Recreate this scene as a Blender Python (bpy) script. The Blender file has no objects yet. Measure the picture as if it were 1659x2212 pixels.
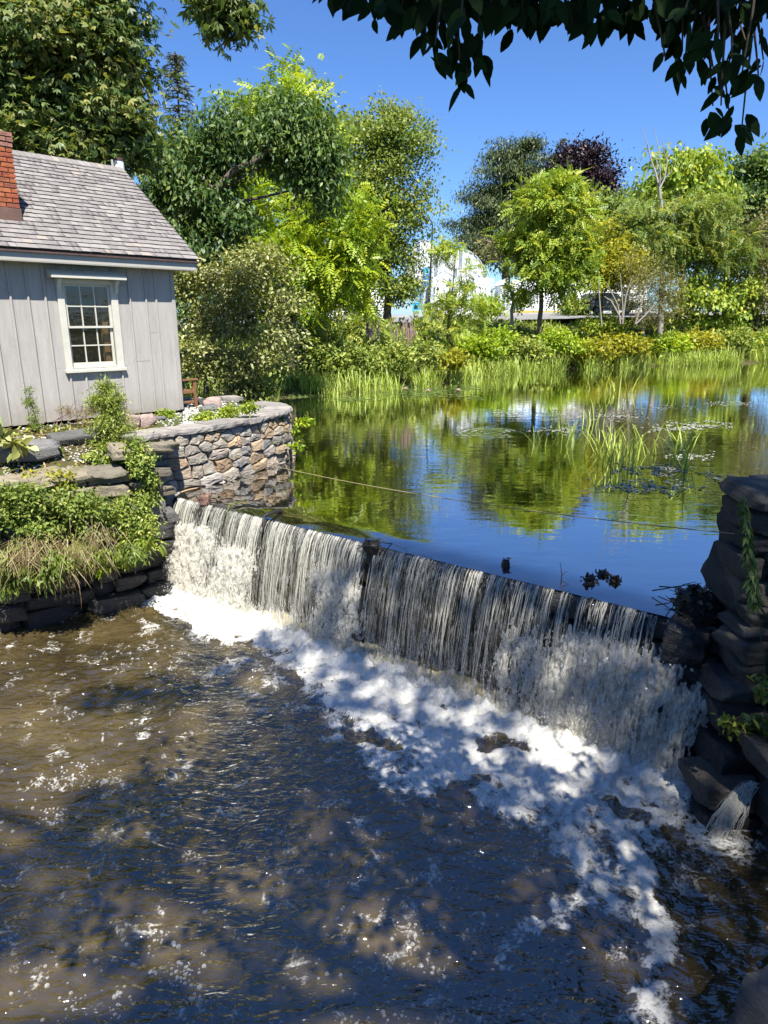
import bpy, bmesh, math, random
import numpy as np
from mathutils import Vector, Matrix

random.seed(7)
rng = np.random.default_rng(7)
scene = bpy.context.scene
col = scene.collection

# ------------------------------------------------------------------ camera
# picture coordinates below are those of the photograph at 1659 x 2212
PW, PH, FOC = 1659.0, 2212.0, 1450.0
PITCH, ROLL, CAMZ = 0.28396, -0.00553, 2.8
_f = np.array([0, math.cos(PITCH), -math.sin(PITCH)])
_r0 = np.array([1.0, 0, 0]); _d0 = np.array([0, -math.sin(PITCH), -math.cos(PITCH)])
_r = math.cos(ROLL) * _r0 + math.sin(ROLL) * _d0
_d = -math.sin(ROLL) * _r0 + math.cos(ROLL) * _d0
CAM = np.array([0, 0, CAMZ])
cam_data = bpy.data.cameras.new('camera')
cam_data.sensor_fit = 'VERTICAL'; cam_data.sensor_height = 36.0
cam_data.lens = 36.0 * FOC / PH
cam_data.clip_start = 0.05; cam_data.clip_end = 3000
cam = bpy.data.objects.new('camera', cam_data); col.objects.link(cam)
m = Matrix(((_r[0], -_d[0], -_f[0], 0), (_r[1], -_d[1], -_f[1], 0), (_r[2], -_d[2], -_f[2], CAMZ), (0, 0, 0, 1)))
cam.matrix_world = m
scene.camera = cam

# ------------------------------------------------------------------ sky and sun
SUN_EL, SUN_AZ = math.radians(60), math.radians(15)      # the sun stands behind the camera, a little to the right
S = np.array([math.sin(SUN_AZ) * math.cos(SUN_EL), -math.cos(SUN_AZ) * math.cos(SUN_EL), math.sin(SUN_EL)])
world = bpy.data.worlds.new('World'); scene.world = world; world.use_nodes = True
wt = world.node_tree; wt.nodes.clear()
sky = wt.nodes.new('ShaderNodeTexSky'); sky.sky_type = 'NISHITA'; sky.sun_disc = False
sky.sun_elevation = SUN_EL; sky.sun_rotation = math.atan2(S[0], S[1])
sky.air_density = 1.0; sky.dust_density = 0.25; sky.ozone_density = 2.2; sky.altitude = 100
tint = wt.nodes.new('ShaderNodeMix'); tint.data_type = 'RGBA'; tint.blend_type = 'MULTIPLY'
tint.inputs[0].default_value = 1.0; tint.inputs[7].default_value = (0.56, 0.82, 1.22, 1)
bg = wt.nodes.new('ShaderNodeBackground'); bg.inputs[1].default_value = 0.07
wo = wt.nodes.new('ShaderNodeOutputWorld')
wt.links.new(sky.outputs[0], tint.inputs[6]); wt.links.new(tint.outputs[2], bg.inputs[0]); wt.links.new(bg.outputs[0], wo.inputs[0])
sd = bpy.data.lights.new('sun', 'SUN'); sd.energy = 5.0; sd.angle = math.radians(0.53); sd.color = (1.0, 0.955, 0.88)
sun = bpy.data.objects.new('sun', sd); col.objects.link(sun)
sun.rotation_euler = Vector(tuple(S)).to_track_quat('Z', 'Y').to_euler(); sun.location = (2, -6, 20)
scene.view_settings.view_transform = 'Standard'; scene.view_settings.look = 'None'
scene.view_settings.exposure = 1.15; scene.view_settings.gamma = 1.0
scene.view_settings.use_curve_mapping = False
cy = scene.cycles
cy.use_denoising = True; cy.max_bounces = 8; cy.diffuse_bounces = 3; cy.glossy_bounces = 4
cy.transmission_bounces = 6; cy.transparent_max_bounces = 24
cy.caustics_reflective = False; cy.caustics_refractive = False; cy.sample_clamp_indirect = 6.0

# ------------------------------------------------------------------ helpers: picture point -> place
def ray(x, y): return _r * ((x - PW / 2) / FOC) + _d * ((y - PH / 2) / FOC) + _f
def Wz(x, y, z): d = ray(x, y); return CAM + d * ((z - CAMZ) / d[2])
def Wy(x, y, Y): d = ray(x, y); return CAM + d * (Y / d[1])
def proj(P):
    P = np.atleast_2d(np.asarray(P, float)) - CAM
    zc = P @ _f
    return np.stack([P @ _r / zc * FOC + PW / 2, P @ _d / zc * FOC + PH / 2, zc], -1)

# ------------------------------------------------------------------ helpers: noise
_perm = np.random.default_rng(3).permutation(256); _perm = np.concatenate([_perm, _perm, _perm])
_g3 = np.random.default_rng(4).normal(size=(256, 3)); _g3 /= np.linalg.norm(_g3, axis=1)[:, None]
def pn(x, y, z=0.0):
    x, y, z = np.broadcast_arrays(np.asarray(x, float), np.asarray(y, float), np.asarray(z, float))
    xi, yi, zi = np.floor(x).astype(int), np.floor(y).astype(int), np.floor(z).astype(int)
    xf, yf, zf = x - xi, y - yi, z - zi
    xi &= 255; yi &= 255; zi &= 255
    fu, fv, fw = (t * t * t * (t * (t * 6 - 15) + 10) for t in (xf, yf, zf))
    out = 0
    for dx in (0, 1):
        for dy in (0, 1):
            for dz in (0, 1):
                g = _g3[_perm[_perm[_perm[xi + dx] + yi + dy] + zi + dz]]
                dot = g[..., 0] * (xf - dx) + g[..., 1] * (yf - dy) + g[..., 2] * (zf - dz)
                out = out + dot * (fu if dx else 1 - fu) * (fv if dy else 1 - fv) * (fw if dz else 1 - fw)
    return out * 1.5
def fbm(x, y, z=0.0, o=4, lac=2.03, g=0.5):
    a, t, n = 1.0, 0.0, 0
    for i in range(o):
        t = t + a * pn(x, y, z); n += a; a *= g; x = x * lac + 5.3; y = y * lac + 1.7; z = z * lac + 3.1
    return t / n * 1.6
def sst(a, b, x): t = np.clip((x - a) / (b - a), 0, 1); return t * t * (3 - 2 * t)

# ------------------------------------------------------------------ helpers: objects
def link(o, parent=None):
    col.objects.link(o)
    if parent is not None: o.parent = parent
    return o
def tag(o, label=None, cat=None, group=None, kind=None):
    if label: o['label'] = label
    if cat: o['category'] = cat
    if group: o['group'] = group
    if kind: o['kind'] = kind
    return o
def empty(name, loc=(0, 0, 0), rz=0.0):
    o = bpy.data.objects.new(name, None); col.objects.link(o)
    o.empty_display_size = 0.1
    o.location = tuple(float(v) for v in loc); o.rotation_euler = (0, 0, rz); return o
def nmesh(name, V, F, attrs=None, smooth=False):
    """V (n,3); F (m,k) array of one face size or list of such arrays"""
    V = np.ascontiguousarray(V, dtype=np.float32)
    Fs = F if isinstance(F, list) else [F]
    Fs = [np.asarray(f, dtype=np.int32) for f in Fs if len(f)]
    me = bpy.data.meshes.new(name)
    nl = sum(f.size for f in Fs); nf = sum(len(f) for f in Fs)
    me.vertices.add(len(V)); me.vertices.foreach_set('co', V.ravel())
    me.loops.add(nl); me.loops.foreach_set('vertex_index', np.concatenate([f.ravel() for f in Fs]))
    st, k = [], 0
    for f in Fs:
        st.append(np.arange(len(f), dtype=np.int32) * f.shape[1] + k); k += f.size
    me.polygons.add(nf); me.polygons.foreach_set('loop_start', np.concatenate(st))
    if smooth: me.polygons.foreach_set('use_smooth', np.ones(nf, dtype=bool))
    for an, (dom, vals) in (attrs or {}).items():
        a = me.attributes.new(an, 'FLOAT', dom); a.data.foreach_set('value', np.ascontiguousarray(vals, dtype=np.float32))
    me.update(calc_edges=True)
    return me
def obj(name, me, mat=None, parent=None, off=None):
    o = bpy.data.objects.new(name, me)
    if mat is not None and len(me.materials) == 0: me.materials.append(mat)
    link(o, parent)
    return o
def local(V, root): return np.asarray(V) - np.array(root.location)

class MB:
    """collects simple solids into ONE mesh"""
    def __init__(s): s.v = []; s.f = []
    def add(s, V, F):
        k = len(s.v); s.v += [tuple(p) for p in V]; s.f += [tuple(i + k for i in q) for q in F]; return s
    def box(s, a, b, bev=0.0):
        (x0, y0, z0), (x1, y1, z1) = a, b
        return s.add([(x0, y0, z0), (x1, y0, z0), (x1, y1, z0), (x0, y1, z0), (x0, y0, z1), (x1, y0, z1), (x1, y1, z1), (x0, y1, z1)],
                     [(3, 2, 1, 0), (4, 5, 6, 7), (0, 1, 5, 4), (1, 2, 6, 5), (2, 3, 7, 6), (3, 0, 4, 7)])
    def prism(s, poly, axis, a, b):
        """poly: 2-D outline; axis: the axis it is extruded along"""
        n = len(poly)
        def p3(p, t): return {0: (t, p[0], p[1]), 1: (p[0], t, p[1]), 2: (p[0], p[1], t)}[axis]
        V = [p3(p, a) for p in poly] + [p3(p, b) for p in poly]
        F = [tuple(range(n))[::-1], tuple(range(n, 2 * n))] + [(i, (i + 1) % n, n + (i + 1) % n, n + i) for i in range(n)]
        return s.add(V, F)
    def tube(s, pts, rad, sides=6, cap=True):
        V, F = tube(pts, rad, sides)
        s.add(V, [tuple(q) for q in F])
        return s
    def lathe(s, prof, c=(0, 0, 0), n=16):
        V = [(c[0] + r * math.cos(2 * math.pi * i / n), c[1] + r * math.sin(2 * math.pi * i / n), c[2] + z) for r, z in prof for i in range(n)]
        F = [(j * n + i, j * n + (i + 1) % n, (j + 1) * n + (i + 1) % n, (j + 1) * n + i) for j in range(len(prof) - 1) for i in range(n)]
        F += [tuple(range(n))[::-1], tuple((len(prof) - 1) * n + i for i in range(n))]
        return s.add(V, F)
    def mesh(s, name, bev=0.0, smooth=False):
        me = bpy.data.meshes.new(name); me.from_pydata([tuple(float(c) for c in p) for p in s.v], [], s.f); 
        bm = bmesh.new(); bm.from_mesh(me)
        bmesh.ops.recalc_face_normals(bm, faces=bm.faces[:])
        if bev > 0:
            bmesh.ops.bevel(bm, geom=[e for e in bm.edges if len(e.link_faces) == 2 and e.calc_face_angle(0) > 0.5], offset=bev, segments=1, affect='EDGES', profile=0.5)
        bm.to_mesh(me); bm.free()
        if smooth:
            for p in me.polygons: p.use_smooth = True
        return me
    def build(s, name, mat, parent=None, bev=0.0, smooth=False): return obj(name, s.mesh(name, bev, smooth), mat, parent)

def tube(pts, rad, sides=6):
    P = np.asarray(pts, float); n = len(P)
    R = np.full(n, rad) if np.isscalar(rad) else np.asarray(rad, float)
    T = np.gradient(P, axis=0); T /= np.linalg.norm(T, axis=1)[:, None] + 1e-9
    ref = np.array([0.31, 0.17, 0.93]) if abs(T[0, 2]) < 0.8 else np.array([0.93, 0.2, 0.1])
    X = np.cross(T, ref); X /= np.linalg.norm(X, axis=1)[:, None] + 1e-9
    Y = np.cross(T, X)
    a = np.arange(sides) * 2 * math.pi / sides
    V = (P[:, None] + R[:, None, None] * (np.cos(a)[None, :, None] * X[:, None] + np.sin(a)[None, :, None] * Y[:, None])).reshape(-1, 3)
    i = np.arange(sides); j = (i + 1) % sides
    F = np.concatenate([np.stack([k * sides + i, k * sides + j, (k + 1) * sides + j, (k + 1) * sides + i], -1) for k in range(n - 1)])
    return V, F
def tubes(lines, sides=6):
    Vs, Fs, k = [], [], 0
    for pts, rad in lines:
        V, F = tube(pts, rad, sides); Vs.append(V); Fs.append(F + k); k += len(V)
    return np.concatenate(Vs), np.concatenate(Fs)
def unit(v): return v / (np.linalg.norm(v, axis=-1, keepdims=True) + 1e-9)

# ------------------------------------------------------------------ helpers: materials
def newmat(name):
    mt = bpy.data.materials.new(name); mt.use_nodes = True
    nt = mt.node_tree; nt.nodes.clear()
    out = nt.nodes.new('ShaderNodeOutputMaterial')
    return mt, nt, out
def N(nt, t, **kw):
    n = nt.nodes.new(t)
    for k, v in kw.items():
        if k.startswith('i_'): n.inputs[k[2:].replace('_', ' ')].default_value = v
        else: setattr(n, k, v)
    return n
def ramp(nt, fac, stops):
    r = nt.nodes.new('ShaderNodeValToRGB'); e = r.color_ramp.elements
    while len(e) < len(stops): e.new(0.5)
    for el, (p, c) in zip(e, stops): el.position = p; el.color = (*c, 1) if len(c) == 3 else c
    nt.links.new(fac, r.inputs[0]); return r
def math_n(nt, op, a, b=None, c=None, clamp=False):
    n = nt.nodes.new('ShaderNodeMath'); n.operation = op; n.use_clamp = clamp
    for i, v in enumerate((a, b, c)):
        if v is None: continue
        if hasattr(v, 'is_linked') or hasattr(v, 'links'): nt.links.new(v, n.inputs[i])
        else: n.inputs[i].default_value = v
    return n.outputs[0]
def mixc(nt, fac, a, b, blend='MIX'):
    n = nt.nodes.new('ShaderNodeMix'); n.data_type = 'RGBA'; n.blend_type = blend
    for i, v in ((0, fac), (6, a), (7, b)):
        if hasattr(v, 'links'): nt.links.new(v, n.inputs[i])
        elif i == 0: n.inputs[0].default_value = v
        else: n.inputs[i].default_value = (*v, 1) if len(v) == 3 else v
    return n.outputs[2]
def rnd_val(nt):
    """a random number per object, plus the per-face number of a joined mesh"""
    oi = nt.nodes.new('ShaderNodeObjectInfo'); at = nt.nodes.new('ShaderNodeAttribute'); at.attribute_name = 'rnd'
    return math_n(nt, 'FRACT', math_n(nt, 'ADD', oi.outputs['Random'], at.outputs['Fac']))
def noise(nt, scale, detail=5, rough=0.55, vec=None, dist=0.0, typ='FBM'):
    n = nt.nodes.new('ShaderNodeTexNoise'); n.noise_type = typ
    n.inputs['Scale'].default_value = scale; n.inputs['Detail'].default_value = detail; n.inputs['Roughness'].default_value = rough
    n.inputs['Distortion'].default_value = dist
    if vec is not None: nt.links.new(vec, n.inputs['Vector'])
    return n.outputs['Fac']
def coords(nt, kind='Object', scale=(1, 1, 1), rot=(0, 0, 0), seed=False):
    tc = nt.nodes.new('ShaderNodeTexCoord'); mp = nt.nodes.new('ShaderNodeMapping')
    mp.inputs['Scale'].default_value = scale; mp.inputs['Rotation'].default_value = rot
    nt.links.new(tc.outputs[kind], mp.inputs[0])
    if seed:
        oi = nt.nodes.new('ShaderNodeObjectInfo'); ml = nt.nodes.new('ShaderNodeVectorMath'); ml.operation = 'SCALE'
        ml.inputs[0].default_value = (37.0, 91.0, 53.0); nt.links.new(oi.outputs['Random'], ml.inputs['Scale'])
        nt.links.new(ml.outputs[0], mp.inputs['Location'])
    return mp.outputs[0]
def bump(nt, h, strength=0.4, dist=0.02, normal=None):
    b = nt.nodes.new('ShaderNodeBump'); b.inputs['Strength'].default_value = strength; b.inputs['Distance'].default_value = dist
    nt.links.new(h, b.inputs['Height'])
    if normal is not None: nt.links.new(normal, b.inputs['Normal'])
    return b.outputs[0]
def pbsdf(nt, colour, rough=0.7, normal=None, spec=0.3, **kw):
    p = nt.nodes.new('ShaderNodeBsdfPrincipled')
    if hasattr(colour, 'links'): nt.links.new(colour, p.inputs['Base Color'])
    else: p.inputs['Base Color'].default_value = (*colour, 1)
    if hasattr(rough, 'links'): nt.links.new(rough, p.inputs['Roughness'])
    else: p.inputs['Roughness'].default_value = rough
    p.inputs['Specular IOR Level'].default_value = spec
    for k, v in kw.items(): p.inputs[k.replace('_', ' ')].default_value = v
    if normal is not None: nt.links.new(normal, p.inputs['Normal'])
    return p
def simple(name, c1, c2=None, scale=6, rough=0.7, bstr=0.25, bdist=0.01, spec=0.3, sc=(1, 1, 1), vary=0.0, metal=0.0, kind='Object', fine=60):
    mt, nt, out = newmat(name)
    vec = coords(nt, kind, sc, seed=True)
    a = noise(nt, scale, 6, 0.6, vec); b = noise(nt, fine, 3, 0.6, vec)
    f = math_n(nt, 'ADD', math_n(nt, 'MULTIPLY', a, 0.75), math_n(nt, 'MULTIPLY', b, 0.25))
    r = ramp(nt, f, [(0.32, c1), (0.68, c2 or c1)])
    colr = r.outputs[0]
    if vary:
        v = rnd_val(nt)
        br = math_n(nt, 'ADD', math_n(nt, 'MULTIPLY', v, 2 * vary), 1 - vary)
        cmb = nt.nodes.new('ShaderNodeCombineColor')
        for i in range(3): nt.links.new(br, cmb.inputs[i])
        colr = mixc(nt, 1.0, colr, cmb.outputs[0], 'MULTIPLY')
    p = pbsdf(nt, colr, rough, bump(nt, f, bstr, bdist), spec)
    p.inputs['Metallic'].default_value = metal
    nt.links.new(p.outputs[0], out.inputs[0])
    return mt
def stone_mat(name, stops, scale=5, rough=0.85, bstr=0.6, wet=0.0, lichen=None):
    """colour differs from stone to stone, with veins, blotches and grit"""
    mt, nt, out = newmat(name)
    vec = coords(nt, 'Object', seed=True)
    v = rnd_val(nt)
    base = ramp(nt, v, stops); base.color_ramp.interpolation = 'LINEAR'
    a = noise(nt, scale, 8, 0.65, vec, 0.6); b = noise(nt, scale * 9, 5, 0.7, vec)
    f = math_n(nt, 'ADD', math_n(nt, 'MULTIPLY', a, 0.6), math_n(nt, 'MULTIPLY', b, 0.4))
    sh = ramp(nt, f, [(0.3, (0.45, 0.42, 0.4)), (0.5, (0.95, 0.95, 0.95)), (0.72, (1.35, 1.3, 1.2))])
    c = mixc(nt, 1.0, base.outputs[0], sh.outputs[0], 'MULTIPLY')
    if lichen:
        l = noise(nt, scale * 0.8, 6, 0.7, coords(nt, 'Object', (1, 1, 1), (1, 2, 3), seed=True))
        lm = ramp(nt, l, [(0.56, (0, 0, 0)), (0.66, (1, 1, 1))])
        c = mixc(nt, math_n(nt, 'MULTIPLY', lm.outputs[0], lichen[1]), c, lichen[0])
    st = noise(nt, scale * 1.6, 6, 0.7, coords(nt, 'Object', (1, 1, 5), (0.2, 0.1, 0), seed=True))
    vo = nt.nodes.new('ShaderNodeTexVoronoi'); vo.feature = 'DISTANCE_TO_EDGE'; vo.inputs['Scale'].default_value = scale * 0.8
    wv = nt.nodes.new('ShaderNodeVectorMath'); wv.operation = 'MULTIPLY_ADD'; wv.inputs[1].default_value = (.5, .5, .5)
    nz = nt.nodes.new('ShaderNodeTexNoise'); nz.inputs['Scale'].default_value = scale; nz.inputs['Detail'].default_value = 5
    nt.links.new(vec, nz.inputs['Vector']); nt.links.new(nz.outputs['Color'], wv.inputs[0]); nt.links.new(vec, wv.inputs[2]); nt.links.new(wv.outputs[0], vo.inputs['Vector'])
    crack = math_n(nt, 'MULTIPLY', vo.outputs['Distance'], 9.0, clamp=True)
    h = math_n(nt, 'ADD', math_n(nt, 'ADD', f, math_n(nt, 'MULTIPLY', st, 0.7)), math_n(nt, 'MULTIPLY', crack, 0.12))
    p = pbsdf(nt, c, rough, bump(nt, h, min(1.0, bstr * 1.5), 0.045), 0.3 + wet)
    nt.links.new(p.outputs[0], out.inputs[0]); return mt
def leaf_mat(name, dark, mid, light, rough=0.45, trans=0.4, spec=0.35):
    mt, nt, out = newmat(name)
    at = nt.nodes.new('ShaderNodeAttribute'); at.attribute_name = 'rnd'
    oi = nt.nodes.new('ShaderNodeObjectInfo')
    vv = math_n(nt, 'ADD', at.outputs['Fac'], math_n(nt, 'MULTIPLY', math_n(nt, 'SUBTRACT', oi.outputs['Random'], 0.5), 0.12))
    r = ramp(nt, vv, [(0.1, dark), (0.5, mid), (0.92, light)])
    p = pbsdf(nt, r.outputs[0], rough, None, spec)
    t = nt.nodes.new('ShaderNodeBsdfTranslucent')
    tc = mixc(nt, 1.0, r.outputs[0], (1.25, 1.15, 0.5), 'MULTIPLY'); nt.links.new(tc, t.inputs[0])
    mx = nt.nodes.new('ShaderNodeMixShader'); mx.inputs[0].default_value = trans
    nt.links.new(p.outputs[0], mx.inputs[1]); nt.links.new(t.outputs[0], mx.inputs[2])
    nt.links.new(mx.outputs[0], out.inputs[0]); return mt

# ------------------------------------------------------------------ layout of the place
POOLZ = -1.55
CL, CR = Wz(385, 1068, 0), Wz(1440, 1322, 0)          # ends of the dam crest, at pond level
CREST = float(np.linalg.norm(CR - CL)); CU = (CR - CL) / CREST
CN = np.array([-CU[1], CU[0], 0.0]); CN = CN if CN[1] < 0 else -CN      # from the crest towards the lower pool
def crest(s, out=0.0, z=0.0):
    s, out, z = np.broadcast_arrays(np.asarray(s, float), np.asarray(out, float), np.asarray(z, float))
    return CL + CU * s[..., None] + CN * out[..., None] + np.array([0, 0, 1.0]) * z[..., None]
def s_of(px, py): return float((Wz(px, py, 0) - CL) @ CU)

BANKX = np.array([-80, -30, -12, -6, -3.7, 0.3, 6.3, 12.5, 24.7, 60, 120.0])
BANKY = np.array([15, 15, 15.5, 17.0, 23.4, 26.4, 34.8, 39.4, 44.3, 52, 60.0])
CAPX = [(305, 942), (360, 932), (420, 925), (480, 916), (540, 905), (590, 893), (620, 886.5), (628, 880), (622, 874), (600, 869), (560, 866)]
cap_pts = np.array([Wz(x, y, 1.0)[:2] for x, y in CAPX])
_tb = np.array([cap_pts[-1] + [-1.2, 0.9]])
terrace_poly = np.concatenate([cap_pts, _tb, [[-6.5, 17.0], [-16, 17], [-16, 9.5], [-6.2, 9.6]]])
def inside(poly, x, y):
    r = np.zeros(np.shape(x), bool); n = len(poly)
    for i in range(n):
        (x0, y0), (x1, y1) = poly[i], poly[(i + 1) % n]
        c = ((y0 > y) != (y1 > y)) & (x < (x1 - x0) * (y - y0) / (y1 - y0 + 1e-12) + x0)
        r ^= c
    return r
# the wall that holds the left bank above the lower pool
LW = np.array([[-3.42, 10.25], [-4.3, 9.55], [-5.4, 8.72], [-7.2, 7.4], [-9.5, 5.5], [-12, 2.5]])
left_bank_poly = np.array([[-3.55, 10.7], [-4.35, 9.75], [-5.5, 8.92], [-7.3, 7.6], [-9.6, 5.7], [-12.2, 2.4], [-60, 2.4], [-60, 17], [-5, 17], [-3.9, 10.9]])
right_bank_poly = np.array([[3.35, 5.75], [3.75, 4.9], [3.65, 3.8], [3.3, 2.6], [2.2, 1.2], [1.0, 0.4], [-3, 0.2], [-7, -1.5], [-12.2, 2.2], [-60, 2.2], [-60, -60], [90, -60], [90, 55], [62, 49], [30, 36], [12, 18], [6.2, 9.5], [3.6, 6.3]])
def upper_z(x, y): return 2.36 + 0.035 * np.clip(np.asarray(y) - 48, -20, 14) + 0.016 * np.clip(x, -30, 40)
def ground_z(x, y):
    x = np.asarray(x, float); y = np.asarray(y, float)
    d = y - np.interp(x, BANKX, BANKY) + 0.5 * pn(x * 0.35, y * 0.35, 2.0)
    far = np.interp(d, [-6, -1.5, 0, 0.7, 3, 7, 12, 16, 60], [-1.4, -0.6, -0.06, 0.12, 0.5, 1.3, 2.3, 3.4, 9])
    far = far + sst(0.5, 5, d) * 0.16 * fbm(x * 0.5, y * 0.5, 1.0, 3) * sst(47, 43, y)
    far = np.minimum(far, upper_z(x, y))
    behind = ((np.stack([x, y], -1) - CL[:2]) @ CN[:2]) < -0.05
    z = np.where(behind, far, -2.3)
    lb = inside(left_bank_poly, x, y)
    # the left bank falls from the cottage to the lip of its wall
    lip = np.array([np.interp(xx, [-12, -5.5, -3.5], [0.85, 0.55, 0.5]) for xx in np.ravel(x)]).reshape(x.shape)
    dd = (x - LW[0, 0]) * (-0.60) + (y - LW[0, 1]) * 0.80                # distance behind the wall line
    slope = lip + (0.96 - lip) * sst(0.2, 2.0, dd) + 0.05 * fbm(x * 1.4, y * 1.4, 4.0, 3)
    z = np.where(lb, slope, z)
    tp = inside(terrace_poly, x, y)
    wt_ = np.maximum(sst(0.3, 1.6, dd), sst(-4.3, -3.8, x)); z = np.where(tp, slope + (0.93 + 0.015 * pn(x * 2, y * 2, 7.0) - slope) * wt_, z)
    rb = inside(right_bank_poly, x, y)
    z = np.where(rb, 1.0 + 0.15 * fbm(x * 0.4, y * 0.4, 9.0, 3), z)
    return z

# ------------------------------------------------------------------ materials
M = {}
def ground_mat():
    mt, nt, out = newmat('soil_and_turf')
    vec = coords(nt, 'Object')
    a = noise(nt, 0.5, 7, 0.6, vec); b = noise(nt, 14, 6, 0.7, vec)
    f = math_n(nt, 'ADD', math_n(nt, 'MULTIPLY', a, 0.6), math_n(nt, 'MULTIPLY', b, 0.4))
    r = ramp(nt, f, [(0.3, (0.035, 0.026, 0.014)), (0.47, (0.075, 0.062, 0.028)), (0.56, (0.06, 0.085, 0.02)), (0.75, (0.10, 0.125, 0.035))])
    p = pbsdf(nt, r.outputs[0], 0.95, bump(nt, f, 0.8, 0.05), 0.1)
    nt.links.new(p.outputs[0], out.inputs[0]); return mt
M['ground'] = ground_mat()
M['asphalt'] = simple('worn_asphalt', (0.16, 0.155, 0.15), (0.24, 0.235, 0.23), 2.0, 0.9, 0.2)
M['kerb'] = simple('granite_kerb', (0.34, 0.33, 0.32), (0.46, 0.45, 0.43), 5, 0.9)
M['yellow_paint'] = simple('yellow_paint', (0.45, 0.36, 0.05), (0.55, 0.43, 0.08), 5, 0.8)

def pond_mat():
    mt, nt, out = newmat('pond_water')
    tc = nt.nodes.new('ShaderNodeTexCoord'); mp = nt.nodes.new('ShaderNodeMapping')
    nt.links.new(tc.outputs['Object'], mp.inputs[0]); mp.inputs['Scale'].default_value = (1.1, 2.6, 1.0)
    n1 = noise(nt, 1.6, 2, 0.5, mp.outputs[0]); n2 = noise(nt, 9.0, 2, 0.5, mp.outputs[0])
    # calm and ruffled patches
    big = noise(nt, 0.22, 2, 0.5, tc.outputs['Object'])
    ruff = ramp(nt, big, [(0.42, (0.35, 0.35, 0.35)), (0.62, (1, 1, 1))])
    # rings spreading from one point
    c = Wz(1065, 935, 0)
    sub = nt.nodes.new('ShaderNodeVectorMath'); sub.operation = 'DISTANCE'; sub.inputs[1].default_value = (c[0], c[1], 0)
    nt.links.new(tc.outputs['Object'], sub.inputs[0]); dist = sub.outputs['Value']
    w = math_n(nt, 'SINE', math_n(nt, 'MULTIPLY', dist, 30.0))
    fall = math_n(nt, 'SUBTRACT', 1.0, math_n(nt, 'MULTIPLY', dist, 0.95), clamp=True)
    w = math_n(nt, 'MULTIPLY', math_n(nt, 'MULTIPLY', w, fall), 0.5)
    h = math_n(nt, 'ADD', math_n(nt, 'MULTIPLY', n1, 1.0), math_n(nt, 'MULTIPLY', n2, 0.10))
    h = math_n(nt, 'ADD', math_n(nt, 'MULTIPLY', h, ruff.outputs[0]), w)
    nrm = bump(nt, h, 0.32, 0.018)
    body = ramp(nt, noise(nt, 0.3, 3, 0.5, tc.outputs['Object']), [(0.35, (0.012, 0.010, 0.003)), (0.7, (0.022, 0.017, 0.005))])
    df = nt.nodes.new('ShaderNodeBsdfDiffuse'); nt.links.new(body.outputs[0], df.inputs[0])
    gl = nt.nodes.new('ShaderNodeBsdfGlossy'); gl.inputs['Roughness'].default_value = 0.025; gl.inputs[0].default_value = (1, 1, 1, 1)
    nt.links.new(nrm, gl.inputs['Normal'])
    fr = nt.nodes.new('ShaderNodeFresnel'); fr.inputs[0].default_value = 2.0; nt.links.new(nrm, fr.inputs['Normal'])
    fac = math_n(nt, 'ADD', math_n(nt, 'MULTIPLY', fr.outputs[0], 1.1), 0.36, clamp=True)
    mx = nt.nodes.new('ShaderNodeMixShader'); nt.links.new(fac, mx.inputs[0])
    nt.links.new(df.outputs[0], mx.inputs[1]); nt.links.new(gl.outputs[0], mx.inputs[2])
    nt.links.new(mx.outputs[0], out.inputs[0]); return mt
M['pond'] = pond_mat()

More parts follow.
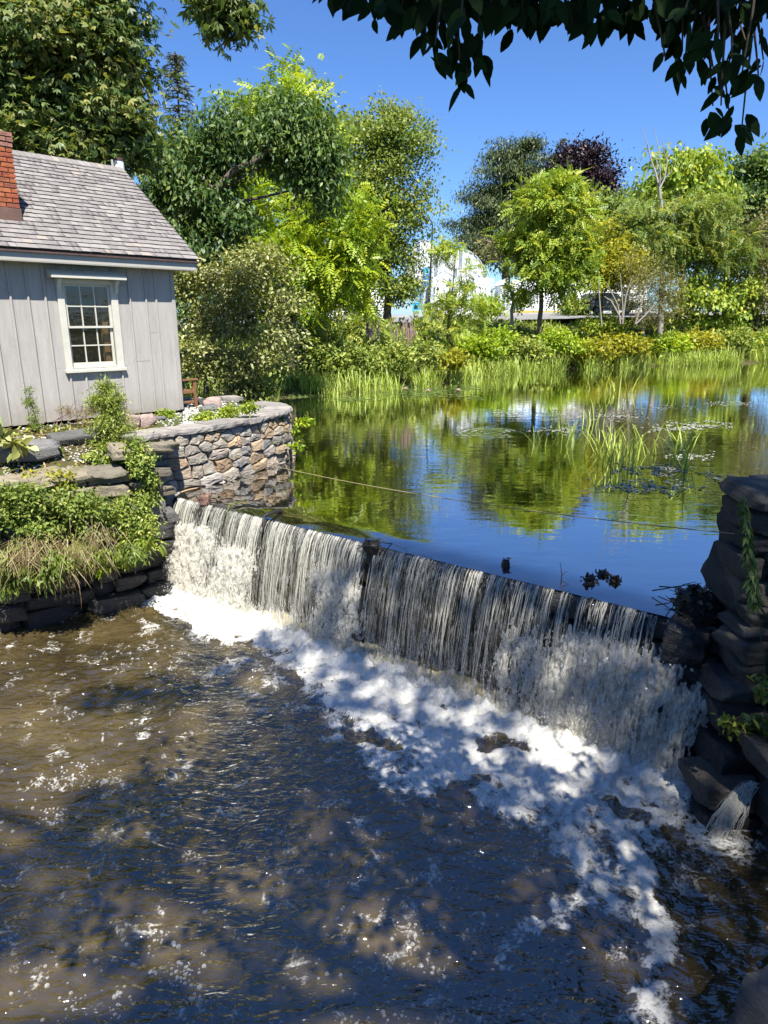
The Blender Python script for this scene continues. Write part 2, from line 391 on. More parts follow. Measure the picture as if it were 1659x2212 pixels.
def pool_mat():
    """brown stream water that carries foam where the 'foam' attribute says so"""
    mt, nt, out = newmat('stream_water')
    tc = nt.nodes.new('ShaderNodeTexCoord')
    vec = tc.outputs['Object']
    at = nt.nodes.new('ShaderNodeAttribute'); at.attribute_name = 'foam'
    F = at.outputs['Fac']
    # webbed foam: warped ridges at two sizes, and fine froth
    wn = nt.nodes.new('ShaderNodeTexNoise'); wn.inputs['Scale'].default_value = 2.2; wn.inputs['Detail'].default_value = 4
    nt.links.new(vec, wn.inputs['Vector'])
    wv = nt.nodes.new('ShaderNodeVectorMath'); wv.operation = 'MULTIPLY_ADD'; wv.inputs[1].default_value = (0.5, 0.5, 0.5)
    nt.links.new(wn.outputs['Color'], wv.inputs[0]); nt.links.new(vec, wv.inputs[2])
    def web(scale, det):
        n = noise(nt, scale, det, 0.6, wv.outputs[0])
        return math_n(nt, 'SUBTRACT', 1.0, math_n(nt, 'MULTIPLY', math_n(nt, 'ABSOLUTE', math_n(nt, 'SUBTRACT', n, 0.5)), 7.0))
    w1 = web(4.2, 3); w2 = web(13.0, 3)
    fine = noise(nt, 42, 4, 0.65, vec); med = noise(nt, 9.0, 5, 0.6, wv.outputs[0])
    pat = math_n(nt, 'ADD', math_n(nt, 'MULTIPLY', w1, 0.32), math_n(nt, 'MULTIPLY', w2, 0.30))
    pat = math_n(nt, 'ADD', pat, math_n(nt, 'MULTIPLY', math_n(nt, 'SUBTRACT', med, 0.5), 0.9))
    pat = math_n(nt, 'ADD', pat, math_n(nt, 'MULTIPLY', math_n(nt, 'SUBTRACT', fine, 0.5), 0.6))
    tot = math_n(nt, 'ADD', math_n(nt, 'MULTIPLY', F, 1.14), pat)
    mr = nt.nodes.new('ShaderNodeMapRange'); mr.interpolation_type = 'SMOOTHSTEP'
    mr.inputs['From Min'].default_value = 0.62; mr.inputs['From Max'].default_value = 1.16
    nt.links.new(tot, mr.inputs['Value']); mask = mr.outputs[0]
    # ripples
    mp = nt.nodes.new('ShaderNodeMapping'); mp.inputs['Rotation'].default_value = (0, 0, math.radians(28)); mp.inputs['Scale'].default_value = (1.0, 2.4, 1)
    nt.links.new(vec, mp.inputs[0])
    r1 = noise(nt, 3.6, 2, 0.5, mp.outputs[0], 1.2); r2 = noise(nt, 13, 2, 0.5, mp.outputs[0], 0.6)
    h = math_n(nt, 'ADD', math_n(nt, 'MULTIPLY', r1, 0.6), math_n(nt, 'MULTIPLY', r2, 0.10))
    nrm = bump(nt, h, 0.8, 0.11)
    bed = ramp(nt, noise(nt, 0.9, 5, 0.6, vec), [(0.3, (0.028, 0.021, 0.009)), (0.5, (0.062, 0.046, 0.019)), (0.72, (0.12, 0.089, 0.036))])
    df = nt.nodes.new('ShaderNodeBsdfDiffuse'); nt.links.new(bed.outputs[0], df.inputs[0])
    gl = nt.nodes.new('ShaderNodeBsdfGlossy'); gl.inputs['Roughness'].default_value = 0.045; nt.links.new(nrm, gl.inputs['Normal'])
    fr = nt.nodes.new('ShaderNodeFresnel'); fr.inputs[0].default_value = 2.0; nt.links.new(nrm, fr.inputs['Normal'])
    fac = math_n(nt, 'ADD', math_n(nt, 'MULTIPLY', fr.outputs[0], 1.1), 0.06, clamp=True)
    wm = nt.nodes.new('ShaderNodeMixShader'); nt.links.new(fac, wm.inputs[0])
    nt.links.new(df.outputs[0], wm.inputs[1]); nt.links.new(gl.outputs[0], wm.inputs[2])
    fc = ramp(nt, math_n(nt, 'ADD', math_n(nt, 'MULTIPLY', med, 0.5), math_n(nt, 'MULTIPLY', fine, 0.5)), [(0.35, (0.47, 0.45, 0.38)), (0.6, (0.70, 0.69, 0.64))])
    fb = pbsdf(nt, fc.outputs[0], 0.5, bump(nt, math_n(nt, 'ADD', math_n(nt, 'MULTIPLY', fine, 0.6), math_n(nt, 'MULTIPLY', w2, 0.35)), 0.35, 0.03), 0.4)
    mx = nt.nodes.new('ShaderNodeMixShader'); nt.links.new(mask, mx.inputs[0])
    nt.links.new(wm.outputs[0], mx.inputs[1]); nt.links.new(fb.outputs[0], mx.inputs[2])
    nt.links.new(mx.outputs[0], out.inputs[0]); return mt
M['pool'] = pool_mat()

def fallwater_mat(name, opac, colour=(0.86, 0.87, 0.84), rough=0.2):
    mt, nt, out = newmat(name)
    p = pbsdf(nt, colour, rough, None, 0.6)
    t = nt.nodes.new('ShaderNodeBsdfTranslucent'); t.inputs[0].default_value = (*colour, 1)
    m1 = nt.nodes.new('ShaderNodeMixShader'); m1.inputs[0].default_value = 0.35
    nt.links.new(p.outputs[0], m1.inputs[1]); nt.links.new(t.outputs[0], m1.inputs[2])
    tr = nt.nodes.new('ShaderNodeBsdfTransparent')
    m2 = nt.nodes.new('ShaderNodeMixShader')
    n = noise(nt, 34, 4, 0.65, coords(nt, 'Object', (1, 1, 0.4)))
    fac = math_n(nt, 'ADD', math_n(nt, 'MULTIPLY', math_n(nt, 'SUBTRACT', n, 0.5), 1.6), opac, clamp=True)
    nt.links.new(fac, m2.inputs[0])
    nt.links.new(tr.outputs[0], m2.inputs[1]); nt.links.new(m1.outputs[0], m2.inputs[2])
    nt.links.new(m2.outputs[0], out.inputs[0]); return mt
M['strand'] = fallwater_mat('falling_strands', 0.50, (0.80, 0.78, 0.69))
M['froth'] = fallwater_mat('broken_white_water', 0.52, (0.80, 0.77, 0.67))
M['drop'] = fallwater_mat('spray_drops', 0.95)
def film_mat():
    mt, nt, out = newmat('thin_water_film')
    vec = coords(nt, 'Object', (1, 1, 0.10), (0, 0, -math.atan2(CU[1], CU[0])))
    n1 = noise(nt, 26, 4, 0.6, vec)
    nrm = bump(nt, n1, 0.8, 0.03)
    gl = nt.nodes.new('ShaderNodeBsdfGlossy'); gl.inputs['Roughness'].default_value = 0.08; nt.links.new(nrm, gl.inputs['Normal'])
    tr = nt.nodes.new('ShaderNodeBsdfTransparent'); tr.inputs[0].default_value = (0.72, 0.68, 0.55, 1)
    df = nt.nodes.new('ShaderNodeBsdfDiffuse'); df.inputs[0].default_value = (0.72, 0.72, 0.66, 1)
    fr = nt.nodes.new('ShaderNodeFresnel'); fr.inputs[0].default_value = 1.33; nt.links.new(nrm, fr.inputs['Normal'])
    m1 = nt.nodes.new('ShaderNodeMixShader'); nt.links.new(fr.outputs[0], m1.inputs[0])
    nt.links.new(tr.outputs[0], m1.inputs[1]); nt.links.new(gl.outputs[0], m1.inputs[2])
    m2 = nt.nodes.new('ShaderNodeMixShader')
    st = ramp(nt, n1, [(0.50, (0, 0, 0)), (0.80, (0.50, 0.50, 0.50))]); nt.links.new(st.outputs[0], m2.inputs[0])
    nt.links.new(m1.outputs[0], m2.inputs[1]); nt.links.new(df.outputs[0], m2.inputs[2])
    nt.links.new(m2.outputs[0], out.inputs[0]); return mt
M['film'] = film_mat()

# ------------------------------------------------------------------ ground: one sheet to the horizon
gx = np.concatenate([[-1500, -600, -300, -150], np.arange(-90, -13, 2.5), np.arange(-13, 8, 0.2), np.arange(8, 90, 1.5), [100, 150, 300, 600, 1500]])
gy = np.concatenate([[-800, -200, -60, -30, -15], np.arange(-8, -0.5, 1.0), np.arange(0, 18, 0.2), np.arange(18, 60, 0.7), np.arange(60, 110, 5), [120, 200, 400, 900, 2000]])
GX, GY = np.meshgrid(gx, gy); GZ = ground_z(GX, GY)
nxg, nyg = len(gx), len(gy)
ii = (np.arange(nyg - 1)[:, None] * nxg + np.arange(nxg - 1)[None]).ravel()
gq = np.stack([ii, ii + 1, ii + 1 + nxg, ii + nxg], -1)
go = obj('ground', nmesh('ground', np.stack([GX, GY, GZ], -1).reshape(-1, 3), gq, smooth=True), M['ground']); tag(go, 'brown soil and grass of the pond banks', kind='structure')

# ------------------------------------------------------------------ pond: a sheet behind the crest that bends down over its lip
ws = np.concatenate([[0, .03, .06, .1, .15, .2, .27, .35, .5, .8, 1.2, 2, 3, 5], np.arange(8, 120, 6)])
ss = np.concatenate([[-120, -60, -30, -15, -8, -4, -2, -1], np.arange(-0.4, CREST + 0.5, 0.06), CREST + np.array([1, 2, 4, 8, 15, 30, 60, 100])])
SS, WW = np.meshgrid(ss, ws)
lip = np.where((SS > -0.4) & (SS < CREST + 0.4), 1.0, 0.0)
PZ = -0.05 * lip * np.clip((0.42 - WW) / 0.42, 0, 1) ** 2 + 0.004 * lip * pn(SS * 3.0, WW * 5.0, 1.0) * np.clip(1 - WW, 0, 1)
PV = crest(SS, -WW, PZ).reshape(-1, 3)
kx = len(ss); ii = (np.arange(len(ws) - 1)[:, None] * kx + np.arange(kx - 1)[None]).ravel()
po = obj('pond_water', nmesh('pond_water', PV, np.stack([ii, ii + 1, ii + 1 + kx, ii + kx], -1), smooth=True), M['pond']); tag(po, 'still brown pond reflecting trees and blue sky', kind='structure')

# ------------------------------------------------------------------ lower pool: churned, foaming surface
px_ = np.arange(-7.2, 4.2, 0.025); py_ = np.arange(2.6, 11.0, 0.025)
X, Y = np.meshgrid(px_, py_)
rel = np.stack([X, Y], -1) - CL[:2]
sC = rel @ CU[:2]; dC = rel @ CN[:2]                 # along the crest, out from it
def poly_dist(pts, x, y):
    best = np.full(x.shape, 1e9)
    for (ax, ay), (bx, by) in zip(pts[:-1], pts[1:]):
        vx, vy = bx - ax, by - ay; t = np.clip(((x - ax) * vx + (y - ay) * vy) / (vx * vx + vy * vy), 0, 1)
        best = np.minimum(best, np.hypot(x - ax - t * vx, y - ay - t * vy))
    return best
def pl(*pts): return [tuple(Wz(a, b, POOLZ)[:2]) for a, b in pts]
ca, sa = math.cos(0.5), math.sin(0.5)
Xr0, Yr0 = X * ca + Y * sa, -X * sa + Y * ca
warp1 = fbm(X * 1.1, Y * 1.1, 0.5, 3) * 0.35
wid = np.interp(sC, [-1, 0, 1.5, 3.5, 5, 6.3, 7.4, 9], [0.55, 0.75, 0.9, 1.15, 1.4, 1.6, 1.35, 0.6])
band = 1 - sst(0.15, 1.45, (dC + 1.3 * warp1 - 0.35) / wid)
band = np.where(sC > CREST + 0.35, band * np.clip(1 - (sC - CREST - 0.35) * 2.5, 0.0, 1), band)
band = np.where(sC < -0.3, band * np.clip(1 + (sC + 0.3) * 1.2, 0, 1), band)
stream = (0.55 + 0.9 * sst(-.35, .25, fbm(X * 3.2, Y * 3.2, 17.0, 3))) - sst(0.02, 0.18, poly_dist(pl((1330, 1760), (1390, 1900), (1425, 2000), (1425, 2070), (1400, 2150), (1385, 2260)), X, Y) + warp1 * 0.25)
arm1 = 1 - sst(0.04, 0.42, poly_dist(pl((900, 1680), (1050, 1700), (1180, 1770), (1260, 1860), (1330, 1930)), X, Y) + warp1 * 0.6)
arm2 = 1 - sst(0.02, 0.30, poly_dist(pl((1300, 1900), (1200, 1980), (1090, 2060), (1050, 2212)), X, Y) + warp1 * 0.5)
arm3 = 1 - sst(0.05, 0.55, poly_dist(pl((560, 1400), (700, 1480), (820, 1600), (840, 1680)), X, Y) + warp1 * 0.6)
fan = sst(3.6, 1.0, dC) * sst(0.6, 2.6, sC) * (0.55 + 0.6 * fbm(Xr0 * 1.2, Yr0 * 2.4, 21.0, 4))
casc = 1 - sst(0.05, 0.65, np.hypot(X - Wz(1560, 1800, POOLZ)[0], Y - Wz(1560, 1800, POOLZ)[1]) + warp1 * 0.5)
drift = 0.30 * sst(-0.10, 0.5, fbm(X * 0.55 + 3, Y * 0.55, 3.3, 3)) * sst(4.5, 1.0, dC)
foam = np.maximum.reduce([band, 0.56 * stream, 0.62 * arm1, 0.50 * arm2, 0.48 * arm3, 0.55 * casc, 0.42 * fan, drift])
# dark eyes of open water inside the foam
eye = sst(0.28, 0.5, fbm(sC * 1.5, dC * 2.2 + 7, 6.0, 3))
foam = foam * 1.12 - 0.26 * sst(0.36, 0.05, foam)
foam = foam - 0.95 * eye * sst(0.5, 0.8, dC)
foot = np.exp(-((dC - 0.40) / 0.26) ** 2) * sst(-0.4, 0.1, sC) * sst(CREST + 0.4, CREST, sC)
turb = 0.14 + 0.45 * sst(-.4, .5, fbm(X * .45, Y * .45, 14.0, 2)) + 1.2 * np.clip(band, 0, 1)
ca, sa = math.cos(0.5), math.sin(0.5)
Xr, Yr = X * ca + Y * sa, -X * sa + Y * ca
H = turb * (0.06 * fbm(Xr * 1.6, Yr * 3.0, 0.2, 3) + 0.026 * (1 - np.abs(fbm(Xr * 4.0, Yr * 8.0, 1.2, 3)) * 2)) \
    + np.clip(foam, 0, 1) * (0.022 * (1 - np.abs(fbm(X * 6.5, Y * 6.5, 8.0, 3)) * 2.2)) \
    + foot * (0.09 + 0.11 * fbm(X * 7, Y * 7, 2.0, 4))
Vp = np.stack([X, Y, POOLZ + H], -1).reshape(-1, 3)
kx = len(px_); ii = (np.arange(len(py_) - 1)[:, None] * kx + np.arange(kx - 1)[None]).ravel()
quads = np.stack([ii, ii + 1, ii + 1 + kx, ii + kx], -1)
keep = (dC.ravel()[ii] > -0.1)
wp = obj('pool_water', nmesh('pool_water', Vp, quads[keep], {'foam': ('POINT', np.clip(foam, -0.6, 1.2).ravel())}, smooth=True), M['pool'])
tag(wp, 'brown foaming stream water below the dam', kind='structure')
def pool_h(x, y):
    i = int(np.clip((x - px_[0]) / 0.025, 0, len(px_) - 1)); j = int(np.clip((y - py_[0]) / 0.025, 0, len(py_) - 1)); return POOLZ + H[j, i]

# floating bubbles and foam rafts: too many to count
bub = []
Bv, Bf, bk = [], [], 0
dome = [(0, 0, 1)] + [(math.cos(a) * 0.7, math.sin(a) * 0.7, 0.7) for a in np.arange(6) * math.pi / 3] + [(math.cos(a), math.sin(a), 0) for a in np.arange(6) * math.pi / 3]
domeF = [(0, 1 + i, 1 + (i + 1) % 6) for i in range(6)] + [(1 + i, 7 + i, 7 + (i + 1) % 6) for i in range(6)] + [(1 + i, 7 + (i + 1) % 6, 1 + (i + 1) % 6) for i in range(6)]
dome = np.array(dome); domeF = np.array(domeF)
rb_ = np.random.default_rng(12)
for c in range(800):
    u_, v_ = rb_.random(2)
    cx_, cy_ = Wz(-40 + 1500 * u_, 1380 + 860 * v_ ** 0.9, POOLZ)[:2]
    if rb_.random() > 0.25 + 0.75 * (pn(cx_ * 0.9, cy_ * 0.9, 11) > 0.0): continue
    nb = int(rb_.choice([1, 1, 2, 3, 6, 14, 30], p=[.3, .2, .15, .14, .11, .07, .03])); R = 0.012 * math.sqrt(nb)
    for b in range(nb):
        a = rb_.random() * 6.28; rr = R * math.sqrt(rb_.random()) * 1.5
        x_, y_ = cx_ + math.cos(a) * rr * 1.6, cy_ + math.sin(a) * rr
        r_ = rb_.uniform(0.004, 0.013) if nb > 2 else rb_.uniform(0.007, 0.019)
        Bv.append(dome * [r_, r_, r_ * 0.8] + [x_, y_, pool_h(x_, y_) - 0.001]); Bf.append(domeF + bk); bk += len(dome)
def bubble_mat():
    mt, nt, out = newmat('bubbles')
    p = pbsdf(nt, (0.62, 0.63, 0.62), 0.08, None, 0.8); tr = nt.nodes.new('ShaderNodeBsdfTransparent')
    lw = nt.nodes.new('ShaderNodeLayerWeight'); lw.inputs[0].default_value = 0.45
    mx = nt.nodes.new('ShaderNodeMixShader')
    nt.links.new(math_n(nt, 'ADD', math_n(nt, 'MULTIPLY', lw.outputs['Facing'], 0.7), 0.25, clamp=True), mx.inputs[0])
    nt.links.new(tr.outputs[0], mx.inputs[1]); nt.links.new(p.outputs[0], mx.inputs[2]); nt.links.new(mx.outputs[0], out.inputs[0]); return mt
bo = obj('foam_bubbles', nmesh('foam_bubbles', np.concatenate(Bv), np.concatenate(Bf), smooth=True), bubble_mat())
tag(bo, 'small bubbles drifting on the brown water below the dam', kind='stuff')

# ------------------------------------------------------------------ stones
_cg = {}
def cube_grid(n):
    if n not in _cg:
        bm = bmesh.new(); bmesh.ops.create_cube(bm, size=2.1)
        bmesh.ops.subdivide_edges(bm, edges=bm.edges[:], cuts=n - 1, use_grid_fill=True); bm.verts.index_update()
        _cg[n] = (np.array([v.co[:] for v in bm.verts]), np.array([[v.index for v in f.verts] for f in bm.faces])); bm.free()
    return _cg[n][0].copy(), _cg[n][1]
def block_mesh(name, dims, seed, sub=3, rough=0.05, chop=5, ang=0.10):
    """an angular quarried block: a ball cut by tilted planes, then roughened"""
    r = np.random.default_rng(seed)
    n = {2: 4, 3: 7, 4: 12}[sub]; V, F = cube_grid(n); V = V * (1 + 0.10 * r.normal(size=3)) 
    pl_ = []
    for ax in range(3):
        for sg in (-1, 1):
            n = np.zeros(3); n[ax] = sg; n += r.normal(size=3) * ang; pl_.append((unit(n), 1.0 + r.uniform(-0.08, 0.04)))
    for c in range(chop):
        n = unit(r.normal(size=3)); pl_.append((n, r.uniform(1.02, 1.34)))
    for _ in range(3):
        for n, d in pl_:
            t = V @ n - d; V = V - np.where(t > 0, t, 0)[:, None] * n
    q = V * np.array(dims) / np.mean(dims)
    V = V + unit(V) * (rough * fbm(q[:, 0] * 1.7 + seed, q[:, 1] * 1.7, q[:, 2] * 1.7, 4) + rough * .8 * pn(q[:, 0] * .6 + seed, q[:, 1] * .6, q[:, 2] * 7.0) + rough * .5 * pn(q[:, 0] * 5 + seed, q[:, 1] * 5, q[:, 2] * 9))[:, None]
    V = V * (np.array(dims) / 2)
    return nmesh(name, V, F, smooth=False)
def stone(name, c, dims, rz, mat, parent, seed, tilt=(0, 0), sub=3, rough=0.06, chop=5, smooth=False):
    o = obj(name, block_mesh(name, dims, seed, sub, rough, chop), mat, parent)
    if smooth:
        for p in o.data.polygons: p.use_smooth = True
    o.location = tuple(np.asarray(c) - (np.array(parent.location) if parent is not None else 0))
    o.rotation_euler = (tilt[0], tilt[1], rz); return o
M['field'] = stone_mat('field_stone', [(0.0, (0.20, 0.185, 0.165)), (0.25, (0.30, 0.265, 0.215)), (0.45, (0.36, 0.31, 0.235)), (0.6, (0.26, 0.25, 0.24)), (0.78, (0.40, 0.30, 0.19)), (0.9, (0.33, 0.22, 0.13)), (1.0, (0.42, 0.40, 0.37))], 4, lichen=((0.46, 0.44, 0.38), 0.5))
M['cap'] = stone_mat('flagstone', [(0.0, (0.22, 0.205, 0.185)), (1.0, (0.31, 0.285, 0.255))], 3, bstr=0.35)
M['mortar'] = simple('pale_mortar', (0.20, 0.185, 0.16), (0.34, 0.32, 0.29), 9, 0.95, 0.6, 0.02)
M['wet'] = stone_mat('wet_dark_stone', [(0.0, (0.020, 0.020, 0.019)), (0.6, (0.035, 0.034, 0.032)), (1.0, (0.055, 0.052, 0.046))], 4, rough=0.38, wet=0.25)
M['shore'] = stone_mat('river_stone', [(0.0, (0.10, 0.098, 0.092)), (0.5, (0.16, 0.155, 0.145)), (1.0, (0.23, 0.215, 0.19))], 4)
M['mossy'] = stone_mat('mossy_ledge', [(0.0, (0.16, 0.145, 0.115)), (1.0, (0.30, 0.255, 0.18))], 4, lichen=((0.10, 0.12, 0.03), 0.6))

# ------------------------------------------------------------------ dam: courses of wet blocks behind the falling water
dam = empty('dam', CL); tag(dam, 'dark wet stone block dam behind the falling water', 'dam')
zc = [-1.9, -1.45, -1.06, -0.68, -0.34, -0.05]
AC = math.atan2(CU[1], CU[0]); sd_ = 100
for k in range(5):
    s_ = -0.5 - 0.3 * (k % 2)
    while s_ < CREST + 0.4:
        L_ = random.uniform(0.45, 0.8); h_ = zc[k + 1] - zc[k]
        c = crest(s_ + L_ / 2, -0.28 + random.uniform(-0.03, 0.05), (zc[k] + zc[k + 1]) / 2)
        stone('stone', c, (L_ * 0.98, 0.6, h_ * 0.98), AC, M['wet'], dam, sd_, sub=2); s_ += L_; sd_ += 1

# ------------------------------------------------------------------ waterfall
def traj(tau, v=0.72):
    """0..1 from the lip to the pool: (out, z)"""
    T = math.sqrt(2 * (-POOLZ - 0.05) / 9.81) * 1.0
    t = tau * T
    return v * t, -0.05 - 0.12 * t * 1.0 - 0.5 * 9.81 * t * t * (1 - 0.12 * t / T)
fall = empty('waterfall', CL); tag(fall, 'wide sheet of white water falling over the dam', 'waterfall', kind='thing')
gaps = [(s_of(588, 1112), .05), (s_of(812, 1168), .08), (s_of(1245, 1277), .05), (s_of(1205, 1268), .04), (s_of(478, 1098), .04), (s_of(1430, 1318), .05)]
def flow(s):
    g = np.ones_like(s)
    for c, w in gaps: g = g * sst(w * 0.6, w * 1.5, np.abs(s - c))
    return g * sst(-0.02, 0.05, s) * sst(CREST + 0.05, CREST - 0.02, s)
# thin film
sf = np.arange(-0.02, CREST + 0.05, 0.03); tf = np.linspace(0, 1, 40)
SF, TF = np.meshgrid(sf, tf); of, zf = traj(TF)
rip = 0.02 * fbm(SF * 9, TF * 2.5, 3.0, 3) * TF
VF = crest(SF, of - 0.03 + rip, zf).reshape(-1, 3) - CL
kx = len(sf); ii = (np.arange(len(tf) - 1)[:, None] * kx + np.arange(kx - 1)[None]).ravel()
kf = (flow(SF) > 0.35).ravel()[ii] & ((fbm(SF * 5, TF * 2.0, 9.0, 3) > -0.35 - 0.2 * TF).ravel()[ii])
o = obj('water_film', nmesh('water_film', VF, np.stack([ii, ii + 1, ii + 1 + kx, ii + kx], -1)[kf], smooth=True), M['film'], fall); o['kind'] = 'stuff'
# froth zones: (centre s, half width, z where it starts, strength)
Z0 = [(s_of(385, 1068) + 0.55, 0.55, -0.30, 1.0), (s_of(515, 1105), 0.45, -0.42, 0.95), (s_of(765, 1152), 0.46, -0.38, 0.80), (s_of(1180, 1262), 0.42, -0.42, 0.75),
      (s_of(1290, 1288), 0.42, -0.30, 1.0), (s_of(1400, 1312), 0.40, -0.32, 1.0), (CREST + 0.22, 0.30, -0.52, 1.0)]
def froth_mask(s, z):
    m_ = np.zeros(np.broadcast(s, z).shape)
    for c, w, z0, k in Z0:
        m_ = np.maximum(m_, k * sst(w * 1.35, w * 0.5, np.abs(s - c + 0.08 * np.sin(z * 5 + c))) * sst(z0 + 0.12, z0 - 0.22, z))
    return np.maximum(m_, 0.85 * sst(POOLZ + 0.42, POOLZ + 0.05, z) * (s < CREST + 0.45))
# strands
r_ = np.random.default_rng(5)
lines = []
def add_strand(s0, rad, lean, v, t0, t1, n=18):
    t = np.linspace(t0, t1, n); o_, z_ = traj(t, v)
    w = 0.022 * fbm(t * 4 + s0 * 31, s0 * 17, 0.0, 3) * (0.4 + t) + lean * t * t
    beads = 1 + 0.35 * pn(t * 16 + s0 * 50, s0 * 9, 1.0)
    P = crest(s0 + w, o_ + 0.006 * pn(t * 9, s0 * 13, 5.0), z_) - CL
    taper = np.minimum(1, (t - t0) / 0.08 + 0.4) * np.minimum(1, (t1 - t) / 0.1 + 0.15)
    lines.append((P, rad * beads * taper * (1.15 - 0.45 * t)))
dens = lambda s: 0.12 + 0.88 * sst(-0.2, 0.25, fbm(s * 4.6, 0.0, 4.0, 3))
for i in range(520):
    s0 = r_.uniform(0, CREST)
    if r_.random() > flow(np.array([s0]))[0] * dens(np.array([s0]))[0]: continue
    add_strand(s0, r_.uniform(0.0028, 0.0080), r_.normal() * 0.02, r_.uniform(0.66, 0.78), 0.0, r_.uniform(0.8, 1.0))
for i in range(800):
    s0 = r_.uniform(0, CREST)
    t0 = 0 if r_.random() < 0.5 else r_.uniform(0, 0.6)
    if t0 < 0.3 and r_.random() > flow(np.array([s0]))[0]: continue
    add_strand(s0, r_.uniform(0.001, 0.0026), r_.normal() * 0.03, r_.uniform(0.6, 0.85), t0, min(1.0, t0 + r_.uniform(0.25, 0.8)), 12)
V_, F_ = tubes(lines, 4)
o = obj('water_strands', nmesh('water_strands', V_, F_, smooth=True), M['strand'], fall); o['kind'] = 'stuff'
# broken water: torn sheets bouncing off ledges
for layer in range(3):
    sg = np.arange(-0.25, CREST + 0.62, 0.0135); zg = np.arange(-0.2, POOLZ - 0.02, -0.016)
    SG, ZG = np.meshgrid(sg, zg)
    tau = np.sqrt(np.clip((-ZG - 0.05) / (-POOLZ - 0.05), 0, 1)); ob, _ = traj(tau)
    mk = froth_mask(SG, ZG)
    lump = fbm(SG * 12, ZG * 4.5, layer * 3.7, 4); tears = fbm(SG * 14 + layer * 5, ZG * 4.0, 20 + layer, 4)
    fil = 1 - np.abs(fbm(SG * 19 + 2 * layer, ZG * 4.5, 30 + layer, 3)) * 2.6
    off = ob - 0.02 + 0.025 * layer + mk * (0.065 * (lump + 0.35) + 0.03 * fil)
    val = mk * 0.93 + 0.78 * tears + 0.34 * fil - (0.72 + 0.10 * layer)
    wob = 0.02 * fbm(SG * 7 + 9, ZG * 6, 50 + layer, 3)
    VV = crest(SG + wob, off, ZG + 0.5 * wob).reshape(-1, 3) - CL
    kx = len(sg); ii = (np.arange(len(zg) - 1)[:, None] * kx + np.arange(kx - 1)[None]).ravel()
    kp = (val > 0).ravel()[ii]
    o = obj('white_water', nmesh('white_water', VV, np.stack([ii, ii + 1, ii + 1 + kx, ii + kx], -1)[kp], smooth=True), M['froth'], fall); o['kind'] = 'stuff'
# spray
octa = np.array([(1, 0, 0), (-1, 0, 0), (0, 1, 0), (0, -1, 0), (0, 0, 1), (0, 0, -1.0)])
octF = np.array([(0, 2, 4), (2, 1, 4), (1, 3, 4), (3, 0, 4), (2, 0, 5), (1, 2, 5), (3, 1, 5), (0, 3, 5)])
n_ = 15000
s_ = r_.uniform(-0.2, CREST + 0.1, n_); z_ = POOLZ + 1.5 * r_.random(n_) ** 2.6
w_ = froth_mask(s_, z_); ok = r_.random(n_) < w_
s_, z_ = s_[ok], z_[ok]; tau = np.sqrt(np.clip((-z_ - 0.05) / (-POOLZ - 0.05), 0, 1)); ob, _ = traj(tau)
Pd = crest(s_ + r_.normal(size=len(s_)) * 0.03, ob + 0.05 + np.abs(r_.normal(size=len(s_))) * (0.07 + 0.10 * (z_ < POOLZ + 0.35)), z_) - CL
rd = r_.uniform(0.0018, 0.0065, len(s_))
Vd = (Pd[:, None] + rd[:, None, None] * octa[None] * [1, 1, 1.6]).reshape(-1, 3)
Fd = (octF[None] + 6 * np.arange(len(s_))[:, None, None]).reshape(-1, 3)
o = obj('spray', nmesh('spray', Vd, Fd), M['drop'], fall); o['kind'] = 'stuff'

# ------------------------------------------------------------------ cottage: grey board and batten with a shingle roof
HA = math.radians(44.5)
def siding_mat():
    mt, nt, out = newmat('weathered_grey_boards')
    tc = nt.nodes.new('ShaderNodeTexCoord')
    vec = coords(nt, 'Object', (4, 4, .55), seed=True)
    a_ = noise(nt, 3, 7, .65, vec); b_ = noise(nt, 28, 4, .6, vec)
    f = math_n(nt, 'ADD', math_n(nt, 'MULTIPLY', a_, .65), math_n(nt, 'MULTIPLY', b_, .35))
    c = ramp(nt, f, [(.28, (.268, .25, .228)), (.42, (.35, .327, .298)), (.62, (.415, .39, .355)), (.8, (.466, .438, .398))])
    # peeling flecks, and splash dirt near the ground
    fl = ramp(nt, noise(nt, 22, 5, .7, coords(nt, 'Object', (1, 1, .45), seed=True)), [(.70, (0, 0, 0)), (.73, (1, 1, 1))])
    c2 = mixc(nt, math_n(nt, 'MULTIPLY', fl.outputs[0], .45), c.outputs[0], (.20, .17, .14))
    sp = nt.nodes.new('ShaderNodeSeparateXYZ'); nt.links.new(tc.outputs['Object'], sp.inputs[0])
    dz = math_n(nt, 'SUBTRACT', 1.0, math_n(nt, 'MULTIPLY', sp.outputs[2], 2.2), clamp=True)
    dirt = math_n(nt, 'MULTIPLY', math_n(nt, 'MULTIPLY', dz, noise(nt, 5, 5, .6, tc.outputs['Object'])), .75)
    c3 = mixc(nt, dirt, c2, (.17, .14, .10))
    v = rnd_val(nt); br = math_n(nt, 'ADD', math_n(nt, 'MULTIPLY', v, .10), .95)
    cmb = nt.nodes.new('ShaderNodeCombineColor')
    for i in range(3): nt.links.new(br, cmb.inputs[i])
    p = pbsdf(nt, mixc(nt, 1.0, c3, cmb.outputs[0], 'MULTIPLY'), .8, bump(nt, f, .45, .012), .25)
    nt.links.new(p.outputs[0], out.inputs[0]); return mt
house_c = Wz(*(0.3059 * 1285, 252.2 + 0.306 * 2062), 1.0)          # front right corner of the wall, at the ground
house = empty('cottage', house_c, math.radians(90) - HA)
tag(house, 'small grey board and batten cottage with weathered shingle roof', 'cottage')
M['siding'] = siding_mat()
M['trim'] = simple('cream_trim', (0.50, 0.48, 0.40), (0.58, 0.56, 0.48), 6, 0.6, 0.2)
